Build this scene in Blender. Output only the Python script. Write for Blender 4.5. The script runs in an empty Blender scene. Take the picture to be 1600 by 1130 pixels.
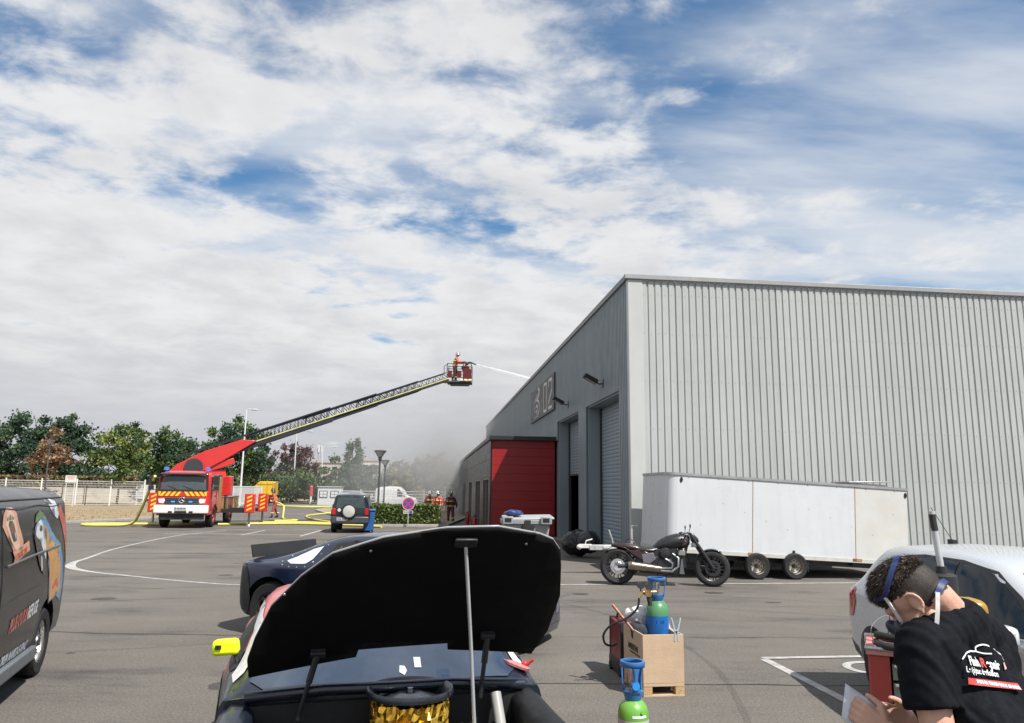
import bpy, bmesh, math, random
from mathutils import Vector, Matrix, Euler, noise
from mathutils.bvhtree import BVHTree
R = math.radians
PI = math.pi
random.seed(7)
scene = bpy.context.scene
col = scene.collection

# ------------------------------------------------------------------ camera
cam_d = bpy.data.cameras.new('camera')
cam = bpy.data.objects.new('camera', cam_d)
col.objects.link(cam)
PITCH, ROLL = math.atan(201 / 1150), R(0.75)
cp, sp = math.cos(PITCH), math.sin(PITCH)
fwv = Vector((0, cp, sp)); r0 = Vector((1, 0, 0)); u0 = Vector((0, -sp, cp))
rv = r0 * math.cos(ROLL) + u0 * math.sin(ROLL)
uv = u0 * math.cos(ROLL) - r0 * math.sin(ROLL)
cam.matrix_world = Matrix(((rv.x, uv.x, -fwv.x, 0), (rv.y, uv.y, -fwv.y, 0), (rv.z, uv.z, -fwv.z, 1.92), (0, 0, 0, 1)))
cam_d.sensor_width = 36
cam_d.lens = 1150 / 1600 * 36
cam_d.clip_start = 0.05
cam_d.clip_end = 6000
scene.camera = cam

# ------------------------------------------------------------------ sun + sky
SUN_H = Vector((0.72, -0.69, 0)).normalized()
SUN_EL = R(54)
sun_dir = SUN_H * math.cos(SUN_EL) + Vector((0, 0, math.sin(SUN_EL)))
sd = bpy.data.lights.new('sun', 'SUN')
sd.energy = 5.0; sd.angle = R(0.53); sd.color = (1.0, 0.955, 0.89)
so = bpy.data.objects.new('sun', sd)
col.objects.link(so)
so.rotation_euler = sun_dir.to_track_quat('Z', 'Y').to_euler()

world = bpy.data.worlds.new('World')
scene.world = world
world.use_nodes = True
wn, wl = world.node_tree.nodes, world.node_tree.links
for n in list(wn): wn.remove(n)
def N(t, **kw):
    n = wn.new(t)
    for k, v in kw.items(): setattr(n, k, v)
    return n
def mth(op, a, b=None, c=None, clamp=False):
    n = N('ShaderNodeMath', operation=op, use_clamp=clamp)
    for i, v in enumerate((a, b, c)):
        if v is None: continue
        if isinstance(v, (int, float)): n.inputs[i].default_value = v
        else: wl.new(v, n.inputs[i])
    return n.outputs[0]
def ramp(src, lo, hi, a=0.0, b=1.0, smooth=True):
    n = N('ShaderNodeMapRange', interpolation_type='SMOOTHSTEP' if smooth else 'LINEAR')
    wl.new(src, n.inputs['Value'])
    for k, v in (('From Min', lo), ('From Max', hi), ('To Min', a), ('To Max', b)): n.inputs[k].default_value = v
    return n.outputs['Result']
def wmix(fac, a, b):
    n = N('ShaderNodeMix', data_type='RGBA')
    if isinstance(fac, (int, float)): n.inputs['Factor'].default_value = fac
    else: wl.new(fac, n.inputs['Factor'])
    for s, v in (('A', a), ('B', b)):
        sock = [i for i in n.inputs if i.name == s and i.type == 'RGBA'][0]
        if isinstance(v, tuple): sock.default_value = v
        else: wl.new(v, sock)
    return [o for o in n.outputs if o.type == 'RGBA'][0]
sky = N('ShaderNodeTexSky', sky_type='NISHITA', sun_disc=False)
sky.sun_elevation = SUN_EL
sky.sun_rotation = math.atan2(SUN_H.x, SUN_H.y)
sky.altitude = 50; sky.air_density = 1.0; sky.dust_density = 0.6; sky.ozone_density = 2.5
hsv = N('ShaderNodeHueSaturation'); hsv.inputs['Hue'].default_value = 0.494; hsv.inputs['Saturation'].default_value = 1.36; hsv.inputs['Value'].default_value = 0.95
wl.new(sky.outputs[0], hsv.inputs['Color'])
tc = N('ShaderNodeTexCoord')
sep = N('ShaderNodeSeparateXYZ'); wl.new(tc.outputs['Generated'], sep.inputs[0])
zz = mth('MAXIMUM', sep.outputs['Z'], 0.0)
zd = mth('ADD', zz, 0.13)
cu = N('ShaderNodeCombineXYZ')
wl.new(mth('DIVIDE', sep.outputs['X'], zd), cu.inputs[0])
wl.new(mth('DIVIDE', sep.outputs['Y'], zd), cu.inputs[1])
def wnoise(scale, detail, rough, loc=(0, 0, 0), sc=(1, 1, 1), rot=0, dist=0.0):
    mp = N('ShaderNodeMapping'); wl.new(cu.outputs[0], mp.inputs['Vector'])
    mp.inputs['Location'].default_value = loc; mp.inputs['Scale'].default_value = sc
    mp.inputs['Rotation'].default_value = (0, 0, rot)
    t = N('ShaderNodeTexNoise'); wl.new(mp.outputs[0], t.inputs['Vector'])
    t.inputs['Scale'].default_value = scale; t.inputs['Detail'].default_value = detail
    t.inputs['Roughness'].default_value = rough; t.inputs['Distortion'].default_value = dist
    return t.outputs['Fac']
big = wnoise(0.9, 3, 0.5, loc=(3.1, 1.7, 0))
mid = wnoise(2.1, 5, 0.55, loc=(1.2, 4.1, 0), dist=0.2)
puff = wnoise(5.2, 9, 0.60, loc=(0.4, 5.2, 0), sc=(0.9, 1.05, 1), dist=0.2)
low = ramp(zz, 0.42, 0.10, 0.0, 1.0)                       # the layer closes up towards the horizon
# the broken sheet lies across the view and gives way to thin cirrus on the sun's side
side = ramp(mth('DIVIDE', sep.outputs['X'], mth('MAXIMUM', mth('ABSOLUTE', sep.outputs['Y']), 0.15)), -0.02, 0.50, 0.0, 1.0)
cov = mth('ADD', mth('ADD', mth('MULTIPLY', puff, 0.42), mth('MULTIPLY', mid, 0.38)), mth('ADD', mth('MULTIPLY', big, 0.20), mth('MULTIPLY', low, 0.15)))
cov = mth('SUBTRACT', cov, mth('MULTIPLY', side, 0.12))
dens = ramp(cov, 0.425, 0.545)
cir = wnoise(1.3, 6, 0.52, loc=(8.3, 2.2, 0), sc=(0.55, 1.5, 1), rot=R(-52), dist=0.2)
cir2 = wnoise(3.4, 5, 0.6, loc=(2.3, 7.2, 0), sc=(0.45, 1.3, 1), rot=R(-48), dist=0.15)
cirm = mth('ADD', 0.08, mth('MULTIPLY', ramp(mth('ADD', mth('MULTIPLY', cir, 0.75), mth('MULTIPLY', cir2, 0.25)), 0.37, 0.62), 0.74))
shade = wnoise(3.0, 7, 0.6, loc=(5.5, 0.3, 0), dist=0.3)
# thick parts of a cloud pass less sunlight than its thin rims
ccol = wmix(ramp(mth('ADD', mth('MULTIPLY', shade, 0.55), mth('MULTIPLY', cov, 0.6)), 0.50, 0.80), (6.2, 6.23, 6.3, 1), (4.8, 4.9, 5.1, 1))
ccol = wmix(ramp(zz, 0.20, 0.02), ccol, (4.1, 4.22, 4.5, 1))
fin = wmix(dens, wmix(cirm, hsv.outputs[0], (5.7, 5.9, 6.2, 1)), ccol)
bg = N('ShaderNodeBackground'); bg.inputs['Strength'].default_value = 0.1
wl.new(fin, bg.inputs['Color'])
wo = N('ShaderNodeOutputWorld'); wl.new(bg.outputs[0], wo.inputs[0])

scene.view_settings.view_transform = 'Standard'
scene.view_settings.look = 'None'
scene.view_settings.exposure = 0.45
scene.view_settings.gamma = 1
scene.view_settings.use_curve_mapping = False
scene.cycles.use_denoising = True
scene.cycles.max_bounces = 6
scene.cycles.transparent_max_bounces = 12
scene.cycles.volume_bounces = 0
scene.cycles.caustics_reflective = False
scene.cycles.caustics_refractive = False

# ------------------------------------------------------------------ materials
MATS = {}
def mat(name, c=(0.5, 0.5, 0.5), rough=0.5, metal=0.0, var=0.10, vs=5.0, bump=0.0, bs=60.0, coat=0.0, spec=0.5, dirt=0.0, dirtc=(0.12, 0.10, 0.08), emit=0.0, trans=0.0, alpha=1.0, coord='Object', rvar=0.12, translucent=0.0, streak=0.0, streakc=(0.2, 0.19, 0.17), ssc=(9, 9, 0.35), objvar=0.0):
    if name in MATS: return MATS[name]
    m = bpy.data.materials.new(name); m.use_nodes = True
    nt = m.node_tree; nd, lk = nt.nodes, nt.links
    b = nd['Principled BSDF']
    tcn = nd.new('ShaderNodeTexCoord')
    def nz(scale, detail=6, rg=0.6):
        t = nd.new('ShaderNodeTexNoise'); t.inputs['Scale'].default_value = scale; t.inputs['Detail'].default_value = detail
        t.inputs['Roughness'].default_value = rg; lk.new(tcn.outputs[coord], t.inputs['Vector']); return t.outputs['Fac']
    def mr(src, a, bb, lo=0.3, hi=0.7):
        n = nd.new('ShaderNodeMapRange'); lk.new(src, n.inputs['Value'])
        n.inputs['From Min'].default_value = lo; n.inputs['From Max'].default_value = hi
        n.inputs['To Min'].default_value = a; n.inputs['To Max'].default_value = bb; return n.outputs['Result']
    n1 = nz(vs)
    mx = nd.new('ShaderNodeMix'); mx.data_type = 'RGBA'; mx.blend_type = 'MULTIPLY'; mx.inputs['Factor'].default_value = 1
    mx.inputs[6].default_value = (*c, 1)
    cmb = nd.new('ShaderNodeCombineColor')
    v = mr(n1, 1 - var, 1 + var)
    for i in range(3): lk.new(v, cmb.inputs[i])
    lk.new(cmb.outputs[0], mx.inputs[7])
    outc = mx.outputs[2]
    if dirt > 0:
        d2 = nd.new('ShaderNodeMix'); d2.data_type = 'RGBA'
        lk.new(mr(nz(vs * 0.7, 9, 0.7), 0, dirt, 0.45, 0.75), d2.inputs[0])
        lk.new(outc, d2.inputs[6]); d2.inputs[7].default_value = (*dirtc, 1); outc = d2.outputs[2]
    if streak > 0:                                                # rain streaks and grime running down
        mp = nd.new('ShaderNodeMapping'); mp.inputs['Scale'].default_value = ssc; lk.new(tcn.outputs[coord], mp.inputs[0])
        t = nd.new('ShaderNodeTexNoise'); t.inputs['Scale'].default_value = 1.0; t.inputs['Detail'].default_value = 6; t.inputs['Roughness'].default_value = 0.7; lk.new(mp.outputs[0], t.inputs['Vector'])
        d3 = nd.new('ShaderNodeMix'); d3.data_type = 'RGBA'; lk.new(mr(t.outputs['Fac'], 0, streak, 0.48, 0.80), d3.inputs[0])
        lk.new(outc, d3.inputs[6]); d3.inputs[7].default_value = (*streakc, 1); outc = d3.outputs[2]
    if objvar > 0:
        oi = nd.new('ShaderNodeObjectInfo'); c2 = nd.new('ShaderNodeCombineColor'); q = mr(oi.outputs['Random'], 1 - objvar, 1 + objvar, 0, 1)
        for i in range(3): lk.new(q, c2.inputs[i])
        d4 = nd.new('ShaderNodeMix'); d4.data_type = 'RGBA'; d4.blend_type = 'MULTIPLY'; d4.inputs[0].default_value = 1; lk.new(outc, d4.inputs[6]); lk.new(c2.outputs[0], d4.inputs[7]); outc = d4.outputs[2]
    lk.new(outc, b.inputs['Base Color'])
    b.inputs['Metallic'].default_value = metal
    lk.new(mr(nz(vs * 2.3), max(0.02, rough - rvar), min(1, rough + rvar)), b.inputs['Roughness'])
    b.inputs['Specular IOR Level'].default_value = spec
    b.inputs['Coat Weight'].default_value = coat; b.inputs['Coat Roughness'].default_value = 0.06
    b.inputs['Transmission Weight'].default_value = trans
    b.inputs['Alpha'].default_value = alpha
    if emit > 0:
        b.inputs['Emission Color'].default_value = (*c, 1); b.inputs['Emission Strength'].default_value = emit
    if bump > 0:
        bp = nd.new('ShaderNodeBump'); bp.inputs['Strength'].default_value = bump; bp.inputs['Distance'].default_value = 0.02
        lk.new(nz(bs, 8, 0.65), bp.inputs['Height']); lk.new(bp.outputs[0], b.inputs['Normal'])
    if translucent > 0:
        tl = nd.new('ShaderNodeBsdfTranslucent'); lk.new(outc, tl.inputs['Color'])
        ms = nd.new('ShaderNodeMixShader'); ms.inputs[0].default_value = translucent
        lk.new(b.outputs[0], ms.inputs[1]); lk.new(tl.outputs[0], ms.inputs[2])
        lk.new(ms.outputs[0], nd['Material Output'].inputs['Surface'])
    MATS[name] = m
    return m

# ------------------------------------------------------------------ mesh helpers
def rot_to(d):
    return Vector(d).to_track_quat('Z', 'Y').to_matrix().to_4x4()
class MB:
    def __init__(s): s.v = []; s.f = []; s.m = []
    def add(s, vs, fs, mi=0, M=None):
        o = len(s.v)
        s.v += [tuple(M @ Vector(p)) if M else tuple(p) for p in vs]
        for f in fs: s.f.append(tuple(i + o for i in f)); s.m.append(mi)
        return s
    def box(s, c, d, rot=None, mi=0, top=None, M=None):
        x, y, z = d[0] / 2, d[1] / 2, d[2] / 2
        tx, ty = (x, y) if top is None else (top[0] / 2, top[1] / 2)
        vs = [(-x, -y, -z), (x, -y, -z), (x, y, -z), (-x, y, -z), (-tx, -ty, z), (tx, -ty, z), (tx, ty, z), (-tx, ty, z)]
        T = Matrix.Translation(c)
        if rot: T = T @ Euler(rot).to_matrix().to_4x4()
        if M: T = M @ T
        return s.add(vs, [(3, 2, 1, 0), (4, 5, 6, 7), (0, 1, 5, 4), (1, 2, 6, 5), (2, 3, 7, 6), (3, 0, 4, 7)], mi, T)
    def prism(s, poly, plane, d0, d1, mi=0, M=None):
        n = len(poly)
        def P(a, b, d): return {'xz': (a, d, b), 'xy': (a, b, d), 'yz': (d, a, b)}[plane]
        vs = [P(a, b, d0) for a, b in poly] + [P(a, b, d1) for a, b in poly]
        fs = [tuple(range(n)), tuple(range(2 * n - 1, n - 1, -1))] + [(i, i + n, (i + 1) % n + n, (i + 1) % n) for i in range(n)]
        return s.add(vs, fs, mi, M)
    def lathe(s, prof, n=20, M=None, mi=0, caps=True):
        vs = []; fs = []; k = len(prof)
        for i in range(n):
            a = 2 * PI * i / n
            for r, z in prof: vs.append((r * math.cos(a), r * math.sin(a), z))
        for i in range(n):
            j = (i + 1) % n
            for q in range(k - 1): fs.append((i * k + q, j * k + q, j * k + q + 1, i * k + q + 1))
        if caps:
            if prof[0][0] > 1e-5: fs.append(tuple(i * k for i in range(n))[::-1])
            if prof[-1][0] > 1e-5: fs.append(tuple(i * k + k - 1 for i in range(n)))
        return s.add(vs, fs, mi, M)
    def cyl(s, p0, p1, r0, r1=None, n=12, mi=0, caps=True):
        p0 = Vector(p0); d = Vector(p1) - p0
        return s.lathe([(r0, 0), (r0 if r1 is None else r1, d.length)], n, Matrix.Translation(p0) @ rot_to(d), mi, caps)
    def tube(s, pts, r, n=8, mi=0, closed=False):
        pts = [Vector(p) for p in pts]; k = len(pts); vs = []; fs = []
        prev = None
        for i, p in enumerate(pts):
            a = pts[(i - 1) % k] if (i > 0 or closed) else p
            b = pts[(i + 1) % k] if (i < k - 1 or closed) else p
            t = (b - a).normalized()
            if prev is None: q = t.to_track_quat('Z', 'Y'); prev = q @ Vector((1, 0, 0))
            x = prev - t * prev.dot(t)
            if x.length < 1e-6: x = t.orthogonal()
            x.normalize(); y = t.cross(x); prev = x
            rr = r[i] if isinstance(r, (list, tuple)) else r
            for j in range(n):
                an = 2 * PI * j / n
                vs.append(p + x * (rr * math.cos(an)) + y * (rr * math.sin(an)))
        for i in range(k if closed else k - 1):
            i2 = (i + 1) % k
            for j in range(n): fs.append((i * n + j, i * n + (j + 1) % n, i2 * n + (j + 1) % n, i2 * n + j))
        if not closed: fs += [tuple(range(n))[::-1], tuple(range((k - 1) * n, k * n))]
        return s.add(vs, fs, mi)
    def ell(s, c, r, nu=14, nv=9, mi=0, M=None):
        prof = [(max(1e-4, math.cos(a)), math.sin(a)) for a in [(-0.5 + q / nv) * PI for q in range(nv + 1)]]
        T = Matrix.Translation(c) @ Matrix.Diagonal((r[0], r[1], r[2], 1)) if M is None else Matrix.Translation(c) @ M @ Matrix.Diagonal((r[0], r[1], r[2], 1))
        return s.lathe(prof, nu, T, mi, True)
    def grid(s, fn, nu, nv, mi=0):
        vs = [fn(i / nu, j / nv) for i in range(nu + 1) for j in range(nv + 1)]
        fs = [(i * (nv + 1) + j, (i + 1) * (nv + 1) + j, (i + 1) * (nv + 1) + j + 1, i * (nv + 1) + j + 1) for i in range(nu) for j in range(nv)]
        return s.add(vs, fs, mi)
    def mesh(s, name, mats):
        me = bpy.data.meshes.new(name)
        me.from_pydata(s.v, [], s.f)
        for m in (mats if isinstance(mats, (list, tuple)) else [mats]): me.materials.append(m)
        if len(me.materials) > 1: me.polygons.foreach_set('material_index', s.m)
        me.update()
        return me
    def build(s, name, mats, parent=None, smooth=None, bevel=0, fix=True, seg=2):
        me = s.mesh(name, mats)
        if fix:
            bm = bmesh.new(); bm.from_mesh(me); bmesh.ops.recalc_face_normals(bm, faces=bm.faces); bm.to_mesh(me); bm.free()
        if smooth is not None:
            me.shade_smooth(); me.set_sharp_from_angle(angle=R(smooth))
        return link(name, me, parent, bevel, seg)
def link(name, me, parent=None, bevel=0, seg=2):
    o = bpy.data.objects.new(name, me); col.objects.link(o)
    if parent: o.parent = parent
    if bevel:
        b = o.modifiers.new('bevel', 'BEVEL'); b.width = bevel; b.segments = seg; b.limit_method = 'ANGLE'; b.angle_limit = R(35)
        b.harden_normals = False
        if not me.polygons[0].use_smooth: me.shade_smooth(); me.set_sharp_from_angle(angle=R(50))
    return o
def tag(o, label, cat=None, group=None, kind=None):
    if label: o['label'] = label
    if cat: o['category'] = cat
    if group: o['group'] = group
    if kind: o['kind'] = kind
    return o
def thing(name, label, cat, loc=(0, 0, 0), rz=0.0, group=None):
    o = bpy.data.objects.new(name, None); col.objects.link(o)
    o.empty_display_size = 0.2
    o.location = loc; o.rotation_euler = (0, 0, rz)
    return tag(o, label, cat, group)
def copy_tree(o, parent=None):
    c = o.copy(); col.objects.link(c); c.parent = parent
    for ch in list(o.children): copy_tree(ch, c)
    return c
def flat_mesh(polys, fn, step, name, m, faces=None):
    """polys: 2D outlines (or verts with faces) cut by a grid, then mapped onto a surface by fn(a, b)"""
    bm = bmesh.new()
    if faces is None:
        for poly in polys: bm.faces.new([bm.verts.new((a, b, 0)) for a, b in poly])
    else:
        vv = [bm.verts.new((a, b, 0)) for a, b in polys]
        for f in faces:
            try: bm.faces.new([vv[i] for i in f])
            except ValueError: pass
    if step:
        for ax in (0, 1):
            lo = min(v.co[ax] for v in bm.verts); hi = max(v.co[ax] for v in bm.verts)
            k = math.floor(lo / step) + 1
            while k * step < hi:
                co = [0, 0, 0]; no = [0, 0, 0]; co[ax] = k * step; no[ax] = 1
                bmesh.ops.bisect_plane(bm, geom=bm.verts[:] + bm.edges[:] + bm.faces[:], plane_co=co, plane_no=no)
                k += 1
    bmesh.ops.triangulate(bm, faces=[f for f in bm.faces if len(f.verts) > 4])
    for v in bm.verts: v.co = Vector(fn(v.co.x, v.co.y))
    me = bpy.data.meshes.new(name); bm.to_mesh(me); bm.free()
    me.materials.append(m)
    return me
def text_mesh(txt, size, fn, name, m, step=0.0, ax='LEFT', shear=0.0, sx=1.0, bold=0.0):
    cu_ = bpy.data.curves.new('t', 'FONT'); cu_.body = txt; cu_.size = size; cu_.align_x = ax; cu_.shear = shear; cu_.offset = bold
    ob = bpy.data.objects.new('t', cu_); col.objects.link(ob)
    dg = bpy.context.evaluated_depsgraph_get(); me0 = ob.evaluated_get(dg).to_mesh()
    vs = [(v.co.x * sx, v.co.y) for v in me0.vertices]; fs = [tuple(p.vertices) for p in me0.polygons if all(abs(me0.vertices[i].co.y) < 2 * size and abs(me0.vertices[i].co.x) < size * len(txt) for i in p.vertices)]
    keep = sorted({i for f in fs for i in f}); idx = {i: k for k, i in enumerate(keep)}; vs = [vs[i] for i in keep]; fs = [tuple(idx[i] for i in f) for f in fs]
    ob.evaluated_get(dg).to_mesh_clear(); bpy.data.objects.remove(ob); bpy.data.curves.remove(cu_)
    return flat_mesh(vs, fn, step, name, m, fs)
def apply_mods(o):
    dg = bpy.context.evaluated_depsgraph_get()
    me = bpy.data.meshes.new_from_object(o.evaluated_get(dg))
    o.modifiers.clear(); o.data = me
    return o
def remesh(mb, name, mats, voxel, smooth_it=4, parent=None, segs=None, disp=None):
    """one continuous skin over overlapping shapes; segs = [(p0, p1, radius, material index)] picks the material"""
    me = mb.mesh(name, mats)
    o = bpy.data.objects.new(name, me); col.objects.link(o)
    md = o.modifiers.new('r', 'REMESH'); md.mode = 'VOXEL'; md.voxel_size = voxel; md.use_smooth_shade = True
    sm = o.modifiers.new('s', 'SMOOTH'); sm.factor = 0.5; sm.iterations = smooth_it
    apply_mods(o); me = o.data
    me.materials.clear()
    for m in (mats if isinstance(mats, (list, tuple)) else [mats]): me.materials.append(m)
    if disp:
        for v, nn in zip(me.vertices, [n.vector.copy() for n in me.vertex_normals]): v.co += nn * disp(v.co)
    if segs:
        ss = [(Vector(a), Vector(b), r, mi) for a, b, r, mi in segs]
        for p in me.polygons:
            c = p.center; best = 1e9; bi = 0
            for a, b, r, mi in ss:
                ab = b - a; t = max(0, min(1, (c - a).dot(ab) / max(1e-9, ab.length_squared)))
                d = (c - a - ab * t).length - r
                if d < best: best = d; bi = mi
            p.material_index = bi
    me.shade_smooth()
    if parent: o.parent = parent
    return o
def catmull(pts, k):
    pts = [Vector(p) for p in pts]; out = []
    for i in range(len(pts) - 1):
        p0 = pts[max(0, i - 1)]; p1 = pts[i]; p2 = pts[i + 1]; p3 = pts[min(len(pts) - 1, i + 2)]
        for j in range(k):
            t = j / k
            out.append(0.5 * ((2 * p1) + (p2 - p0) * t + (2 * p0 - 5 * p1 + 4 * p2 - p3) * t * t + (3 * p1 - p0 - 3 * p2 + p3) * t ** 3))
    return out + [pts[-1]]
def lerp(a, b, t): return a + (b - a) * t
RX90 = Matrix.Rotation(R(90), 4, 'X')
# ------------------------------------------------------------------ ground
def asphalt_material():
    m = bpy.data.materials.new('asphalt'); m.use_nodes = True
    nd, lk = m.node_tree.nodes, m.node_tree.links
    b = nd['Principled BSDF']; t = nd.new('ShaderNodeTexCoord')
    def nz(s, d=6, r=0.6, sc=None):
        n = nd.new('ShaderNodeTexNoise'); n.inputs['Scale'].default_value = s; n.inputs['Detail'].default_value = d; n.inputs['Roughness'].default_value = r
        if sc:
            mp = nd.new('ShaderNodeMapping'); mp.inputs['Scale'].default_value = sc; lk.new(t.outputs['Object'], mp.inputs[0]); lk.new(mp.outputs[0], n.inputs['Vector'])
        else: lk.new(t.outputs['Object'], n.inputs['Vector'])
        return n.outputs['Fac']
    def cr(src, stops):
        n = nd.new('ShaderNodeValToRGB'); lk.new(src, n.inputs[0]); e = n.color_ramp.elements
        e[0].position, e[0].color = stops[0][0], (*stops[0][1], 1); e[1].position, e[1].color = stops[-1][0], (*stops[-1][1], 1)
        for p, c in stops[1:-1]: x = e.new(p); x.color = (*c, 1)
        return n.outputs[0]
    def mul(a, c, f=1.0):
        n = nd.new('ShaderNodeMix'); n.data_type = 'RGBA'; n.blend_type = 'MULTIPLY'; n.inputs[0].default_value = f
        lk.new(a, n.inputs[6]); lk.new(c, n.inputs[7]); return n.outputs[2]
    base = cr(nz(0.16, 5), [(0.3, (0.112, 0.103, 0.092)), (0.7, (0.152, 0.141, 0.126))])
    grain = cr(nz(150, 3, 0.85), [(0.3, (0.35, 0.35, 0.36)), (0.5, (0.95, 0.95, 0.95)), (0.70, (1.75, 1.72, 1.66))])
    agg = cr(nz(42, 4, 0.9), [(0.32, (0.45, 0.45, 0.45)), (0.5, (1.0, 1.0, 1.0)), (0.68, (1.6, 1.58, 1.55))])
    stain = cr(nz(0.9, 8, 0.70, (0.35, 1, 1)), [(0.32, (0.52, 0.52, 0.54)), (0.47, (0.97, 0.97, 0.97)), (0.72, (1.18, 1.16, 1.12))])
    spots = cr(nz(3.1, 3, 0.5), [(0.16, (0.45, 0.45, 0.45)), (0.25, (1, 1, 1)), (0.9, (1, 1, 1))])
    lk.new(mul(mul(mul(mul(base, grain), agg), stain), spots), b.inputs['Base Color'])
    b.inputs['Roughness'].default_value = 0.88; b.inputs['Specular IOR Level'].default_value = 0.3
    bp = nd.new('ShaderNodeBump'); bp.inputs['Strength'].default_value = 0.55; bp.inputs['Distance'].default_value = 0.006
    lk.new(nz(120, 4, 0.8), bp.inputs['Height']); lk.new(bp.outputs[0], b.inputs['Normal'])
    return m
g = MB(); S = 2600
g.add([(-S, -S, 0), (S, -S, 0), (S, S, 0), (-S, S, 0)], [(0, 1, 2, 3)])
tag(g.build('ground', asphalt_material()), None, kind='structure')

M_white_line = mat('line_paint', (0.42, 0.415, 0.40), 0.75, var=0.25, vs=7, dirt=0.9, dirtc=(0.15, 0.145, 0.135), bump=0.3, bs=150)
def strip(name, pts, w, m, z=0.005, label=None):
    pts = [Vector((p[0], p[1], 0)) for p in pts]; mb = MB(); vs = []
    ws = w if isinstance(w, (list, tuple)) else [w] * len(pts)
    for i, p in enumerate(pts):
        t = (pts[min(i + 1, len(pts) - 1)] - pts[max(i - 1, 0)]).normalized(); n_ = Vector((-t.y, t.x, 0))
        vs += [p + n_ * ws[i] / 2 + Vector((0, 0, z)), p - n_ * ws[i] / 2 + Vector((0, 0, z))]
    mb.add(vs, [(2 * i, 2 * i + 1, 2 * i + 3, 2 * i + 2) for i in range(len(pts) - 1)])
    return tag(mb.build(name, m, fix=False), label, kind='structure')
# the long line bending round the left end of the bay, seen across the whole yard
loop = catmull([(-12.5, 33.3), (-13.0, 30.5), (-12.7, 27.0), (-12.0, 23.0), (-11.2, 20.2), (-10.75, 18.7), (-9.95, 17.5), (-8.4, 16.5), (-5.24, 15.1), (-2.0, 15.35), (1.06, 15.82), (4.3, 16.3), (7.7, 16.84), (14, 17.8)], 8)
strip('painted_line', [(p.x, p.y) for p in loop], [0.095 + (0.13 * math.exp(-((i - 44) / 7.0) ** 2)) for i in range(len(loop))], M_white_line)
for a, b in (((-10.8, 30.4), (-10.96, 33.8)), ((-8.35, 30.1), (-8.63, 34.9)), ((-13.2, 33.9), (-4.5, 35.2)), ((-14.0, 30.6), (-7.0, 31.2))):
    strip('painted_line', [a, b], 0.13, M_white_line, 0.006 if a[1] < 31 and a[0] < -13 else 0.005)
# disabled bay beside the white car
strip('painted_line', [(3.01, 9.12), (3.24, 7.0), (3.5, 4.4), (3.7, 2.6)], 0.11, M_white_line)
strip('painted_line', [(3.0, 9.15), (4.3, 9.32), (6.5, 9.62)], 0.10, M_white_line, 0.009)
pict = MB()
def ring(mb, c, ro, ri, z, a0=0, a1=2 * PI, n=28, ey=1.0):
    vs = []
    for i in range(n + 1):
        a = a0 + (a1 - a0) * i / n
        vs += [(c[0] + ro * math.cos(a), c[1] + ro * ey * math.sin(a), z), (c[0] + ri * math.cos(a), c[1] + ri * ey * math.sin(a), z)]
    mb.add(vs, [(2 * i, 2 * i + 1, 2 * i + 3, 2 * i + 2) for i in range(n)])
ring(pict, (4.12, 8.72), 0.34, 0.25, 0.006, R(40), R(330))
pict.box((4.45, 8.95, 0.006), (0.42, 0.09, 0.0005), (0, 0, 0.5)); pict.box((4.62, 8.72, 0.0065), (0.09, 0.40, 0.0005), (0, 0, 0.3))
tag(pict.build('painted_wheelchair_symbol', M_white_line, fix=False), None, kind='structure')
M_tar = mat('tar', (0.035, 0.034, 0.033), 0.7, var=0.2, vs=12, bump=0.3, bs=80)
def crack(a, b, w, seed):
    rnd = random.Random(seed); n = int((Vector(b) - Vector(a)).length / 0.16); pts = []; ws = []
    for i in range(n + 1):
        t = i / n; x, y = lerp(a[0], b[0], t), lerp(a[1], b[1], t)
        k = noise.noise((x * 0.9, y * 0.9 + seed, 0)) * 0.09 + noise.noise((x * 5, seed, 0)) * 0.025
        pts.append((x, y + k)); ws.append(max(0.003, w * (0.45 + 1.1 * abs(noise.noise((x * 1.7, seed + 3, 0.5))) + rnd.uniform(-.15, .15))))
    strip('tar_crack', pts, ws, M_tar, 0.0045)
crack((-12, 10.25), (-2.5, 10.1), 0.030, 1); crack((-2.5, 10.1), (9, 10.7), 0.014, 2); crack((-1, 7.85), (9, 8.1), 0.026, 3)
crack((-7, 19.2), (-4.2, 20.3), 0.10, 4); crack((-14, 21), (-6, 22.4), 0.05, 5); crack((0.6, 12.9), (8, 13.5), 0.012, 6)

# tyre marks and oil stains worn into the surface
M_mark = mat('tyre_mark', (0.045, 0.043, 0.041), 0.8, var=0.3, vs=3, alpha=0.13); M_oil = mat('oil_stain', (0.03, 0.029, 0.028), 0.45, var=0.3, vs=6, alpha=0.42)
for k, (pts_, w_) in enumerate((([(-7.5, 12.6), (-4.5, 13.6), (-1.0, 13.9), (2.6, 13.2), (6.5, 11.8)], 0.17), ([(-7.4, 14.2), (-4.4, 15.2), (-1.0, 15.5), (2.8, 14.8), (7.0, 13.3)], 0.16), ([(-6.8, 8.6), (-3.6, 9.6), (-0.2, 12.0), (1.2, 14.6)], 0.15), ([(-13, 26), (-8, 25.2), (-3, 22.8), (0.5, 21.2)], 0.2), ([(2.0, 6.4), (2.3, 8.8), (1.9, 11.4), (0.4, 14.2)], 0.15))):
    q = catmull([(a, b_, 0) for a, b_ in pts_], 9); strip('tyre_mark', [(p.x, p.y) for p in q], [w_ * (0.35 + 0.9 * abs(noise.noise((p.x * .6, p.y * .6, k)))) for p in q], M_mark, 0.0022 + 0.0003 * k)
rs_ = random.Random(21)
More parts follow.
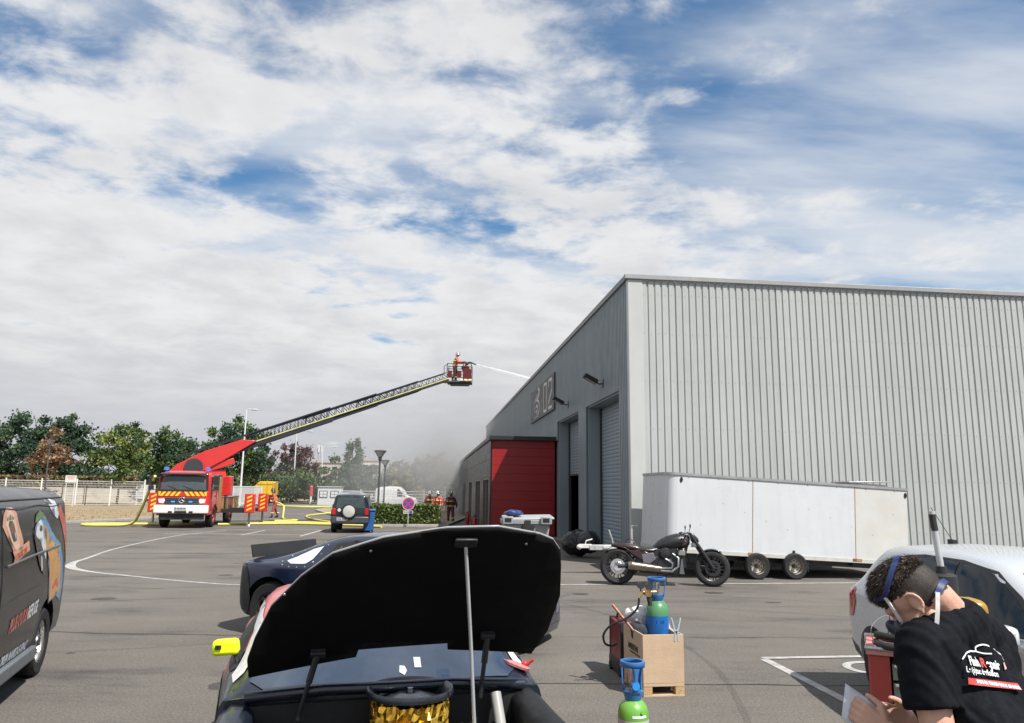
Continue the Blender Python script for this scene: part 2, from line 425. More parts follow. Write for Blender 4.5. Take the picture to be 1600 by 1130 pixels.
for k in range(26):
    x, y = rs_.uniform(-9, 8), rs_.uniform(5, 22); r_ = rs_.uniform(0.05, 0.24); st = MB(); nn_ = 18
    st.add([(x + r_ * (1 + 0.45 * noise.noise((math.cos(6.283 * i / nn_) * 1.5, math.sin(6.283 * i / nn_) * 1.5, k))) * math.cos(6.283 * i / nn_), y + 0.8 * r_ * (1 + 0.45 * noise.noise((math.cos(6.283 * i / nn_) * 1.5, math.sin(6.283 * i / nn_) * 1.5, k + 9))) * math.sin(6.283 * i / nn_), 0.0038) for i in range(nn_)], [tuple(range(nn_))])
    tag(st.build('oil_stain', M_oil, fix=False), None, kind='structure')
# dry verge with a kerb
M_dry = mat('dry_grass_soil', (0.25, 0.19, 0.11), 0.95, var=0.30, vs=1.6, bump=0.9, bs=14, dirt=0.5, dirtc=(0.20, 0.17, 0.09))
M_sand = mat('sandy_soil', (0.27, 0.22, 0.155), 0.95, var=0.2, vs=2.0, bump=0.6, bs=20)
M_kerb = mat('kerb_concrete', (0.33, 0.32, 0.30), 0.9, var=0.15, vs=4, bump=0.3, bs=50)
def mound(name, poly, h, m, seed):
    cx = sum(p[0] for p in poly) / len(poly); cy = sum(p[1] for p in poly) / len(poly)
    mb = MB(); n = len(poly); rings = 10; vs = []
    for k in range(rings + 1):
        s = 1 - k / rings
        for x, y in poly:
            px, py = lerp(cx, x, s), lerp(cy, y, s)
            vs.append((px, py, 0.10 if k == 0 else 0.10 + h * (1 - s) ** 0.6 + 0.10 * noise.noise((px * 0.35, py * 0.35, seed)) * min(1, k)))
    fs = [(k * n + i, k * n + (i + 1) % n, (k + 1) * n + (i + 1) % n, (k + 1) * n + i) for k in range(rings) for i in range(n)]
    mb.add(vs, fs)
    tag(mb.build(name, m, smooth=60), None, kind='structure')
def densify(poly, step):
    out = []
    for i, p in enumerate(poly):
        q = poly[(i + 1) % len(poly)]; L = math.hypot(q[0] - p[0], q[1] - p[1]); k = max(1, int(L / step))
        out += [(lerp(p[0], q[0], j / k), lerp(p[1], q[1], j / k)) for j in range(k)]
    return out
verge = densify([(-22.6, 24), (-22.05, 32.6), (-21.8, 37.7), (-20.6, 43), (-21.5, 52), (-24, 66), (-29, 82), (-90, 90), (-90, 24)], 2.5)
mound('dry_verge', verge, 0.25, M_dry, 1.0)
isle = densify([(-7.6, 38.2), (-3.3, 39.0), (-2.9, 52), (-3.2, 78), (-19, 84), (-16, 62), (-12.4, 52.5), (-9.6, 45)], 1.5)
mound('planted_island', isle, 0.06, M_sand, 3.0)
far_isle = densify([(-70, 96), (-28, 100), (4, 86), (40, 90), (60, 160), (-120, 170)], 6)
mound('far_verge', far_isle, 0.3, M_dry, 5.0)
def kerb_run(pts, closed):
    k = MB()
    for i in range(len(pts) - (0 if closed else 1)):
        a, b = Vector((*pts[i], 0)), Vector((*pts[(i + 1) % len(pts)], 0)); d = b - a
        k.box((a + b) / 2 + Vector((0, 0, 0.06)), (d.length * 0.992, 0.16, 0.13), (0, 0, math.atan2(d.y, d.x)))
    tag(k.build('kerb', M_kerb, bevel=0.012), None, kind='structure')
kerb_run(verge[:28], False); kerb_run(isle, True)

# ------------------------------------------------------------------ warehouse
WK = (3.22, 19.70, 0); WR = R(6.3); WH = 7.85
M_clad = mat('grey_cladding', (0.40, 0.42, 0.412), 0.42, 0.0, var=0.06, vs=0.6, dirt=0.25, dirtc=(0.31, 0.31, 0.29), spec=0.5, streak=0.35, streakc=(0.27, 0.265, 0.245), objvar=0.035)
M_clad_shade = mat('facade_cladding_shaded', (0.225, 0.268, 0.290), 0.45, var=0.06, vs=0.7, dirt=0.2, dirtc=(0.18, 0.20, 0.21), streak=0.3, streakc=(0.14, 0.15, 0.155), objvar=0.05)  # same metal as the wall, darker and bluer: facade shade put into the colour
M_trim = mat('pale_trim', (0.47, 0.485, 0.475), 0.4, var=0.05, vs=1, dirt=0.25, dirtc=(0.38, 0.37, 0.33))
M_flash = mat('dark_flashing', (0.16, 0.17, 0.175), 0.45, var=0.08)
M_slat = mat('shutter_slat', (0.25, 0.30, 0.35), 0.4, var=0.06, vs=1.2, dirt=0.25, dirtc=(0.28, 0.29, 0.30))
M_black = mat('black_rubber', (0.016, 0.016, 0.017), 0.6, var=0.25, vs=9)
M_dark = mat('dark_metal', (0.035, 0.036, 0.04), 0.45, var=0.15, vs=8)
M_conc = mat('inside_concrete', (0.25, 0.25, 0.245), 0.85, var=0.12, vs=2)
wh = thing('warehouse', 'large grey corrugated metal warehouse with two tall roller doors', 'building', WK, WR)
_sheets = {}
def sheet_mesh(width, z0, z1, pitch, gw, dep, m):
    key = (round(width, 3), z0, z1, pitch)
    if key in _sheets: return _sheets[key]
    n = max(1, round(width / pitch)); p = width / n; prof = []
    sl = gw * 0.28
    for i in range(n):
        x = i * p
        prof += [(x, -dep), (x + p - gw - sl, -dep), (x + p - gw, 0), (x + p - sl, 0)]
    prof.append((width - 0.004, -dep))
    vs = [(x, y, z) for x, y in prof for z in (z0, z1)]
    mb = MB(); mb.add(vs, [(2 * i, 2 * i + 2, 2 * i + 3, 2 * i + 1) for i in range(len(prof) - 1)])
    _sheets[key] = mb.mesh('cladding_sheet', m)
    return _sheets[key]
def sheet(x, y, rz, width, z0, z1, pitch, gw, dep, m):
    o = link('cladding_sheet', sheet_mesh(width, z0, z1, pitch, gw, dep, m), wh)
    o.location = (x, y, 0); o.rotation_euler = (0, 0, rz)
for i in range(30):
    sheet(0.34 + i * 0.975, 0, 0, 0.975, 0.12, 7.70, 0.195, 0.052, 0.029, M_clad)
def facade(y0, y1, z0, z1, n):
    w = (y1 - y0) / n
    for i in range(n): sheet(0, y0 + (i + 1) * w, R(-90), w, z0, z1, 0.16, 0.065, 0.055, M_clad_shade)
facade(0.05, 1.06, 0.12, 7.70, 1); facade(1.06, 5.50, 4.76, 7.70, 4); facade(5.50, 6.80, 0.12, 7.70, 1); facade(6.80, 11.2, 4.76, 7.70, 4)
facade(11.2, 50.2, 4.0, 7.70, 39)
sc = MB()
for i in range(150):
    for z in (0.9, 2.3, 3.6, 4.9, 6.2, 7.3):
        sc.box((0.40 + i * 0.195, -0.032, z + 0.015 * random.uniform(-1, 1)), (0.014, 0.010, 0.014))
tag(sc.build('cladding_screws', mat('screw_grey', (0.30, 0.31, 0.31), 0.4), wh), None, kind='stuff')
b = MB(); b.box((0.15, -0.035, 3.9), (0.40, 0.03, 7.6)); b.box((-0.047, 0.03, 3.9), (0.03, 0.14, 7.6)); b.build('corner_trim', M_trim, wh, bevel=0.006)
b = MB(); b.box((14.9, -0.03, 7.78), (30.1, 0.15, 0.13)); b.build('parapet_flashing', mat('parapet_grey', (0.30, 0.31, 0.31), 0.4, var=0.08, vs=2, streak=0.3), wh, bevel=0.01)
b = MB(); b.box((-0.03, 25.2, 7.79), (0.15, 50.2, 0.165)); b.build('parapet_flashing', M_flash, wh, bevel=0.01)
b = MB(); b.box((14.8, 0.01, 0.07), (29.6, 0.05, 0.16)); b.build('base_plinth', M_conc, wh)
b = MB()
b.box((15, 0.10, 3.85), (29.7, 0.12, 7.6)); b.box((29.9, 25, 3.85), (0.2, 50, 7.6)); b.box((15, 50.2, 3.85), (30, 0.2, 7.7)); b.box((15, 25.1, 7.60), (29.6, 49.9, 0.12))
for y0, y1, z0, z1 in ((0.05, 1.05, 0, 7.6), (1.05, 5.51, 4.78, 7.6), (5.51, 6.79, 0, 7.6), (6.79, 11.21, 4.78, 7.6), (11.21, 50, 0, 7.6)):
    b.box((0.10, (y0 + y1) / 2, (z0 + z1) / 2), (0.14, y1 - y0, z1 - z0))
b.build('inner_shell', M_conc, wh)
slat = MB()
slat.prism([(0, 0), (-0.012, 0.008), (-0.022, 0.05), (-0.022, 0.092), (-0.010, 0.112), (0, 0.112)], 'xz', 0, 4.40)
slat_me = slat.mesh('slat', M_slat); slat_me.shade_smooth(); slat_me.set_sharp_from_angle(angle=R(40))
def door(y0, y1, zopen):
    f = MB()
    for yy in (y0 + 0.03, y1 - 0.03): f.box((0.26, yy, 2.36), (0.50, 0.06, 4.72))
    f.box((0.26, (y0 + y1) / 2, 4.74), (0.50, y1 - y0, 0.05))
    f.build('door_lining', M_clad_shade, wh, bevel=0.004)
    for yy in (y0 + 0.09, y1 - 0.09): b = MB(); b.box((0.46, yy, 2.35), (0.10, 0.07, 4.68)); b.build('guide_rail', M_dark, wh)
    s = MB(); s.box((0.50, (y0 + y1) / 2, (zopen + 4.7) / 2), (0.012, y1 - y0 - 0.15, 4.7 - zopen))
    sh = s.build('roller_shutter', M_slat, wh)
    z = zopen
    while z < 4.60:
        o = link('slat', slat_me, sh); o.location = (0.488, y0 + 0.02, z); z += 0.118
    b = MB(); b.box((0.47, (y0 + y1) / 2, zopen + 0.0), (0.06, y1 - y0 - 0.16, 0.07)); b.build('bottom_bar', M_dark, sh)
door(1.06, 5.50, 0.03); door(6.80, 11.20, 2.55)
b = MB(); b.box((0.12, 9.0, 0.02), (0.6, 5.2, 0.04)); b.build('threshold', M_conc, wh)

# wall sign with the emblem and 02
M_sign = mat('sign_panel', (0.065, 0.066, 0.072), 0.5, var=0.08, vs=1.5)
M_signw = mat('sign_white', (0.60, 0.60, 0.60), 0.5, var=0.08)
def wloc(x, y, z):
    c, s_ = math.cos(WR), math.sin(WR); return (WK[0] + x * c - y * s_, WK[1] + x * s_ + y * c, z)
sg = thing('wall_sign', 'dark grey wall sign with white emblem and the number 02', 'sign', wloc(-0.10, 15.3, 5.35), WR)
b = MB(); b.box((0, 0, 0.805), (0.05, 7.2, 1.61)); b.build('sign_board', M_sign, sg, bevel=0.006)
def stroke(mb, pts, w, x=-0.030):
    vs = []; P2 = [Vector((p[0], p[1])) for p in pts]
    for i, p in enumerate(P2):
        t = (P2[min(i + 1, len(P2) - 1)] - P2[max(i - 1, 0)]).normalized(); n_ = Vector((-t.y, t.x)) * (w[i] if isinstance(w, list) else w) / 2
        for q in (p + n_, p - n_):
            vs += [(x, -q.x, q.y)]
    mb.add(vs, [(2 * i, 2 * i + 1, 2 * i + 3, 2 * i + 2) for i in range(len(P2) - 1)])
d0 = MB(); stroke(d0, [(0.75, 0.35), (0.75, 1.32), (0.85, 1.42), (1.55, 1.42), (1.65, 1.32), (1.65, 0.28), (1.55, 0.18), (0.85, 0.18), (0.75, 0.28), (0.75, 0.36)], 0.13); d0.build('digit_zero', M_signw, sg)
d2 = MB(); stroke(d2, [(2.1, 1.15), (2.1, 1.32), (2.2, 1.42), (3.0, 1.42), (3.1, 1.32), (3.1, 0.95), (2.15, 0.42), (2.1, 0.20), (3.12, 0.18)], 0.13); d2.build('digit_two', M_signw, sg)
em = MB()
stroke(em, [(-1.1, 1.46), (-0.75, 1.48), (-0.60, 1.36), (-0.75, 1.22), (-1.2, 1.02), (-1.5, 0.92)], [0.10, 0.2, 0.24, 0.2, 0.15, 0.06])
stroke(em, [(-1.25, 1.30), (-1.55, 1.12), (-1.9, 1.0), (-2.1, 0.92)], [0.05, 0.12, 0.1, 0.04], -0.031)
stroke(em, [(-1.6, 0.98), (-1.1, 0.94), (-0.75, 0.82), (-0.55, 0.6), (-0.6, 0.42), (-0.85, 0.28), (-1.15, 0.22)], [0.06, 0.12, 0.15, 0.16, 0.15, 0.12, 0.05], -0.032)
stroke(em, [(-2.05, 0.86), (-2.2, 0.65), (-2.05, 0.48), (-1.8, 0.40)], [0.05, 0.09, 0.09, 0.04], -0.033)
stroke(em, [(-1.75, 0.62), (-1.4, 0.72), (-1.15, 0.62), (-1.2, 0.45), (-1.5, 0.40), (-1.55, 0.28)], [0.1, 0.16, 0.16, 0.14, 0.14, 0.1], -0.034)
for i in range(6): stroke(em, [(-2.2 + i * 0.22, 0.16), (-2.06 + i * 0.22, 0.15)], 0.07, -0.035)
em.build('emblem', M_signw, sg)
for i, (y, lab) in enumerate(((2.98, 'black floodlight above the nearer roller door'), (8.75, 'black floodlight above the half open roller door'))):
    f = thing('floodlight', lab, 'floodlight', wloc(-0.05, y, 5.22), WR, 'floodlights on the facade')
    b = MB(); b.box((0.0, 0, 0.0), (0.05, 0.14, 0.26)); b.tube([(0, 0, 0), (-0.14, 0, -0.02), (-0.22, 0, 0.06)], 0.022, 8); b.build('bracket', M_dark, f, smooth=40)
    b = MB(); b.box((-0.40, 0, 0.14), (0.46, 0.30, 0.13), (0, R(28), 0)); b.build('lamp_head', M_black, f, bevel=0.02)
    b = MB(); b.box((-0.42, 0, 0.068), (0.36, 0.24, 0.012), (0, R(28), 0)); b.build('lamp_glass', mat('lamp_glass', (0.35, 0.37, 0.38), 0.15, var=0.02), f)

# ------------------------------------------------------------------ annex with red end wall
M_red = mat('red_panel', (0.27, 0.012, 0.014), 0.38, var=0.06, vs=0.8)
M_anth = mat('anthracite_panel', (0.038, 0.040, 0.043), 0.38, var=0.08, vs=1.0, dirt=0.25, dirtc=(0.07, 0.062, 0.057))
M_glassd = mat('dark_glass', (0.012, 0.016, 0.02), 0.08, var=0.05, spec=0.6, rvar=0.03)
ax = thing('annex_building', 'low annex with red end wall and dark panelled side', 'building', wloc(-2.78, 11.35, 0), WR)
b = MB(); b.box((1.37, 16, 2.0), (2.60, 31.2, 3.96))
b.build('core', mat('annex_core', (0.03, 0.03, 0.032), 0.7), ax)
rp = MB(); rp.box((0, 0, 0), (2.66, 0.05, 0.3565)); rme = rp.mesh('panel', M_red)
for i in range(11):
    o = link('panel', rme, ax, 0.006); o.location = (1.37, 0.34, 0.25 + i * 0.36)
b = MB(); b.box((1.37, 0.36, 0.035), (2.70, 0.06, 0.07)); b.build('base_rail', M_dark, ax)
b = MB(); b.box((1.36, 16, 4.07), (2.92, 31.8, 0.17)); b.build('roof_edge', mat('roof_edge_black', (0.022, 0.023, 0.026), 0.4), ax, bevel=0.01)
doors = [(1.0, 4.3), (6.1, 9.8), (13.2, 16.4), (20.4, 24.6)]
y = 0.36; k = 0
edges = []
for a, bb in doors + [(31.4, 31.4)]:
    L = a - y; n = max(1, round(L / 1.15))
    for i in range(n): edges.append((y + L * i / n, y + L * (i + 1) / n, 0.05, 3.98))
    if bb > a:
        n2 = max(1, round((bb - a) / 1.2))
        for i in range(n2): edges.append((a + (bb - a) * i / n2, a + (bb - a) * (i + 1) / n2, 2.45, 3.98))
    y = bb
for y0, y1, z0, z1 in edges:
    nz_ = max(1, round((z1 - z0) / 0.78))
    for j in range(nz_):
        h_ = (z1 - z0) / nz_
        p = MB(); p.box((0.0, (y0 + y1) / 2, z0 + h_ * (j + 0.5)), (0.05, y1 - y0 - 0.016, h_ - 0.012)); p.build('panel', M_anth, ax)
for a, bb in doors:
    d_ = MB(); d_.box((0.06, (a + bb) / 2, 1.22), (0.03, bb - a, 2.44)); dd = d_.build('glazed_door', M_glassd, ax)
    fr = MB()
    for yy in (a + 0.05, (a + bb) / 2, bb - 0.05): fr.box((0.02, yy, 1.22), (0.09, 0.09, 2.40))
    fr.box((0.018, (a + bb) / 2, 2.40), (0.085, bb - a - 0.02, 0.08)); fr.build('door_frame', mat('frame_brown', (0.16, 0.13, 0.115), 0.4), dd)
for yv, lab in ((5.3, 'near'), (11.6, 'far')):
    e = thing('fire_extinguisher', 'red fire extinguisher standing on the ground by the annex, %s one' % ('nearer' if lab == 'near' else 'farther'), 'extinguisher', wloc(-3.1, 11.35 + yv, 0), WR, 'extinguishers by the annex')
    b = MB(); b.lathe([(0.0, 0.0), (0.10, 0.0), (0.105, 0.03), (0.105, 0.50), (0.08, 0.58), (0.03, 0.61)], 14); b.build('cylinder', mat('extinguisher_red', (0.5, 0.015, 0.015), 0.3), e, smooth=40)
    b = MB(); b.cyl((0, 0, 0.6), (0, 0, 0.68), 0.028); b.box((0.05, 0, 0.69), (0.16, 0.03, 0.025)); b.tube([(0.02, 0, 0.66), (-0.10, 0, 0.62), (-0.125, 0, 0.42), (-0.12, 0, 0.2)], 0.014, 6); b.build('valve', M_black, e, smooth=40)
# ------------------------------------------------------------------ vehicles: lofted bodies
M_tyre = mat('tyre', (0.013, 0.013, 0.014), 0.75, var=0.25, vs=14, bump=0.2, bs=60)
M_rimw = mat('steel_rim', (0.52, 0.52, 0.50), 0.35, 0.7, var=0.12, vs=10, dirt=0.35, dirtc=(0.2, 0.16, 0.12))
M_rimd = mat('dark_rim', (0.05, 0.05, 0.055), 0.35, 0.6, var=0.15)
M_chrome = mat('chrome', (0.72, 0.72, 0.72), 0.14, 1.0, var=0.04)
M_steel = mat('steel', (0.36, 0.37, 0.38), 0.3, 1.0, var=0.1, vs=12)
M_plate = mat('plate_white', (0.60, 0.60, 0.58), 0.4, var=0.05)
M_ink = mat('ink_black', (0.012, 0.012, 0.013), 0.5, var=0.05)
M_glass = mat('car_glass', (0.006, 0.012, 0.018), 0.05, var=0.05, spec=0.32, rvar=0.02)
M_tail = mat('tail_lamp', (0.45, 0.012, 0.012), 0.15, var=0.06, coat=0.6)
M_lamp = mat('clear_lamp', (0.65, 0.67, 0.68), 0.12, var=0.06, coat=0.6)
M_plast = mat('black_plastic', (0.022, 0.022, 0.024), 0.5, var=0.2, vs=10)
def sec(w, zb, zbelt, ztop, wtop, crown=0.05):
    return [(w * 0.80, zb), (w * 0.955, zb + 0.07), (w, zb + 0.45 * (zbelt - zb)), (w * 0.99, zbelt - 0.10), (w * 0.962, zbelt),
            (lerp(w * 0.962, wtop, 0.52), lerp(zbelt, ztop - crown, 0.55)), (wtop, ztop - crown), (wtop * 0.62, ztop - crown * 0.3), (0, ztop)]
class Loft:
    def __init__(s, st, k=4, ks=3):
        st = sorted(st, key=lambda t: t[0])
        rows = list(zip(*[[Vector((x, p[0], p[1])) for p in pts] for x, pts in st]))
        rows = [catmull(r_, k) for r_ in rows]
        cols = list(zip(*rows))
        s.secs = [catmull(c, ks) for c in cols]
    def mesh(s, mb=None, mi=0):
        mb = mb or MB(); n = len(s.secs[0]); m = len(s.secs); vs = []
        for c in s.secs: vs += [(p.x, max(p.y, 0), p.z) for p in c] + [(p.x, -max(p.y, 0), p.z) for p in c[:-1]]
        w = 2 * n - 1; fs = []
        def L(i, j): return i * w + j
        def Rr(i, j): return i * w + (n - 1 if j == n - 1 else n + j)
        for i in range(m - 1):
            for j in range(n - 1):
                fs.append((L(i, j), L(i + 1, j), L(i + 1, j + 1), L(i, j + 1)))
                fs.append((Rr(i, j), Rr(i, j + 1), Rr(i + 1, j + 1), Rr(i + 1, j)))
            fs.append((L(i, 0), Rr(i, 0), Rr(i + 1, 0), L(i + 1, 0)))
        for i in (0, m - 1): fs.append(tuple(L(i, j) for j in range(n)) + tuple(Rr(i, j) for j in range(n - 2, -1, -1)))
        return mb.add(vs, fs, mi)
    def at(s, x):
        S_ = s.secs
        for i in range(len(S_) - 1):
            if S_[i][0].x <= x <= S_[i + 1][0].x:
                t = (x - S_[i][0].x) / max(1e-6, S_[i + 1][0].x - S_[i][0].x)
                return [a.lerp(b_, t) for a, b_ in zip(S_[i], S_[i + 1])]
        return S_[0] if x < S_[0][0].x else S_[-1]
    def side(s, x, z):
        c = s.at(x); k = max(range(len(c)), key=lambda i: c[i].y)
        for i in range(len(c) - 1):
            a, b_ = c[i], c[i + 1]
            lo, hi = min(a.z, b_.z), max(a.z, b_.z)
            if lo <= z <= hi and hi > lo: return a.y + (b_.y - a.y) * (z - a.z) / (b_.z - a.z)
        return c[k].y if z < c[k].z else 0.0
    def top(s, x, y):
        c = s.at(x); y = abs(y)
        for i in range(len(c) - 2, -1, -1):
            a, b_ = c[i], c[i + 1]
            if min(a.y, b_.y) <= y <= max(a.y, b_.y) and abs(a.y - b_.y) > 1e-6: return a.z + (b_.z - a.z) * (y - a.y) / (b_.y - a.y)
        return c[-1].z
def cut(o, cyls):
    """wheel arches cut out of a body; cyls = [(x, z, r, y0, y1)]"""
    mb = MB()
    for x, z, r_, y0, y1 in cyls: mb.cyl((x, y0, z), (x, y1, z), r_, n=32)
    c = mb.build('c', M_black)
    c.parent = o.parent; c.matrix_world = o.matrix_world
    md = o.modifiers.new('b', 'BOOLEAN'); md.object = c; md.solver = 'EXACT'; md.operation = 'DIFFERENCE'
    bpy.context.view_layer.update()
    apply_mods(o)
    bpy.data.objects.remove(c)
    o.data.shade_smooth(); o.data.set_sharp_from_angle(angle=R(38))
    return o
def skin_panel(lf, name, poly, sgn, m, parent, off=0.005, step=0.12):
    me = flat_mesh([poly], lambda a, b_: (a, sgn * (lf.side(a, b_) + off), b_), step, name, m)
    me.shade_smooth(); return link(name, me, parent)
def top_panel(lf, name, poly, m, parent, off=0.005, step=0.12):
    me = flat_mesh([poly], lambda a, b_: (a, b_, lf.top(a, b_) + off), step, name, m)
    me.shade_smooth(); return link(name, me, parent)
_wheels = {}
def wheel(parent, x, y, r, w, rim=0.62, mt=None, spokes=0, dish=0.03, name='wheel'):
    """y sign gives the outer side"""
    sgn = 1 if y > 0 else -1
    mt = mt or M_rimw; key = (r, w, rim, mt.name, spokes, dish)
    if key not in _wheels:
        T = Matrix.Rotation(R(-90), 4, 'X')
        a = MB(); rr = r * rim
        a.lathe([(rr, -w / 2 + 0.01), (r * 0.90, -w / 2), (r * 0.985, -w / 2 + 0.03), (r, -w / 4), (r, w / 4), (r * 0.985, w / 2 - 0.03), (r * 0.90, w / 2), (rr * 1.03, w / 2 - 0.008), (rr, w / 2 - 0.03)], 36, T, caps=False)
        ty = a.mesh('tyre', M_tyre); ty.shade_smooth(); ty.set_sharp_from_angle(angle=R(50))
        b_ = MB(); b_.lathe([(rr, -w / 2 + 0.01), (rr, w / 2 - 0.025), (rr * 0.90, w / 2 - 0.035), (rr * 0.86, w / 2 - 0.05 - dish), (rr * 0.55, w / 2 - 0.04 - dish * 0.4), (rr * 0.30, w / 2 - 0.05), (rr * 0.28, w / 2 - 0.03), (0.0, w / 2 - 0.028)], 30, T, caps=False)
        for i in range(spokes):
            an = 2 * PI * i / spokes
            b_.box((math.cos(an) * rr * 0.58, w / 2 - 0.03, math.sin(an) * rr * 0.58), (rr * 0.72, 0.03, rr * 0.17), (0, -an, 0))
        ri = b_.mesh('rim', mt); ri.shade_smooth(); ri.set_sharp_from_angle(angle=R(35))
        c = MB(); c.cyl((0, -w / 2, 0), (0, w / 2 - 0.02, 0), rr * 0.22, n=14)
        for i in range(5): c.cyl((math.cos(i * 1.2566) * rr * 0.40, w / 2 - 0.05, math.sin(i * 1.2566) * rr * 0.40), (math.cos(i * 1.2566) * rr * 0.40, w / 2 - 0.025, math.sin(i * 1.2566) * rr * 0.40), rr * 0.05, n=8)
        if not spokes:
            for i in range(10):
                an = 2 * PI * (i + .5) / 10; c.box((math.cos(an) * rr * 0.70, w / 2 - 0.043 - dish * 0.7, math.sin(an) * rr * 0.70), (rr * 0.15, 0.012, rr * 0.22), (0, -an, 0))
        hb = c.mesh('hub', M_dark)
        _wheels[key] = (hb, ty, ri)
    hb, ty, ri = _wheels[key]
    o = link(name, hb, parent); o.location = (x, y - sgn * w / 2, r)
    if sgn < 0: o.rotation_euler = (0, 0, PI)
    link('tyre', ty, o); link('rim', ri, o)
    return o
def plate(parent, c, w, h, txt, rz, m=None):
    """number plate facing local +x turned by rz"""
    M = Matrix.Translation(c) @ Matrix.Rotation(rz, 4, 'Z')
    b_ = MB(); b_.box((0, 0, 0), (0.012, w, h), M=M); o = b_.build('number_plate', m or M_plate, parent)
    g_ = MB(); rnd = random.Random(w * 100 + c[0]); a = -w * 0.40
    while a < w * 0.42:                                            # worn characters, too far off to read
        k = w * rnd.uniform(0.045, 0.07); g_.box((0.007, a + k / 2, 0), (0.003, k, h * rnd.uniform(0.5, 0.62)), M=M); a += k + w * (0.05 if rnd.random() < 0.25 else 0.022)
    g_.build('characters', M_ink, o)
    b_ = MB(); b_.box((0.0005, -w / 2 + w * 0.04, 0), (0.0128, w * 0.08, h * 0.98), M=M); b_.build('blue_band', mat('plate_blue', (0.02, 0.06, 0.35), 0.4), o)
    return o

# ---- black van on the left
M_vanb = mat('van_black', (0.010, 0.011, 0.013), 0.22, var=0.15, vs=1.2, coat=0.12, spec=0.35, dirt=0.06, dirtc=(0.03, 0.028, 0.026), rvar=0.05)
van = thing('van', 'black panel van with parrot and badge graphics at the left edge', 'van', (-5.18, 6.22, 0), R(-70.4))
vs_ = lambda w, k=1.0, top=1.90: [(w * 0.84, 0.30), (w * 0.97, 0.36), (w * 1.0, 0.70), (w * 0.995, 1.05), (w * 0.975, 1.30), (w * 0.935, 1.58 * k), (w * 0.875, 1.765 * k), (w * 0.60, (top - 0.03)), (0, top)]
vl = Loft([(-2.50, [(0.60, 0.42), (0.70, 0.46), (0.74, 0.70), (0.74, 1.05), (0.72, 1.30), (0.69, 1.55), (0.64, 1.70), (0.40, 1.78), (0, 1.80)]),
           (-2.44, vs_(0.87, 0.985, 1.855)), (-2.30, vs_(0.93, 1.0, 1.88)), (-2.0, vs_(0.955)), (-0.6, vs_(0.960, 1.0, 1.92)), (0.6, vs_(0.960, 1.0, 1.92)), (1.2, vs_(0.955, 0.99, 1.86)),
           (1.75, [(0.80, 0.28), (0.92, 0.34), (0.95, 0.65), (0.94, 0.95), (0.90, 1.12), (0.86, 1.25), (0.80, 1.36), (0.5, 1.42), (0, 1.44)]),
           (2.25, [(0.74, 0.26), (0.86, 0.32), (0.90, 0.55), (0.88, 0.78), (0.82, 0.92), (0.76, 1.0), (0.66, 1.06), (0.4, 1.09), (0, 1.10)]),
           (2.48, [(0.5, 0.30), (0.6, 0.34), (0.66, 0.50), (0.64, 0.66), (0.6, 0.74), (0.55, 0.80), (0.45, 0.84), (0.3, 0.86), (0, 0.86)])], 5, 3)
body = vl.mesh().build('body', M_vanb, van, smooth=40)
cut(body, [(-1.5, 0.36, 0.40, 0.55, 1.3), (-1.5, 0.36, 0.40, -1.3, -0.55), (1.6, 0.36, 0.40, 0.55, 1.3), (1.6, 0.36, 0.40, -1.3, -0.55)])
for x in (-1.5, 1.6):
    for y in (0.945, -0.945): wheel(van, x, y, 0.335, 0.22, 0.62, M_rimw)
def vpt(a, z, off=0.004): return (a, vl.side(a, z) + off, z)
def vdec(name, poly, m, off, parent=van): 
    return skin_panel(vl, name, poly, 1, m, parent, off, 0.10)
b = MB(); b.tube([vpt(0.10, 1.225, .006), vpt(-0.6, 1.245, .006), vpt(-1.3, 1.26, .006), vpt(-1.85, 1.27, .006)], 0.012, 8); b.build('slide_rail', M_steel, van, smooth=60)
b = MB(); b.tube([vpt(2.0 - i * 0.13, 1.772 if i > 7 else 1.772 - 0.05 * (7 - i) / 1.2, 0.002) for i in range(8, 34)], 0.011, 6); b.build('roof_gutter', M_ink, van, smooth=60)
b = MB(); b.tube([vpt(0.6 - i * 0.1, 1.70 + 0.012 * math.sin(i * 0.5), 0.001) for i in range(0, 26)], 0.007, 6); b.build('panel_seam', M_ink, van, smooth=60)
b = MB(); b.tube([vpt(0.20, z, 0.001) for z in (0.42, 0.7, 1.0, 1.3, 1.6, 1.70)], 0.007, 6); b.build('panel_seam', M_ink, van, smooth=60)
b = MB(); b.tube([vpt(0.20 - i * 0.1, 0.92 + 0.002 * i, 0.0) for i in range(14)], 0.005, 6); b.build('panel_seam', M_plast, van, smooth=60)
b = MB(); b.box((-0.35, 0.955, 0.30), (1.55, 0.06, 0.13)); b.build('sill_guard', mat('sill_grey', (0.12, 0.135, 0.15), 0.45), van, bevel=0.02)
b = MB(); b.box((-2.40, 0.74, 0.60), (0.08, 0.06, 0.10)); b.box((-2.46, 0.80, 1.36), (0.08, 0.07, 0.11)); b.build('rear_hinge', M_plast, van, bevel=0.01)
M_or = mat('decal_orange', (0.62, 0.30, 0.08), 0.3, var=0.18, vs=6, coat=0.3); M_bl = mat('decal_blue', (0.10, 0.28, 0.48), 0.3, var=0.2, vs=7, coat=0.3)
M_gn = mat('decal_green', (0.10, 0.22, 0.06), 0.3, var=0.2, vs=9, coat=0.3); M_wh = mat('decal_white', (0.66, 0.70, 0.74), 0.3, var=0.08, coat=0.3)
M_rd = mat('decal_red', (0.50, 0.10, 0.06), 0.3, var=0.12, coat=0.3); M_pk = mat('decal_salmon', (0.66, 0.34, 0.22), 0.3, var=0.1, coat=0.3); M_cr = mat('decal_cream', (0.70, 0.52, 0.36), 0.3, var=0.08, coat=0.3)
M_bk = mat('decal_dark', (0.05, 0.04, 0.045), 0.3, var=0.2, coat=0.3)
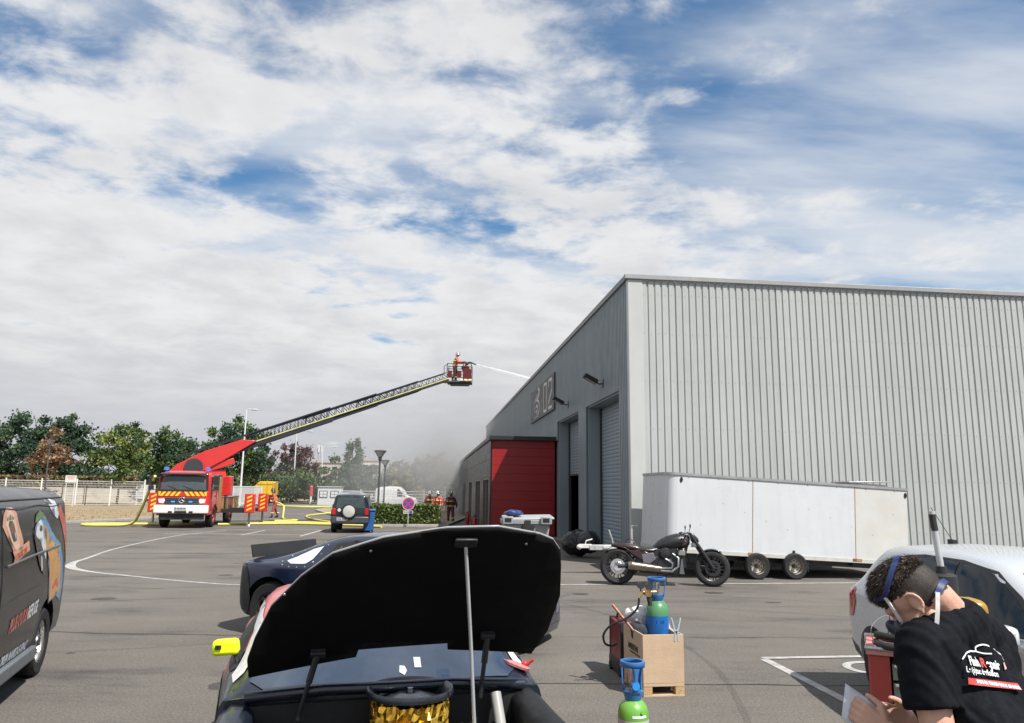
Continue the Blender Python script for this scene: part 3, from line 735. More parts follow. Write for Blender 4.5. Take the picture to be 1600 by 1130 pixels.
# parrot: back and tail blue, breast orange, face white, beak dark
par = vdec('parrot_graphic', [(-0.95, 1.62), (-1.12, 1.63), (-1.30, 1.58), (-1.48, 1.44), (-1.66, 1.36), (-1.88, 1.28), (-2.03, 1.10), (-2.10, 0.85), (-2.06, 0.66), (-1.82, 0.74), (-1.64, 0.72), (-1.50, 0.70), (-1.42, 0.95), (-1.32, 1.2), (-1.22, 1.42), (-1.0, 1.5)], M_bl, 0.004)
vdec('breast', [(-1.12, 1.50), (-1.26, 1.50), (-1.40, 1.36), (-1.62, 1.30), (-1.80, 1.20), (-1.93, 1.02), (-1.96, 0.78), (-1.80, 0.75), (-1.62, 0.73), (-1.52, 0.72), (-1.44, 0.95), (-1.38, 1.15), (-1.26, 1.28), (-1.2, 1.4)], M_or, 0.006, par)
vdec('breast_shade', [(-1.60, 0.86), (-1.75, 0.93), (-1.88, 0.86), (-1.86, 0.82), (-1.74, 0.87), (-1.62, 0.82)], M_rd, 0.0075, par)
vdec('crown', [(-0.84, 1.55), (-0.90, 1.63), (-1.04, 1.66), (-1.16, 1.63), (-1.22, 1.56), (-1.08, 1.585), (-0.96, 1.56)], M_gn, 0.0065, par)
vdec('face', [(-0.80, 1.50), (-0.90, 1.55), (-1.06, 1.57), (-1.16, 1.50), (-1.20, 1.40), (-1.24, 1.28), (-1.22, 1.17), (-1.12, 1.26), (-1.0, 1.36), (-0.86, 1.42)], M_wh, 0.008, par)
vdec('eye', [(-0.98, 1.49), (-1.02, 1.52), (-1.08, 1.51), (-1.09, 1.47), (-1.04, 1.455), (-0.99, 1.465)], M_bk, 0.0095, par)
vdec('beak', [(-0.78, 1.49), (-0.86, 1.42), (-1.0, 1.35), (-1.12, 1.24), (-1.22, 1.14), (-1.22, 1.02), (-1.12, 1.05), (-0.98, 1.14), (-0.86, 1.28), (-0.79, 1.40)], M_bk, 0.009, par)
vdec('beak_glint', [(-1.02, 1.22), (-1.06, 1.21), (-1.10, 1.08), (-1.06, 1.07)], M_wh, 0.0105, par)
vdec('white_patch', [(-1.34, 1.775), (-1.52, 1.776), (-1.76, 1.74), (-1.86, 1.60), (-1.78, 1.55), (-1.60, 1.60), (-1.44, 1.70)], M_wh, 0.004)
vdec('red_stripe', [(-1.80, 1.66), (-1.95, 1.70), (-2.16, 1.55), (-2.27, 1.30), (-2.28, 1.06), (-2.20, 1.05), (-2.12, 1.28), (-1.98, 1.46)], M_rd, 0.004)
# brewery style badge
bd = vdec('badge_graphic', [(0.19, 1.56), (0.15, 1.66), (0.05, 1.715), (-0.11, 1.715), (-0.24, 1.66), (-0.29, 1.56), (-0.42, 1.40), (-0.45, 1.31), (-0.16, 1.30), (0.0, 1.40)], M_pk, 0.004)
vdec('badge_field', [(0.11, 1.57), (0.08, 1.65), (0.02, 1.685), (-0.07, 1.685), (-0.16, 1.64), (-0.20, 1.56), (-0.27, 1.42), (-0.28, 1.34), (-0.16, 1.34), (-0.04, 1.42)], M_cr, 0.006, bd)
vdec('badge_cask', [(0.03, 1.57), (-0.0, 1.60), (-0.08, 1.60), (-0.13, 1.57), (-0.20, 1.44), (-0.18, 1.42), (-0.10, 1.42), (-0.05, 1.46)], mat('decal_brown', (0.16, 0.07, 0.06), 0.3, coat=0.3), 0.0075, bd)
vdec('badge_highlight', [(-0.12, 1.50), (-0.14, 1.50), (-0.17, 1.445), (-0.155, 1.44)], M_wh, 0.009, bd)
for i in range(5):
    q = 0.06 - i * 0.045; vdec('badge_flame', [(q + 0.014, 1.605 + 0.004 * i), (q, 1.635 + 0.012 * (2 - abs(i - 2))), (q - 0.012, 1.635 + 0.012 * (2 - abs(i - 2))), (q - 0.012, 1.605)], M_bk, 0.008, bd)
vdec('badge_ribbon', [(-0.06, 1.335), (-0.30, 1.36), (-0.58, 1.40), (-0.61, 1.31), (-0.34, 1.265), (-0.09, 1.225), (-0.12, 1.28)], M_pk, 0.010, bd)
def vtext(txt, x0, z0, size, m, slope, shear=0.25, sx=0.9, off=0.006, parent=van, bold=0.0):
    me = text_mesh(txt, size, lambda a, q: vpt(x0 - a, z0 + q + a * slope, off), 'lettering', m, 0.12, shear=shear, sx=sx, bold=bold)
    return link('lettering', me, parent)
vtext('LORANCERE', -0.13, 1.25, 0.078, M_rd, 0.115, 0.0, 0.86, 0.0125, bd, 0.002)
vtext('PLUS QU\'UN', -0.15, 0.64, 0.155, M_rd, 0.055, 0.3, 0.66, bold=0.006); vtext('REFUGE', -0.72, 0.672, 0.155, M_wh, 0.055, 0.3, 0.62, bold=0.006)
vtext('EILLER.FR - OREM MARDI-E-FINC', 0.42, 0.385, 0.115, M_wh, -0.008, 0.2, 0.79, bold=0.004)
for sg_ in (1, -1):
    skin_panel(vl, 'side_window', [(0.55, 1.16), (0.55, 1.62), (1.10, 1.60), (1.50, 1.32), (1.55, 1.16)], sg_, M_glass, van)
    skin_panel(vl, 'headlamp', [(2.05, 0.80), (2.0, 0.95), (2.25, 0.90), (2.38, 0.76), (2.3, 0.72)], sg_, M_lamp, van)
    skin_panel(vl, 'tail_light', [(-2.36, 0.95), (-2.36, 1.40), (-2.45, 1.40), (-2.45, 0.95)], sg_, M_tail, van)
top_panel(vl, 'windscreen', [(1.28, -0.68), (1.28, 0.68), (1.78, 0.76), (1.78, -0.76)], M_glass, van)
b = MB(); b.box((-2.47, 0, 0.46), (0.16, 1.6, 0.24)); b.box((2.42, 0, 0.44), (0.16, 1.3, 0.24)); b.build('bumper', M_plast, van, bevel=0.04)

# ---- white hatchback on the right
M_white = mat('car_white', (0.49, 0.515, 0.54), 0.28, var=0.03, vs=2, coat=0.6, dirt=0.10, dirtc=(0.5, 0.48, 0.44), rvar=0.05)
golf = thing('parked_car', 'white hatchback parked in the disabled bay at the right', 'car', (4.30, 6.02, 0), R(-92.5))
gl = Loft([(-2.05, sec(0.60, 0.44, 0.74, 0.80, 0.52, 0.03)), (-2.01, sec(0.76, 0.36, 0.88, 0.95, 0.60, 0.03)), (-1.94, sec(0.83, 0.30, 0.95, 1.06, 0.63, 0.04)), (-1.80, sec(0.865, 0.26, 0.975, 1.26, 0.60, 0.05)),
           (-1.62, sec(0.875, 0.24, 0.98, 1.405, 0.575, 0.055)), (-1.40, sec(0.88, 0.22, 0.98, 1.455, 0.58, 0.06)), (-0.9, sec(0.88, 0.20, 0.975, 1.485, 0.60, 0.06)), (-0.2, sec(0.88, 0.19, 0.965, 1.485, 0.605, 0.06)),
           (0.35, sec(0.88, 0.19, 0.955, 1.435, 0.60, 0.06)), (0.75, sec(0.88, 0.20, 0.945, 1.28, 0.61, 0.06)), (1.12, sec(0.88, 0.22, 0.935, 1.06, 0.68, 0.05)), (1.45, sec(0.875, 0.24, 0.90, 0.965, 0.70, 0.035)),
           (1.85, sec(0.84, 0.24, 0.80, 0.875, 0.66, 0.04)), (2.08, sec(0.74, 0.26, 0.62, 0.72, 0.54, 0.05)), (2.16, sec(0.58, 0.32, 0.52, 0.58, 0.42, 0.04))], 4, 3)
body = gl.mesh().build('body', M_white, golf, smooth=40)
cut(body, [(-1.29, 0.32, 0.365, 0.5, 1.2), (-1.29, 0.32, 0.365, -1.2, -0.5), (1.29, 0.32, 0.365, 0.5, 1.2), (1.29, 0.32, 0.365, -1.2, -0.5)])
for x in (-1.29, 1.29):
    for y in (0.865, -0.865): wheel(golf, x, y, 0.318, 0.20, 0.64, M_rimw, 5)
M_int = mat('seat_fabric', (0.02, 0.022, 0.026), 0.8)
for sg_ in (1, -1):
    skin_panel(gl, 'window_trim', [(-1.42, 1.0), (-1.20, 1.29), (-1.0, 1.375), (-0.7, 1.405), (-0.1, 1.41), (0.35, 1.365), (0.66, 1.225), (1.06, 0.985), (1.04, 0.965), (0, 0.985), (-1.0, 1.0)], sg_, M_ink, golf, 0.004, 0.08)
    skin_panel(gl, 'rear_window', [(-1.30, 1.02), (-1.08, 1.28), (-0.9, 1.355), (-0.66, 1.38), (-0.13, 1.388), (-0.13, 1.01)], sg_, M_glass, golf, 0.008, 0.08)
    skin_panel(gl, 'front_window', [(-0.05, 1.005), (-0.05, 1.386), (0.33, 1.345), (0.62, 1.21), (0.97, 1.0), (0.9, 0.985)], sg_, M_glass, golf, 0.008, 0.08)
    skin_panel(gl, 'tail_light', [(-1.74, 0.72), (-1.68, 0.86), (-1.72, 0.985), (-1.84, 1.0), (-1.97, 0.92), (-2.0, 0.76), (-1.90, 0.69)], sg_, M_tail, golf, 0.008, 0.05)
    skin_panel(gl, 'bumper_trim', [(-1.66, 0.26), (-1.70, 0.42), (-1.98, 0.47), (-1.99, 0.40), (-1.9, 0.30)], sg_, M_plast, golf, 0.006, 0.06)
    b = MB(); b.tube([(x, sg_ * (gl.side(x, z) + 0.002), z) for x, z in ((-0.09, 1.39), (-0.10, 1.1), (-0.11, 0.98), (-0.13, 0.7), (-0.14, 0.45), (-0.12, 0.27))], 0.006, 6); b.build('door_gap', M_ink, golf, smooth=60)
    b = MB(); b.tube([(x, sg_ * (gl.side(x, z) + 0.002), z) for x, z in ((-0.95, 1.0), (-0.93, 0.8), (-0.98, 0.65))], 0.005, 6); b.build('door_gap', M_ink, golf, smooth=60)
    b = MB(); b.tube([(x, sg_ * (gl.side(x, 0.975) + 0.008), 0.975 + 0.008 * (-x)) for x in (-1.2, -0.6, 0, 0.6, 1.0)], 0.012, 6); b.build('belt_line', M_white, golf, smooth=60)
    b = MB(); b.box((-0.45, sg_ * 0.895, 0.83), (0.20, 0.03, 0.035)); b.box((0.55, sg_ * 0.895, 0.80), (0.20, 0.03, 0.035)); b.build('door_handle', M_white, golf, bevel=0.01)
    b = MB(); b.box((0.92, sg_ * 0.97, 1.0), (0.14, 0.18, 0.14)); b.build('mirror', M_white, golf, bevel=0.04)
    skin_panel(gl, 'headlamp', [(1.70, 0.66), (1.72, 0.78), (1.95, 0.74), (2.06, 0.62), (1.98, 0.58)], sg_, M_lamp, golf, 0.006, 0.06)
top_panel(gl, 'rear_screen', [(-1.90, -0.52), (-1.90, 0.52), (-1.66, 0.48), (-1.66, -0.48)], M_glass, golf)
top_panel(gl, 'windscreen', [(0.48, -0.52), (0.48, 0.52), (1.14, 0.62), (1.14, -0.62)], M_glass, golf)
b = MB(); b.box((-1.42, 0, 1.472), (0.10, 0.045, 0.05)); b.cyl((-1.42, 0, 1.49), (-1.78, 0, 1.80), 0.004, n=6); b.build('aerial', M_ink, golf, bevel=0.01)
plate(golf, (-2.055, 0, 0.62), 0.52, 0.11, 'BX-417-LN', PI)

# ---- dark compact off-roader with a spare wheel on its tail
M_suv = mat('suv_green_black', (0.014, 0.020, 0.026), 0.25, var=0.12, vs=2, coat=0.3, dirt=0.1, dirtc=(0.06, 0.055, 0.05))
M_suvlo = mat('suv_grey', (0.045, 0.05, 0.058), 0.45, var=0.12)
suv = thing('suv', 'dark off-roader with white spare wheel cover, seen from behind', 'car', (-7.15, 34.4, 0), R(97))
def ss(w, zb, zbelt, ztop, wtop, cr=0.05): return sec(w, zb, zbelt, ztop, wtop, cr)
sl_ = Loft([(-1.86, ss(0.72, 0.46, 0.98, 1.52, 0.56)), (-1.82, ss(0.80, 0.42, 1.02, 1.60, 0.60)), (-1.70, ss(0.835, 0.38, 1.02, 1.635, 0.64)), (-0.8, ss(0.845, 0.34, 1.02, 1.66, 0.66)), (0.1, ss(0.845, 0.34, 1.0, 1.64, 0.66)), (0.5, ss(0.845, 0.34, 1.0, 1.50, 0.66)),
            (0.95, ss(0.84, 0.34, 0.98, 1.14, 0.70)), (1.3, ss(0.835, 0.36, 0.96, 1.03, 0.70, 0.04)), (1.75, ss(0.80, 0.40, 0.88, 0.94, 0.64, 0.05)), (1.88, ss(0.66, 0.44, 0.70, 0.78, 0.5, 0.05))], 3, 3)
body = sl_.mesh().build('body', M_suv, suv, smooth=40)
cut(body, [(-1.1, 0.36, 0.42, 0.5, 1.2), (-1.1, 0.36, 0.42, -1.2, -0.5), (1.1, 0.36, 0.42, 0.5, 1.2), (1.1, 0.36, 0.42, -1.2, -0.5)])
for x in (-1.1, 1.1):
    for y in (0.84, -0.84): wheel(suv, x, y, 0.345, 0.23, 0.6, M_rimw, 5)
b = MB(); b.box((-1.90, 0, 0.56), (0.18, 1.62, 0.30)); b.build('bumper', M_suvlo, suv, bevel=0.05)
b = MB(); b.prism([(-0.62, 1.06), (0.62, 1.06), (0.545, 1.50), (-0.545, 1.50)], 'yz', -1.872, -1.84); b.build('rear_screen', mat('suv_glass', (0.06, 0.085, 0.09), 0.10, var=0.2, spec=0.35), suv, bevel=0.01)
b = MB()
for yy in (-0.28, 0.30): b.box((-1.60, yy, 1.14), (0.10, 0.24, 0.26))
b.build('headrest', M_int, suv, bevel=0.05)
for sg_ in (1, -1):
    b = MB(); b.box((-1.855, sg_ * 0.70, 0.91), (0.07, 0.16, 0.28)); b.build('tail_light', M_tail, suv, bevel=0.02)
    skin_panel(sl_, 'side_window', [(-1.65, 1.08), (-1.60, 1.50), (-0.95, 1.53), (-0.9, 1.06)], sg_, M_glass, suv); skin_panel(sl_, 'side_window', [(-0.82, 1.06), (-0.86, 1.53), (0.05, 1.50), (0.75, 1.10), (0.7, 1.05)], sg_, M_glass, suv)
    b = MB(); b.box((0.62, sg_ * 0.95, 1.10), (0.12, 0.18, 0.14)); b.build('mirror', M_plast, suv, bevel=0.03)
T = Matrix.Translation((-1.93, 0.04, 0.93)) @ Matrix.Rotation(R(-90), 4, 'Y')
b = MB(); b.lathe([(0.30, -0.06), (0.335, -0.04), (0.335, 0.10), (0.29, 0.13), (0.245, 0.125)], 32, T); sp_ = b.build('spare_wheel', M_tyre, suv, smooth=40)
b = MB(); b.lathe([(0.245, 0.10), (0.25, 0.135), (0.20, 0.15), (0.05, 0.155), (0.0, 0.156)], 32, T, caps=False); b.lathe([(0.03, 0.15), (0.03, 0.165), (0, 0.166)], 10, T); b.build('wheel_cover', mat('cover_white', (0.48, 0.48, 0.45), 0.4, var=0.08, dirt=0.3, dirtc=(0.4, 0.37, 0.32)), sp_, smooth=40)
b = MB(); b.lathe([(0.0, 0), (0.075, 0), (0.075, 0.01), (0.0, 0.011)], 20, Matrix.Translation((-1.865, 0.47, 0.98)) @ Matrix.Rotation(R(-90), 4, 'Y')); b.build('round_sticker', mat('sticker_pale', (0.55, 0.56, 0.55), 0.5), suv)
plate(suv, (-1.995, 0.34, 0.60), 0.50, 0.11, 'CR-259-VZ', PI)
top_panel(sl_, 'windscreen', [(0.38, -0.60), (0.38, 0.60), (0.98, 0.68), (0.98, -0.68)], M_glass, suv)

# ---- dark blue stock car behind the raised bonnet
M_navy = mat('navy_paint', (0.004, 0.009, 0.028), 0.2, var=0.08, vs=2, coat=0.6, rvar=0.06)
M_mattb = mat('matt_black_panel', (0.018, 0.019, 0.021), 0.5, var=0.15, vs=3, dirt=0.2, dirtc=(0.05, 0.05, 0.05))
rc = thing('race_car', 'dark blue stock car with black tail and flat rear spoiler', 'race car', (-1.50, 10.42, 0), R(-21))
rl = Loft([(-2.04, sec(0.68, 0.30, 0.80, 0.88, 0.60, 0.03)), (-1.98, sec(0.82, 0.24, 0.88, 0.955, 0.70, 0.03)), (-1.82, sec(0.91, 0.20, 0.90, 0.98, 0.74, 0.03)), (-1.52, sec(0.95, 0.20, 0.905, 1.0, 0.74, 0.03)), (-1.25, sec(0.96, 0.18, 0.91, 1.08, 0.68, 0.04)), (-0.9, sec(0.955, 0.16, 0.91, 1.215, 0.60, 0.05)),
           (-0.55, sec(0.95, 0.15, 0.905, 1.30, 0.58, 0.05)), (-0.1, sec(0.95, 0.15, 0.90, 1.325, 0.58, 0.05)), (0.3, sec(0.95, 0.15, 0.89, 1.29, 0.58, 0.05)), (0.85, sec(0.95, 0.15, 0.875, 1.06, 0.64, 0.05)), (1.22, sec(0.955, 0.16, 0.84, 0.93, 0.72, 0.04)), (1.62, sec(0.95, 0.16, 0.76, 0.84, 0.74, 0.05)), (1.95, sec(0.88, 0.14, 0.60, 0.68, 0.66, 0.05)), (2.08, sec(0.70, 0.13, 0.40, 0.50, 0.5, 0.06)), (2.12, sec(0.5, 0.16, 0.34, 0.40, 0.34, 0.05))], 4, 3)
body = rl.mesh().build('body', M_navy, rc, smooth=40)
cut(body, [(-1.4, 0.35, 0.41, 0.5, 1.3), (-1.4, 0.35, 0.41, -1.3, -0.5), (1.3, 0.35, 0.41, 0.5, 1.3), (1.3, 0.35, 0.41, -1.3, -0.5)])
for x in (-1.4, 1.3):
    for y in (0.93, -0.93): wheel(rc, x, y, 0.345, 0.28, 0.60, M_rimd, 8)
for sg_ in (1, -1):
    skin_panel(rl, 'tail_panel', [(-2.02, 0.28), (-2.01, 0.86), (-1.94, 0.90), (-1.84, 0.90), (-1.76, 0.72), (-1.72, 0.46), (-1.76, 0.22), (-1.95, 0.24)], sg_, M_mattb, rc, 0.006, 0.06)
    qw = skin_panel(rl, 'quarter_window', [(-1.22, 0.965), (-1.12, 1.01), (-0.92, 1.115), (-0.78, 1.155), (-0.83, 1.0), (-0.90, 0.94), (-1.12, 0.935)], sg_, mat('clear_polycarbonate', (0.55, 0.62, 0.68), 0.12, var=0.12, vs=5), rc, 0.008, 0.06)
    rv_ = MB()
    for x, z in ((-1.28, 0.95), (-1.2, 1.015), (-1.06, 1.085), (-0.95, 1.145), (-0.82, 1.195), (-0.72, 1.17), (-0.75, 1.06), (-0.80, 0.96), (-0.88, 0.905), (-1.0, 0.895), (-1.12, 0.895), (-1.24, 0.915)):
        rv_.ell((x, sg_ * (rl.side(x, z) + 0.006), z), (0.011, 0.011, 0.011), 8, 5)
    rv_.build('rivets', M_chrome, qw, smooth=60)
    skin_panel(rl, 'window_opening', [(-0.66, 0.94), (-0.58, 1.19), (-0.3, 1.24), (0.2, 1.22), (0.72, 0.96), (0.68, 0.92)], sg_, M_ink, rc, 0.006, 0.06)
    nt = MB()
    for i in range(7):
        x = -0.5 + i * 0.12; nt.tube([(x, sg_ * (rl.side(x, 0.95) + 0.012), 0.95), (x + 0.02, sg_ * (rl.side(x, 1.16) + 0.012), 1.16 - 0.012 * i)], 0.012, 5)
    for z in (0.98, 1.05, 1.12): nt.tube([(x, sg_ * (rl.side(x, z) + 0.014), z) for x in (-0.56, -0.3, 0, 0.28)], 0.010, 5)
    nt.build('window_net', mat('net_dark', (0.06, 0.055, 0.06), 0.8), rc)
b = MB(); b.box((-1.90, 0, 1.05), (0.02, 1.46, 0.17), (0, R(-14), 0)); b.build('rear_spoiler', M_mattb, rc)
b = MB(); b.box((-2.02, 0, 0.56), (0.06, 1.3, 0.56)); b.build('rear_fascia', M_mattb, rc, bevel=0.04)
top_panel(rl, 'rear_screen', [(-1.34, -0.48), (-1.34, 0.48), (-0.72, 0.44), (-0.72, -0.44)], M_glass, rc); top_panel(rl, 'windscreen', [(0.40, -0.5), (0.40, 0.5), (1.05, 0.62), (1.05, -0.62)], M_glass, rc)
# ---- foreground race car with its bonnet up
M_car = mat('race_red', (0.50, 0.10, 0.10), 0.35, var=0.15, vs=3, coat=0.4, dirt=0.5, dirtc=(0.42, 0.26, 0.25))
M_bay = mat('engine_bay_black', (0.010, 0.010, 0.011), 0.55, var=0.25, vs=8)
M_hood = mat('bonnet_inner', (0.0035, 0.0035, 0.004), 0.7, var=0.3, vs=3, spec=0.2)
M_cowl = mat('cowl_navy', (0.006, 0.010, 0.020), 0.3, var=0.15, vs=4, coat=0.4)
fc = thing('race_car', 'red and black race car in front with its bonnet propped open', 'race car', (-0.71, 4.33, 0), R(-76))
fl = Loft([(-2.35, sec(0.60, 0.34, 0.86, 0.94, 0.56, 0.03)), (-2.25, sec(0.74, 0.24, 0.92, 1.0, 0.62, 0.03)), (-1.7, sec(0.86, 0.20, 0.95, 1.08, 0.68, 0.04)), (-1.3, sec(0.86, 0.18, 0.96, 1.24, 0.62, 0.05)), (-0.95, sec(0.86, 0.16, 0.96, 1.31, 0.62, 0.05)), (-0.5, sec(0.86, 0.16, 0.955, 1.31, 0.63, 0.05)),
           (-0.1, sec(0.85, 0.16, 0.95, 1.25, 0.62, 0.05)), (0.25, sec(0.82, 0.17, 0.935, 1.09, 0.62, 0.05)), (0.46, sec(0.80, 0.18, 0.93, 0.985, 0.70, 0.04)), (0.50, sec(0.80, 0.18, 0.925, 0.965, 0.72, 0.03))], 4, 3)
body = fl.mesh().build('body', [M_car, M_cowl], fc, smooth=40)
for p in body.data.polygons: p.material_index = 1 if p.center.x > 0.02 else 0
cut(body, [(-1.45, 0.34, 0.40, 0.45, 1.2), (-1.45, 0.34, 0.40, -1.2, -0.45)])
for y in (0.80, -0.80):
    wheel(fc, -1.45, y, 0.335, 0.26, 0.6, M_rimd, 8); wheel(fc, 1.35, y, 0.335, 0.26, 0.6, M_rimd, 8)
M_ws = mat('windscreen_polycarbonate', (0.014, 0.028, 0.054), 0.07, var=0.3, vs=5, spec=1.0, coat=1.0, dirt=0.3, dirtc=(0.07, 0.09, 0.12), rvar=0.04)
ws = top_panel(fl, 'windscreen', [(0.47, -0.58), (0.38, -0.66), (0.05, -0.56), (-0.14, -0.50), (-0.14, 0.50), (0.05, 0.56), (0.36, 0.68), (0.44, 0.62), (0.48, 0.3), (0.49, 0.0)], M_ws, fc, 0.006, 0.08)
me = flat_mesh([[(0.40, 0.14), (0.40, 0.175), (0.33, 0.175), (0.33, 0.14)]], lambda a, b_: (a, b_, fl.top(a, b_) + 0.010), 0.05, 'sticker', mat('sticker_white', (0.45, 0.45, 0.44), 0.4, var=0.2, vs=30)); link('sticker', me, ws)
me = flat_mesh([[(0.43, 0.06), (0.45, 0.085), (0.42, 0.10), (0.39, 0.09), (0.385, 0.065)]], lambda a, b_: (a, b_, fl.top(a, b_) + 0.010), 0.05, 'sticker', MATS['sticker_white']); link('sticker', me, ws)
for sg_ in (1, -1):
    skin_panel(fl, 'side_window', [(-0.95, 0.985), (-0.85, 1.17), (-0.3, 1.185), (0.12, 1.0), (0.1, 0.97)], sg_, M_ink, fc, 0.005, 0.06)
    skin_panel(fl, 'white_stripe', [(-1.35, 1.0), (-1.25, 1.10), (-0.92, 1.225), (-0.4, 1.235), (-0.08, 1.185), (0.22, 1.02), (0.30, 0.965), (0.18, 0.975), (-0.1, 1.13), (-0.4, 1.195), (-0.9, 1.185), (-1.1, 1.05)], sg_, mat('stripe_white', (0.62, 0.60, 0.60), 0.4, var=0.15, vs=9, dirt=0.4, dirtc=(0.35, 0.3, 0.3)), fc, 0.007, 0.05)
    st_ = skin_panel(fl, 'sponsor_sticker', [(-0.35, 0.70), (-0.35, 0.90), (0.10, 0.915), (0.46, 0.88), (0.47, 0.66), (0.2, 0.68)], sg_, MATS['sticker_white'], fc, 0.006, 0.06)
    for x, z, w_, h_, mm in ((-0.2, 0.80, 0.09, 0.05, M_ink), (0.0, 0.83, 0.06, 0.05, mat('sticker_blue', (0.04, 0.08, 0.28), 0.4)), (0.15, 0.78, 0.10, 0.04, M_ink), (0.30, 0.80, 0.07, 0.09, mat('neon_yellow', (0.62, 0.80, 0.02), 0.4))):
        skin_panel(fl, 'sticker_print', [(x, z), (x + w_, z + 0.01), (x + w_ + 0.01, z + h_), (x + 0.01, z + h_ - 0.01)], sg_, mm, st_, 0.009, 0.05)
# front wings: a skin from the door line to the nose with an arched top
def wing(sgn):
    st = [(0.46, 0.80, 0.925, 0.18), (0.75, 0.815, 0.90, 0.20), (1.05, 0.83, 0.885, 0.50), (1.35, 0.84, 0.86, 0.72), (1.65, 0.82, 0.80, 0.46), (1.95, 0.74, 0.70, 0.22), (2.1, 0.60, 0.60, 0.22)]
    mb = MB(); rows = []
    for x, w_, zt, zb in st:
        rows.append([(x, sgn * w_ * 0.985, zb), (x, sgn * w_, lerp(zb, zt, 0.5)), (x, sgn * w_ * 0.985, zt - 0.09), (x, sgn * w_ * 0.955, zt - 0.03), (x, sgn * w_ * 0.90, zt), (x, sgn * w_ * 0.80, zt - 0.005), (x, sgn * w_ * 0.77, zt - 0.03), (x, sgn * w_ * 0.76, zt - 0.22)])
    rows = list(zip(*[catmull(r_, 4) for r_ in zip(*rows)]))
    n = len(rows[0]); mb.add([p for r_ in rows for p in r_], [(i * n + j, (i + 1) * n + j, (i + 1) * n + j + 1, i * n + j + 1) for i in range(len(rows) - 1) for j in range(n - 1)])
    o = mb.build('front_wing', M_bay if sgn > 0 else mat('wing_navy', (0.009, 0.012, 0.022), 0.35, var=0.2, coat=0.3), fc, smooth=45)
    md = o.modifiers.new('t', 'SOLIDIFY'); md.thickness = 0.006
    return o
wing(1); wl_ = wing(-1)
b = MB(); b.tube([(x, -w_, z) for x, w_, z in ((0.44, 0.812, 0.62), (0.70, 0.825, 0.60), (1.0, 0.838, 0.6))], 0.014, 6); b.build('neon_edge', MATS['neon_yellow'], wl_, smooth=60)
b = MB(); b.box((1.25, 0, 0.20), (1.6, 1.30, 0.04)); b.box((0.52, 0, 0.56), (0.03, 1.36, 0.70)); b.box((2.06, 0, 0.45), (0.05, 1.1, 0.46)); b.build('engine_bay', M_bay, fc)
b = MB(); b.tube([(0.52, -0.66, 0.945), (0.60, -0.3, 0.985), (0.63, 0.0, 0.99), (0.60, 0.3, 0.985), (0.52, 0.68, 0.945)], 0.028, 8); b.build('cowl_edge', M_cowl, fc, smooth=60)
b = MB(); b.box((1.15, 0.0, 0.55), (0.62, 0.50, 0.44)); b.box((1.2, 0.27, 0.70), (0.5, 0.14, 0.10), (R(20), 0, 0)); b.box((1.2, -0.27, 0.70), (0.5, 0.14, 0.10), (R(-20), 0, 0)); b.build('engine_block', mat('engine_dark', (0.03, 0.03, 0.032), 0.5, var=0.3, vs=12), fc, bevel=0.03)
# air cleaner with its lid and gold foil wrap
T = Matrix.Translation((0.70, 0.085, 0.0))
TLID = Matrix.Translation((0.70, 0.085, 0.05))
b = MB()
nf, nr_ = 90, 9; rnd = random.Random(3)
foil = [[0.176 + rnd.uniform(-0.011, 0.011) for j in range(nr_ + 1)] for i in range(nf)]
b.add([(foil[i][j] * math.cos(2 * PI * (i + rnd.uniform(-.3, .3)) / nf), foil[i][j] * math.sin(2 * PI * i / nf), 0.72 + j * 0.026 + rnd.uniform(-.006, .006)) for i in range(nf) for j in range(nr_ + 1)],
      [t_ for i in range(nf) for j in range(nr_) for t_ in ((i * (nr_ + 1) + j, ((i + 1) % nf) * (nr_ + 1) + j, ((i + 1) % nf) * (nr_ + 1) + j + 1), (i * (nr_ + 1) + j, ((i + 1) % nf) * (nr_ + 1) + j + 1, i * (nr_ + 1) + j + 1))], 0, T)
ac = b.build('air_cleaner', mat('gold_foil', (0.85, 0.50, 0.07), 0.22, 1.0, var=0.35, vs=30), fc)
b = MB(); b.lathe([(0.0, 0.905), (0.02, 0.908), (0.022, 0.93), (0.05, 0.932), (0.12, 0.912), (0.15, 0.905), (0.160, 0.920), (0.188, 0.952), (0.200, 0.955), (0.206, 0.94), (0.202, 0.925), (0.18, 0.915)], 40, TLID, caps=False); b.build('lid', mat('filter_lid', (0.018, 0.021, 0.028), 0.28, var=0.2, vs=6, coat=0.3), ac, smooth=50)
b = MB(); b.cyl((0.70, 0.085, 0.955), (0.70, 0.085, 1.0), 0.014, n=8); b.build('wing_nut', M_steel, ac)
b = MB(); b.cyl((0.72, -0.56, 0.62), (0.72, -0.56, 0.80), 0.05, n=16); b.cyl((0.72, -0.56, 0.80), (0.72, -0.56, 0.83), 0.056, n=16); b.build('reservoir', mat('reservoir_grey', (0.10, 0.12, 0.14), 0.3), fc, smooth=40)
b = MB(); b.cyl((0.72, -0.56, 0.83), (0.72, -0.56, 0.86), 0.03, n=12); b.build('reservoir_cap', mat('cap_red', (0.35, 0.04, 0.03), 0.4), fc, smooth=40)
b = MB(); b.tube([(0.60, 0.52, 0.93), (0.68, 0.53, 0.80), (0.78, 0.54, 0.60), (0.8, 0.54, 0.4)], 0.028, 10); b.build('coolant_pipe', mat('pipe_grey', (0.33, 0.33, 0.31), 0.4), fc, smooth=60)
b = MB(); b.box((0.80, 0.61, 0.70), (0.08, 0.07, 0.22), (0, R(6), 0.2)); b.build('bottle', mat('bottle_white', (0.62, 0.62, 0.60), 0.45), fc, bevel=0.02)
b = MB(); b.cyl((0.90, 0.68, 0.66), (0.90, 0.68, 0.70), 0.05, n=16); b.build('filler_cap', mat('cap_cream', (0.55, 0.50, 0.38), 0.5), fc, smooth=40)
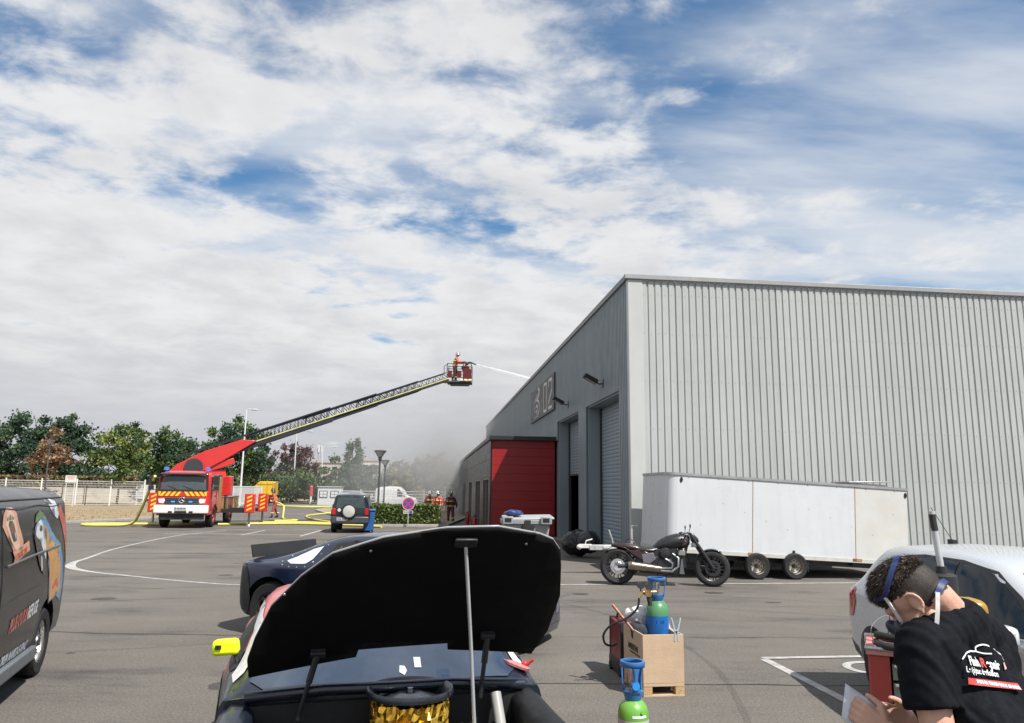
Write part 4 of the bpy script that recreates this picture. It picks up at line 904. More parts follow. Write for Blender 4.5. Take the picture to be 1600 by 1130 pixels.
b = MB()
for k in range(7):
    y0 = -0.45 + k * 0.16; b.tube([(0.62, y0, 0.80), (0.75, y0 + 0.05 * math.sin(k), 0.70), (0.9, y0 + 0.08 * math.cos(k * 2), 0.64), (1.1, y0 * 0.6, 0.62)], 0.012, 6)
b.build('hoses', M_black, fc, smooth=60)
# bonnet: hinged at the windscreen, raised 47 degrees, slightly crowned
TH = R(47)
out = [(-0.655, 0.02), (-0.66, 0.15), (-0.625, 0.30), (-0.555, 0.516), (-0.434, 0.70), (-0.307, 0.837), (-0.10, 0.929), (0.167, 0.986), (0.39, 0.997), (0.587, 0.957), (0.655, 0.925), (0.70, 0.86), (0.725, 0.76), (0.764, 0.559), (0.757, 0.296), (0.709, 0.110), (0.62, 0.125), (0.275, 0.155), (0.268, 0.205), (-0.157, 0.180), (-0.166, 0.125), (-0.42, 0.071)]
def hood_pt(a, b_, off=0.0):
    bow = 0.018 * (1 - ((a - 0.05) / 0.75) ** 2) + off
    return (0.50 + b_ * math.cos(TH) - bow * math.sin(TH), a, 1.02 + b_ * math.sin(TH) + bow * math.cos(TH))
bm0 = flat_mesh([out], lambda a, b_: hood_pt(a, b_), 0.08, 'bonnet', M_hood)
bm0.shade_smooth()
hd = link('bonnet', bm0, fc)
md = hd.modifiers.new('t', 'SOLIDIFY'); md.thickness = 0.008; md.offset = 0
bm1 = flat_mesh([out], lambda a, b_: hood_pt(a, b_, 0.012), 0.08, 'outer_skin', mat('bonnet_outer', (0.30, 0.30, 0.31), 0.3, var=0.1, coat=0.4)); bm1.shade_smooth(); hd2 = link('outer_skin', bm1, hd); md = hd2.modifiers.new('t', 'SOLIDIFY'); md.thickness = 0.006; md.offset = 0
b = MB(); 
for a, b_ in ((0.53, 0.905), (-0.50, 0.60), (-0.15, 0.86)): b.ell(hood_pt(a, b_, -0.006), (0.008, 0.008, 0.008), 8, 5)
b.build('bonnet_pins', M_steel, hd, smooth=60)
b = MB(); b.tube([hood_pt(0.256, 0.905, -0.01), (0.95, 0.32, 1.25), (0.92, 0.36, 0.75)], 0.0085, 10); b.build('prop_rod', mat('rod_zinc', (0.66, 0.68, 0.70), 0.35, 0.5, var=0.08), fc, smooth=60)
b = MB(); b.box(hood_pt(0.256, 0.915, -0.012), (0.05, 0.10, 0.02), (0, -TH, 0)); b.build('rod_socket', M_plast, hd, bevel=0.006)
for a, b_, e in ((-0.344, 0.188, (0.60, -0.42, 0.86)), (0.455, 0.277, (0.66, 0.43, 0.93))):
    b = MB(); p = Vector(hood_pt(a, b_, -0.012)); b.cyl(p, e, 0.011, n=8); b.cyl(p, p.lerp(Vector(e), 0.45), 0.016, n=8); b.build('gas_strut', mat('strut_grey', (0.045, 0.047, 0.05), 0.35, 0.5), fc, smooth=40)
    b = MB(); b.box(p, (0.03, 0.07, 0.04), (0, -TH, 0)); b.build('strut_bracket', M_plast, hd, bevel=0.005)
# fluorescent wing mirror
b = MB(); b.box((0.04, -0.815, 1.085), (0.075, 0.14, 0.08), (R(4), 0, R(-6)), top=(0.07, 0.13)); mi_ = b.build('mirror', mat('mirror_yellow', (0.70, 0.86, 0.01), 0.35, var=0.04), fc, bevel=0.02)
b = MB(); b.tube([(0.04, -0.77, 1.06), (0.05, -0.75, 1.01), (0.06, -0.76, 0.96)], 0.012, 6); b.build('mirror_stalk', M_plast, fc, smooth=60)
b = MB(); b.box((0.080, -0.85, 1.09), (0.004, 0.03, 0.022), (0, 0, R(-6))); b.build('mirror_logo', M_ink, mi_)
b = MB(); b.lathe([(0.0, 0), (0.075, 0), (0.078, 0.012), (0.0, 0.016)], 20, Matrix.Translation((0.30, 0.70, 0.985)) @ Matrix.Rotation(R(-20), 4, 'X')); b.build('round_sticker', mat('sticker_redwhite', (0.62, 0.22, 0.22), 0.4, var=0.5, vs=40), fc)
b = MB(); b.tube([(0.24, 0.77, 0.96), (0.24, 0.80, 0.99), (0.25, 0.815, 1.0)], 0.008, 6); b.ell((0.26, 0.76, 0.985), (0.02, 0.018, 0.015), 10, 6); b.build('cutoff_switch', mat('switch_red', (0.5, 0.03, 0.03), 0.4), fc, smooth=50)

# ------------------------------------------------------------------ box trailer
M_trl = mat('trailer_white', (0.57, 0.595, 0.62), 0.34, var=0.04, vs=1.0, dirt=0.16, dirtc=(0.45, 0.44, 0.40), streak=0.22, streakc=(0.38, 0.35, 0.28), ssc=(6, 6, 0.8))
M_trl2 = mat('trailer_white_rusty', (0.56, 0.57, 0.56), 0.4, var=0.05, vs=1.2, dirt=0.45, dirtc=(0.50, 0.40, 0.24))
M_alu = mat('aluminium_edge', (0.42, 0.42, 0.42), 0.4, 0.6, var=0.12, vs=3)
M_galv = mat('galvanised', (0.50, 0.51, 0.50), 0.45, 0.4, var=0.15, vs=9)
M_rust = mat('rusty_edge', (0.34, 0.20, 0.09), 0.8, var=0.3, vs=20)
tr = thing('box_trailer', 'long white twin axle box trailer parked along the grey wall', 'trailer', (3.52, 17.05, 0), R(6.5))
body_root = bpy.data.objects.new('box_body', None); 
TILT = Matrix.Translation((0, 0, 0.63)) @ Matrix.Rotation(R(2.9), 4, 'Y')
def tbuild(mb, name, m, **kw):
    mb.v = [tuple(TILT @ Vector(p)) for p in mb.v]; return mb.build(name, m, tr, **kw)
L_, W_, H_ = 5.85, 2.10, 1.74; rad = 0.22
def footprint(ins=0.0, n=8):
    pts = [(L_ - ins, ins), (L_ - ins, W_ - ins)]
    for i in range(n + 1): a = PI / 2 + (PI / 2) * i / n; pts.append((rad + (rad - ins) * math.cos(a), W_ - rad + (rad - ins) * math.sin(a)))
    for i in range(n + 1): a = PI + (PI / 2) * i / n; pts.append((rad + (rad - ins) * math.cos(a), rad + (rad - ins) * math.sin(a)))
    return pts
b = MB(); b.prism(footprint(0.02), 'xy', 0.02, H_ - 0.02); tbuild(b, 'box_core', M_trl2, smooth=30)
for x0, x1, mm in ((rad, 2.03, M_trl), (2.04, 4.53, M_trl), (4.54, L_ - 0.01, M_trl2)):
    b = MB(); b.box(((x0 + x1) / 2, 0.004, H_ / 2), (x1 - x0, 0.028, H_ - 0.08)); tbuild(b, 'side_panel', mm, bevel=0.004)
    b = MB(); b.box(((x0 + x1) / 2, W_ - 0.004, H_ / 2), (x1 - x0, 0.028, H_ - 0.08)); tbuild(b, 'side_panel', mm, bevel=0.004)
fp = footprint(-0.008)[2:]
b = MB(); n = len(fp); b.add([(x, y, z) for x, y in fp for z in (0.04, H_ - 0.04)], [(2 * i, 2 * i + 2, 2 * i + 3, 2 * i + 1) for i in range(n - 1)]); tbuild(b, 'front_panel', M_trl, smooth=30)
b = MB(); b.prism(footprint(-0.03), 'xy', H_ - 0.045, H_ + 0.012); tbuild(b, 'roof_edge', M_alu, smooth=30)
b = MB(); b.prism(footprint(-0.026), 'xy', -0.03, 0.055); tbuild(b, 'floor_edge', mat('edge_white', (0.50, 0.50, 0.47), 0.5, var=0.1, dirt=0.3, dirtc=(0.4, 0.33, 0.2)), smooth=30)
for x in (2.035, 4.535): b = MB(); b.box((x, -0.010, H_ / 2), (0.014, 0.012, H_ - 0.08)); tbuild(b, 'panel_joint', M_rust)
b = MB()
for x, w_ in ((2.0, 0.16), (4.56, 0.22), (4.5, 0.10)): b.box((x, -0.028, 0.03), (w_, 0.012, 0.06))
tbuild(b, 'rust_patch', M_rust, bevel=0.003)
for x, z in ((rad + 0.10, H_ - 0.14), (L_ - 0.05, H_ - 0.16), (3.02, 0.13)):
    b = MB(); b.lathe([(0.0, 0.0), (0.032, 0), (0.032, 0.014), (0.0, 0.02)], 14, Matrix.Translation((x, -0.012, z)) @ RX90 @ Matrix.Diagonal((1, 1.9 if z > 1 else 1.1, 1, 1))); tbuild(b, 'side_marker', M_ink, smooth=40)
b = MB()
for i in range(8): b.box((0.5 + i * 0.72, -0.018, H_ - 0.055), (0.03, 0.012, 0.03))
for i in range(10): b.ell((0.8 + i * 0.52, -0.012, 0.62 + 0.5 * ((i * 3) % 4) / 3), (0.011, 0.006, 0.011), 6, 4)
tbuild(b, 'rivets', M_alu)
b = MB(); b.box((4.95, 0.45, H_ + 0.10), (1.05, 0.80, 0.03), (0, R(-3.5), 0)); b.box((4.95, 0.45, H_ + 0.035), (0.90, 0.66, 0.05)); tbuild(b, 'roof_hatch', M_alu, bevel=0.006)
b = MB(); 
for yy in (0.35, W_ - 0.35): b.box((2.95, yy, -0.10), (5.5, 0.07, 0.13))
for x in (0.5, 2.2, 3.4, 4.6, 5.6): b.box((x, W_ / 2, -0.08), (0.05, W_ - 0.4, 0.08))
tbuild(b, 'chassis', M_dark)
for yy, sg_ in ((0.06, -1), (W_ - 0.06, 1)):
    for x in (2.10, 3.00): wheel(tr, x + 0.02, yy if sg_ < 0 else yy, 0.292, 0.165, 0.60, mat('trailer_rim', (0.50, 0.46, 0.38), 0.45, 0.3, var=0.2, vs=12, dirt=0.5, dirtc=(0.2, 0.12, 0.07)), 0, 0.02)
b = MB(); b.box((3.36, 0.10, 0.34), (0.02, 0.20, 0.36)); b.build('mud_flap', M_black, tr)
b = MB(); b.box((4.0, 0.16, 0.40), (0.95, 0.10, 0.06)); b.build('side_rail', mat('red_oxide', (0.16, 0.06, 0.045), 0.7), tr)
b = MB()
b.tube([(0.7, 0.45, 0.50), (-1.2, 1.0, 0.60)], 0.045, 8); b.tube([(0.7, 1.65, 0.50), (-1.2, 1.1, 0.60)], 0.045, 8); b.box((-1.15, 1.05, 0.61), (0.75, 0.13, 0.12)); b.build('drawbar', M_galv, tr, bevel=0.01)
b = MB(); b.box((-1.62, 1.05, 0.64), (0.30, 0.09, 0.09)); b.ell((-1.76, 1.05, 0.62), (0.07, 0.06, 0.06), 12, 8); b.tube([(-1.62, 1.05, 0.68), (-1.60, 1.05, 0.76), (-1.45, 1.05, 0.80)], 0.016, 8); b.build('coupling', mat('coupling_white', (0.62, 0.62, 0.60), 0.4), tr, bevel=0.015)
b = MB(); b.tube([(-1.40, 1.05, 0.60), (-1.5, 1.05, 0.60)], [0.07, 0.05], 12); b.build('overrun_boot', M_black, tr)
b = MB(); b.tube([(-0.95, 1.0, 0.64), (-0.98, 1.0, 0.80), (-1.06, 1.0, 1.02)], 0.018, 8); b.build('handbrake_lever', M_galv, tr, smooth=60)
b = MB(); b.cyl((-0.55, 0.85, 0.22), (-0.55, 0.85, 1.06), 0.028, n=10); b.tube([(-0.55, 0.85, 1.06), (-0.55, 0.85, 1.12), (-0.40, 0.85, 1.12), (-0.40, 0.85, 1.20)], 0.012, 6); jw = b.build('jockey_stand', M_galv, tr, smooth=50)
b = MB(); b.cyl((-0.55, 0.81, 0.12), (-0.55, 0.89, 0.12), 0.115, n=20); b.build('jockey_wheel', M_black, jw, smooth=40)

# ------------------------------------------------------------------ motorcycle
M_mblk = mat('moto_black', (0.014, 0.014, 0.016), 0.35, var=0.2, vs=14, coat=0.2); M_maroon = mat('moto_maroon', (0.028, 0.010, 0.009), 0.32, var=0.12, vs=6, coat=0.5)
M_bronze = mat('exhaust_bronze', (0.34, 0.29, 0.23), 0.28, 1.0, var=0.15, vs=8); M_eng = mat('engine_grey', (0.05, 0.05, 0.053), 0.4, 0.7, var=0.3, vs=20)
mo = thing('motorcycle', 'low black and maroon cruiser motorcycle parked before the trailer', 'motorcycle', (3.24, 15.92, 0), R(-4.5))
mo.rotation_euler = (R(-5), 0, R(-4.5)); mo.scale = (1.07, 1.07, 1.07)
def moto_wheel(x, r, w, rim, name):
    T = Matrix.Translation((x, 0, r)) @ RX90; b = MB()
    b.lathe([(rim, -w * 0.42), (r * 0.86, -w / 2), (r * 0.95, -w * 0.40), (r, -w * 0.16), (r, w * 0.16), (r * 0.95, w * 0.40), (r * 0.86, w / 2), (rim, w * 0.42)], 44, T, caps=False)
    o = b.build(name, M_tyre, mo, smooth=50)
    b = MB(); b.lathe([(rim * 1.03, -w * 0.40), (rim * 0.93, -w * 0.30), (rim * 0.93, w * 0.30), (rim * 1.03, w * 0.40), (rim * 0.99, w * 0.42)], 40, T, caps=False); b.cyl((x, -0.09, r), (x, 0.09, r), 0.045, n=14)
    for i in range(9):
        a = 2 * PI * i / 9; c_, s_ = math.cos(a), math.sin(a)
        b.tube([(x + 0.04 * c_, 0.02, r + 0.04 * s_), (x + rim * 0.95 * math.cos(a + .16), 0.035, r + rim * 0.95 * math.sin(a + .16))], 0.011, 5); b.tube([(x + 0.04 * c_, -0.02, r + 0.04 * s_), (x + rim * 0.95 * math.cos(a - .16), -0.035, r + rim * 0.95 * math.sin(a - .16))], 0.011, 5)
    b.build('rim', mat('moto_rim', (0.018, 0.018, 0.019), 0.35, 0.1), o, smooth=40)
    b = MB(); ring_r = rim * 0.62; b.lathe([(ring_r * 0.62, -0.085), (ring_r, -0.085), (ring_r, -0.079), (ring_r * 0.62, -0.079)], 30, T.copy() @ Matrix.Diagonal((1, 1, -1, 1)), caps=False); b.build('brake_disc', M_chrome if x < 0 else M_rimd, o, smooth=30)
    return o
moto_wheel(-0.90, 0.345, 0.25, 0.235, 'rear_wheel'); moto_wheel(0.93, 0.345, 0.14, 0.245, 'front_wheel')
b = MB(); b.lathe([(0.02, -0.10), (0.085, -0.105), (0.10, -0.095), (0.085, -0.085)], 12, Matrix.Translation((-0.90, 0, 0.345)) @ RX90 @ Matrix.Diagonal((1, 1, -1, 1))); b.build('rear_pulley', M_chrome, mo, smooth=30)
b = MB(); b.tube([(0.93, -0.115, 0.345), (0.80, -0.11, 0.56), (0.52, -0.105, 0.98)], [0.036, 0.040, 0.030], 10); b.tube([(0.93, 0.115, 0.345), (0.80, 0.11, 0.56), (0.52, 0.105, 0.98)], [0.036, 0.040, 0.030], 10); b.build('front_fork', M_mblk, mo, smooth=50)
b = MB(); b.grid(lambda u, v: (0.93 + (0.372 - 0.02 * (2 * v - 1) ** 2) * math.cos(R(58 + 80 * u)), (v - 0.5) * 0.17, 0.345 + (0.372 - 0.02 * (2 * v - 1) ** 2) * math.sin(R(58 + 80 * u))), 12, 6); o = b.build('front_mudguard', M_mblk, mo, smooth=70); o.modifiers.new('t', 'SOLIDIFY').thickness = 0.006
b = MB(); b.tube([(0.50, 0, 0.95), (0.25, 0, 0.86), (-0.05, 0, 0.72), (-0.42, 0, 0.60), (-0.50, 0, 0.36), (-0.30, 0, 0.26), (0.12, 0, 0.24), (0.36, 0, 0.44), (0.48, 0, 0.82)], 0.030, 8); b.build('frame', M_mblk, mo, smooth=60)
b = MB(); b.tube([(-0.42, 0.13, 0.38), (-0.90, 0.145, 0.345)], 0.032, 8); b.tube([(-0.42, -0.13, 0.38), (-0.90, -0.145, 0.345)], 0.032, 8); b.tube([(-0.36, 0, 0.62), (-0.78, 0.13, 0.42)], 0.02, 6); b.build('swingarm', M_mblk, mo, smooth=60)
def spindle(secs, m, name, n=14, sq=1.0):
    mb = MB(); vs = []
    for x, z, ry, rz in secs:
        for j in range(n):
            a = 2 * PI * j / n; c_, s_ = math.cos(a), math.sin(a)
            vs.append((x, ry * math.copysign(abs(c_) ** sq, c_), z + rz * math.copysign(abs(s_) ** sq, s_)))
    k = len(secs); mb.add(vs, [(i * n + j, i * n + (j + 1) % n, (i + 1) * n + (j + 1) % n, (i + 1) * n + j) for i in range(k - 1) for j in range(n)] + [tuple(range(n)), tuple(range((k - 1) * n, k * n))])
    return mb.build(name, m, mo, smooth=50)
tk = spindle([(-0.22, 0.68, 0.06, 0.05), (-0.10, 0.75, 0.13, 0.105), (0.06, 0.80, 0.165, 0.145), (0.26, 0.84, 0.17, 0.16), (0.42, 0.85, 0.15, 0.14), (0.51, 0.86, 0.08, 0.08)], M_mblk, 'fuel_tank')
for s_ in (1, -1): b = MB(); b.prism([(0.22, 0.84), (0.36, 0.87), (0.46, 0.84), (0.44, 0.78), (0.34, 0.75), (0.36, 0.80)], 'xz', s_ * 0.158, s_ * 0.171); b.build('tank_panel', M_maroon, mo, bevel=0.01)
spindle([(-0.60, 0.68, 0.12, 0.05), (-0.42, 0.665, 0.17, 0.07), (-0.24, 0.665, 0.16, 0.065), (-0.12, 0.69, 0.10, 0.05)], M_mblk, 'seat')
spindle([(-1.02, 0.75, 0.06, 0.03), (-0.92, 0.745, 0.10, 0.05), (-0.74, 0.725, 0.14, 0.075), (-0.54, 0.70, 0.15, 0.08), (-0.44, 0.67, 0.12, 0.06)], M_maroon, 'tail_unit')
b = MB(); b.tube([(-0.74, 0, 0.78), (-0.70, 0, 0.87), (-0.62, 0, 0.865), (-0.50, 0, 0.75)], 0.010, 6); b.build('tail_rail', M_mblk, mo, smooth=60)
for s_ in (1, -1): b = MB(); b.prism([(-0.72, 0.66), (-0.42, 0.66), (-0.22, 0.58), (-0.30, 0.44), (-0.46, 0.48), (-0.60, 0.56)], 'xz', s_ * 0.125, s_ * 0.15); b.build('side_cover', M_maroon, mo, bevel=0.015)
for s_ in (1, -1): b = MB(); b.prism([(-0.44, 0.58), (-0.22, 0.62), (-0.16, 0.50), (-0.28, 0.40), (-0.42, 0.42)], 'xz', s_ * 0.14, s_ * 0.165); b.build('side_plate', mat('moto_grey', (0.13, 0.12, 0.14), 0.35), mo, bevel=0.012)
b = MB(); b.cyl((0.02, -0.15, 0.36), (0.02, 0.15, 0.36), 0.17, n=22); b.box((-0.18, 0, 0.42), (0.38, 0.26, 0.26)); b.box((0.08, 0, 0.56), (0.38, 0.17, 0.24)); b.box((-0.34, 0, 0.52), (0.26, 0.20, 0.24)); b.build('crankcase', M_eng, mo, bevel=0.02)
for x, tilt, nm in ((0.10, R(22), 'front_cylinder'), (-0.10, R(-22), 'rear_cylinder')):
    b = MB(); T = Matrix.Translation((x * 0.6, 0, 0.44)) @ Matrix.Rotation(tilt, 4, 'Y')
    for i in range(8): b.box((0, 0, 0.05 + i * 0.023), (0.16, 0.17, 0.009), M=T)
    b.cyl(T @ Vector((0, 0, 0)), T @ Vector((0, 0, 0.25)), 0.062, n=14); b.box((0, 0, 0.27), (0.15, 0.15, 0.07), M=T); b.build(nm, M_eng, mo, bevel=0.006)
b = MB(); b.lathe([(0.0, 0), (0.11, 0), (0.12, 0.03), (0.09, 0.07), (0.0, 0.08)], 20, Matrix.Translation((0.02, -0.12, 0.60)) @ RX90); b.build('air_filter', M_mblk, mo, smooth=40)
b = MB(); b.tube([(0.16, -0.10, 0.60), (0.27, -0.14, 0.52), (0.26, -0.16, 0.36), (0.14, -0.17, 0.27), (-0.10, -0.17, 0.275)], 0.026, 10); b.tube([(-0.06, -0.11, 0.62), (0.02, -0.17, 0.50), (0.15, -0.175, 0.42), (0.13, -0.18, 0.33), (-0.10, -0.18, 0.32)], 0.026, 10); b.build('exhaust_pipe', M_steel, mo, smooth=60)
b = MB(); b.cyl((-0.08, -0.195, 0.31), (-0.66, -0.215, 0.37), 0.062, 0.088, n=18); b.cyl((-0.64, -0.215, 0.368), (-0.71, -0.215, 0.374), 0.092, 0.080, n=18); b.build('silencer', M_bronze, mo, smooth=40)
b = MB(); b.prism([(-0.48, 0.24), (0.22, 0.20), (0.36, 0.30), (0.38, 0.66), (0.20, 0.74), (-0.34, 0.66), (-0.56, 0.48)], 'xz', -0.11, 0.11); b.build('engine_cradle', M_mblk, mo, bevel=0.02)
b = MB(); b.grid(lambda u, v: (-0.90 + 0.385 * math.cos(R(40 + 95 * u)), (v - 0.5) * 0.27, 0.345 + 0.385 * math.sin(R(40 + 95 * u))), 12, 6); o = b.build('rear_mudguard', M_mblk, mo, smooth=70); o.modifiers.new('t', 'SOLIDIFY').thickness = 0.008
b = MB(); b.box((0.36, 0, 0.52), (0.07, 0.24, 0.38), (0, R(-10), 0)); b.build('radiator', M_mblk, mo, bevel=0.01)
b = MB(); b.box((0.335, -0.12, 0.62), (0.14, 0.05, 0.10)); b.build('intake_cover', mat('intake_grey', (0.20, 0.20, 0.185), 0.45), mo, bevel=0.012)
b = MB(); b.prism([(0.27, 0.22), (0.38, 0.22), (0.36, 0.30), (0.345, 0.50), (0.32, 0.50)], 'xz', -0.15, -0.12); b.build('down_tube_cover', mat('moto_plate', (0.10, 0.10, 0.11), 0.4), mo, bevel=0.008)
b = MB(); b.tube([(0.47, -0.38, 0.98), (0.46, -0.20, 1.01), (0.47, 0, 1.0), (0.46, 0.20, 1.01), (0.47, 0.38, 0.98)], 0.016, 8); b.cyl((0.47, -0.42, 0.975), (0.465, -0.30, 0.99), 0.024, n=10); b.cyl((0.47, 0.42, 0.975), (0.465, 0.30, 0.99), 0.024, n=10); hb_ = b.build('handlebar', M_mblk, mo, smooth=50)
for s_ in (1, -1):
    b = MB(); b.tube([(0.47, s_ * 0.27, 1.0), (0.49, s_ * 0.31, 1.10)], 0.007, 6); b.ell((0.49, s_ * 0.32, 1.13), (0.014, 0.055, 0.04), 12, 8); b.build('mirror', M_mblk, hb_, smooth=60)
b = MB(); b.ell((0.36, -0.02, 0.98), (0.06, 0.06, 0.05), 12, 8); b.cyl((0.36, 0, 0.92), (0.36, 0, 0.97), 0.03, n=10); b.build('instrument_pod', M_mblk, mo, smooth=50)
b = MB(); b.prism([(0.50, 1.02), (0.58, 1.0), (0.68, 0.90), (0.69, 0.82), (0.62, 0.85), (0.53, 0.90)], 'xz', -0.11, 0.11); b.build('headlamp_cowl', M_maroon, mo, bevel=0.03, seg=3)
b = MB(); b.box((0.675, 0, 0.83), (0.03, 0.14, 0.10), (0, R(-12), 0)); b.build('headlamp', M_lamp, mo, bevel=0.012)
b = MB(); b.box((0.60, 0, 0.78), (0.09, 0.24, 0.08)); b.box((0.52, 0, 0.95), (0.08, 0.24, 0.04)); b.build('fork_yoke', M_steel, mo, bevel=0.01)
b = MB(); b.tube([(-0.12, 0.10, 0.26), (-0.10, 0.20, 0.10), (-0.08, 0.27, 0.02)], 0.011, 6); b.tube([(0.02, -0.12, 0.24), (0.02, -0.13, 0.04)], 0.012, 6); b.build('side_stand', M_mblk, mo, smooth=50)
# ------------------------------------------------------------------ aerial ladder fire engine
def capsule(mb, p0, p1, r0, r1=None, n=12, mi=0):
    r1 = r0 if r1 is None else r1; p0, p1 = Vector(p0), Vector(p1); d = p1 - p0; L = max(1e-4, d.length)
    prof = [(r0 * math.cos(a), r0 * math.sin(a)) for a in (-PI / 2 + 1e-3, -PI / 3, -PI / 6, 0)] + [(r1 * math.cos(a), L + r1 * math.sin(a)) for a in (0, PI / 6, PI / 3, PI / 2 - 1e-3)]
    mb.lathe(prof, n, Matrix.Translation(p0) @ rot_to(d), mi)
M_fred = mat('fire_red', (0.56, 0.030, 0.028), 0.28, var=0.06, vs=2, coat=0.4, dirt=0.12, dirtc=(0.35, 0.08, 0.06))
M_fyel = mat('reflective_yellow', (0.80, 0.58, 0.03), 0.4, var=0.06)
M_fwhite = mat('bumper_white', (0.74, 0.74, 0.73), 0.35, var=0.05, dirt=0.15, dirtc=(0.5, 0.48, 0.44))
M_gold = mat('gold_shutter', (0.50, 0.36, 0.13), 0.38, 0.5, var=0.08, vs=3)
M_lad = mat('ladder_charcoal', (0.028, 0.032, 0.039), 0.45, 0.3, var=0.12, vs=3)
M_dkr = mat('dark_red', (0.22, 0.018, 0.018), 0.4, var=0.1)
M_hose = mat('hose_yellow', (0.62, 0.56, 0.12), 0.6, var=0.12, vs=8, dirt=0.3, dirtc=(0.4, 0.36, 0.15))
M_beac = mat('beacon_blue', (0.03, 0.14, 0.65), 0.15, var=0.1, coat=0.5)
TL, TA = Vector((-15.1, 34.5, 0)), R(-80.2)
ft = thing('fire_engine', 'red aerial ladder fire engine with yellow chevrons, ladder raised to the right', 'fire engine', TL, TA)
TM = Matrix.Translation(TL) @ Matrix.Rotation(TA, 4, 'Z'); TI = TM.inverted()
cab = Loft([(-1.85, [(1.05, 0.62), (1.18, 0.66), (1.20, 1.0), (1.20, 1.40), (1.19, 1.66), (1.16, 2.10), (1.12, 2.48), (0.70, 2.585), (0, 2.60)]), (-0.70, [(1.05, 0.60), (1.18, 0.64), (1.20, 1.0), (1.20, 1.40), (1.19, 1.66), (1.16, 2.10), (1.12, 2.50), (0.70, 2.61), (0, 2.625)]),
            (-0.34, [(1.05, 0.58), (1.18, 0.62), (1.20, 1.0), (1.20, 1.40), (1.19, 1.66), (1.15, 2.10), (1.10, 2.44), (0.70, 2.55), (0, 2.565)]), (-0.16, [(1.02, 0.58), (1.14, 0.62), (1.165, 1.0), (1.165, 1.40), (1.15, 1.66), (1.10, 2.05), (1.04, 2.36), (0.66, 2.44), (0, 2.46)]), (-0.06, [(0.95, 0.60), (1.07, 0.64), (1.10, 1.0), (1.10, 1.40), (1.085, 1.60), (1.04, 1.66), (0.98, 1.69), (0.60, 1.71), (0, 1.715)]), (-0.02, [(0.90, 0.64), (1.0, 0.68), (1.03, 1.0), (1.03, 1.35), (1.0, 1.50), (0.96, 1.55), (0.90, 1.58), (0.55, 1.60), (0, 1.60)])], 3, 2)
body = cab.mesh().build('cab', M_fred, ft, smooth=35)
cut(body, [(-1.30, 0.50, 0.58, 0.7, 1.4), (-1.30, 0.50, 0.58, -1.4, -0.7)])
def fx(z):          # front surface depth of the cab at height z
    return -0.04 if z < 1.62 else -0.045 - (z - 1.62) * 0.155
b = MB(); b.grid(lambda u, v: (fx(1.74 + 0.70 * v) + 0.05 - 0.06 * abs(2 * u - 1) ** 4, (2 * u - 1) * (1.06 - 0.06 * v), 1.74 + 0.70 * v), 16, 6); b.build('windscreen', mat('truck_glass', (0.06, 0.075, 0.085), 0.06, var=0.25, vs=1.5, rvar=0.03), ft, smooth=60)
for s_ in (-1, 1): b = MB(); b.prism([(s_ * 1.0, 1.70), (s_ * 1.10, 1.70), (s_ * 1.045, 2.45), (s_ * 0.95, 2.45)], 'yz', -0.22, -0.07); b.build('pillar_trim', M_plast, ft)
b = MB(); b.box((0.02, 0, 2.47), (0.20, 2.0, 0.05), (0, R(18), 0)); b.build('sun_visor', mat('visor_smoke', (0.05, 0.02, 0.02), 0.3), ft, bevel=0.01)
b = MB(); b.box((0.0, 0, 1.715), (0.05, 2.10, 0.06)); b.tube([(0.02, -0.2, 1.75), (-0.04, -0.7, 1.95)], 0.012, 5); b.tube([(0.02, 0.5, 1.75), (-0.04, -0.05, 1.93)], 0.012, 5); b.build('wiper_panel', M_plast, ft)
b = MB(); b.ell((-0.28, -0.25, 1.80), (0.12, 0.26, 0.10), 12, 6); b.build('dashboard_cover', M_fwhite, ft, smooth=60)
for y0, y1, s_ in ((0, -1.06, -1), (0, 1.06, 1)):
    for k in range(5):
        a = 0.04 + k * 0.22
        b = MB(); q = [(a + 0.16, 1.46), (a + 0.29 if k < 4 else 1.04, 1.46), (min(1.06, a + 0.12), 1.68), (a, 1.68)]
        if k == 4: q = [(0.98, 1.50), (1.04, 1.46), (1.05, 1.68), (0.93, 1.68)]
        b.prism([(s_ * y, z) for y, z in q], 'yz', -0.03 - (0.02 if k > 3 else 0), 0.006); b.build('chevron', M_fyel, ft)
b = MB(); b.box((-0.02, 0, 1.57), (0.045, 2.06, 0.25)); b.build('chevron_panel', M_fred, ft)
b = MB(); b.box((0.0, 0, 1.22), (0.07, 1.50, 0.32)); 
for z in (1.12, 1.20, 1.28, 1.35): b.box((0.03, 0, z), (0.05, 1.46, 0.028))
gr = b.build('grille', mat('grille_grey', (0.055, 0.058, 0.065), 0.4), ft, bevel=0.008)
T = Matrix.Translation((0.065, 0, 1.28)) @ Matrix.Rotation(R(90), 4, 'Y')
b = MB(); b.lathe([(0.125, -0.01), (0.14, 0.0), (0.125, 0.012), (0.112, 0.0)], 28, T, caps=False)
for k in range(3):
    a = PI + 2 * PI * k / 3; b.add([(0, 0.014, 0.0), (0, -0.014, 0.0), (0.004, 0.12 * math.sin(a), 0.12 * math.cos(a) * -1)], [(0, 1, 2)], 0, Matrix.Translation((0.068, 0, 1.28)) @ Matrix.Rotation(0, 4, 'X')) if False else b.tube([(0.068, 0, 1.28), (0.068, 0.118 * math.sin(2 * PI * k / 3), 1.28 + 0.118 * math.cos(2 * PI * k / 3))], [0.02, 0.005], 6)
b.build('star_emblem', M_chrome, gr, smooth=40)
b = MB(); b.box((0.045, -0.38, 1.20), (0.03, 0.16, 0.06)); b.box((0.045, 0.38, 1.20), (0.03, 0.16, 0.06)); b.build('blue_flasher', mat('flasher_blue', (0.05, 0.30, 0.75), 0.2, emit=0.6), ft, bevel=0.01)
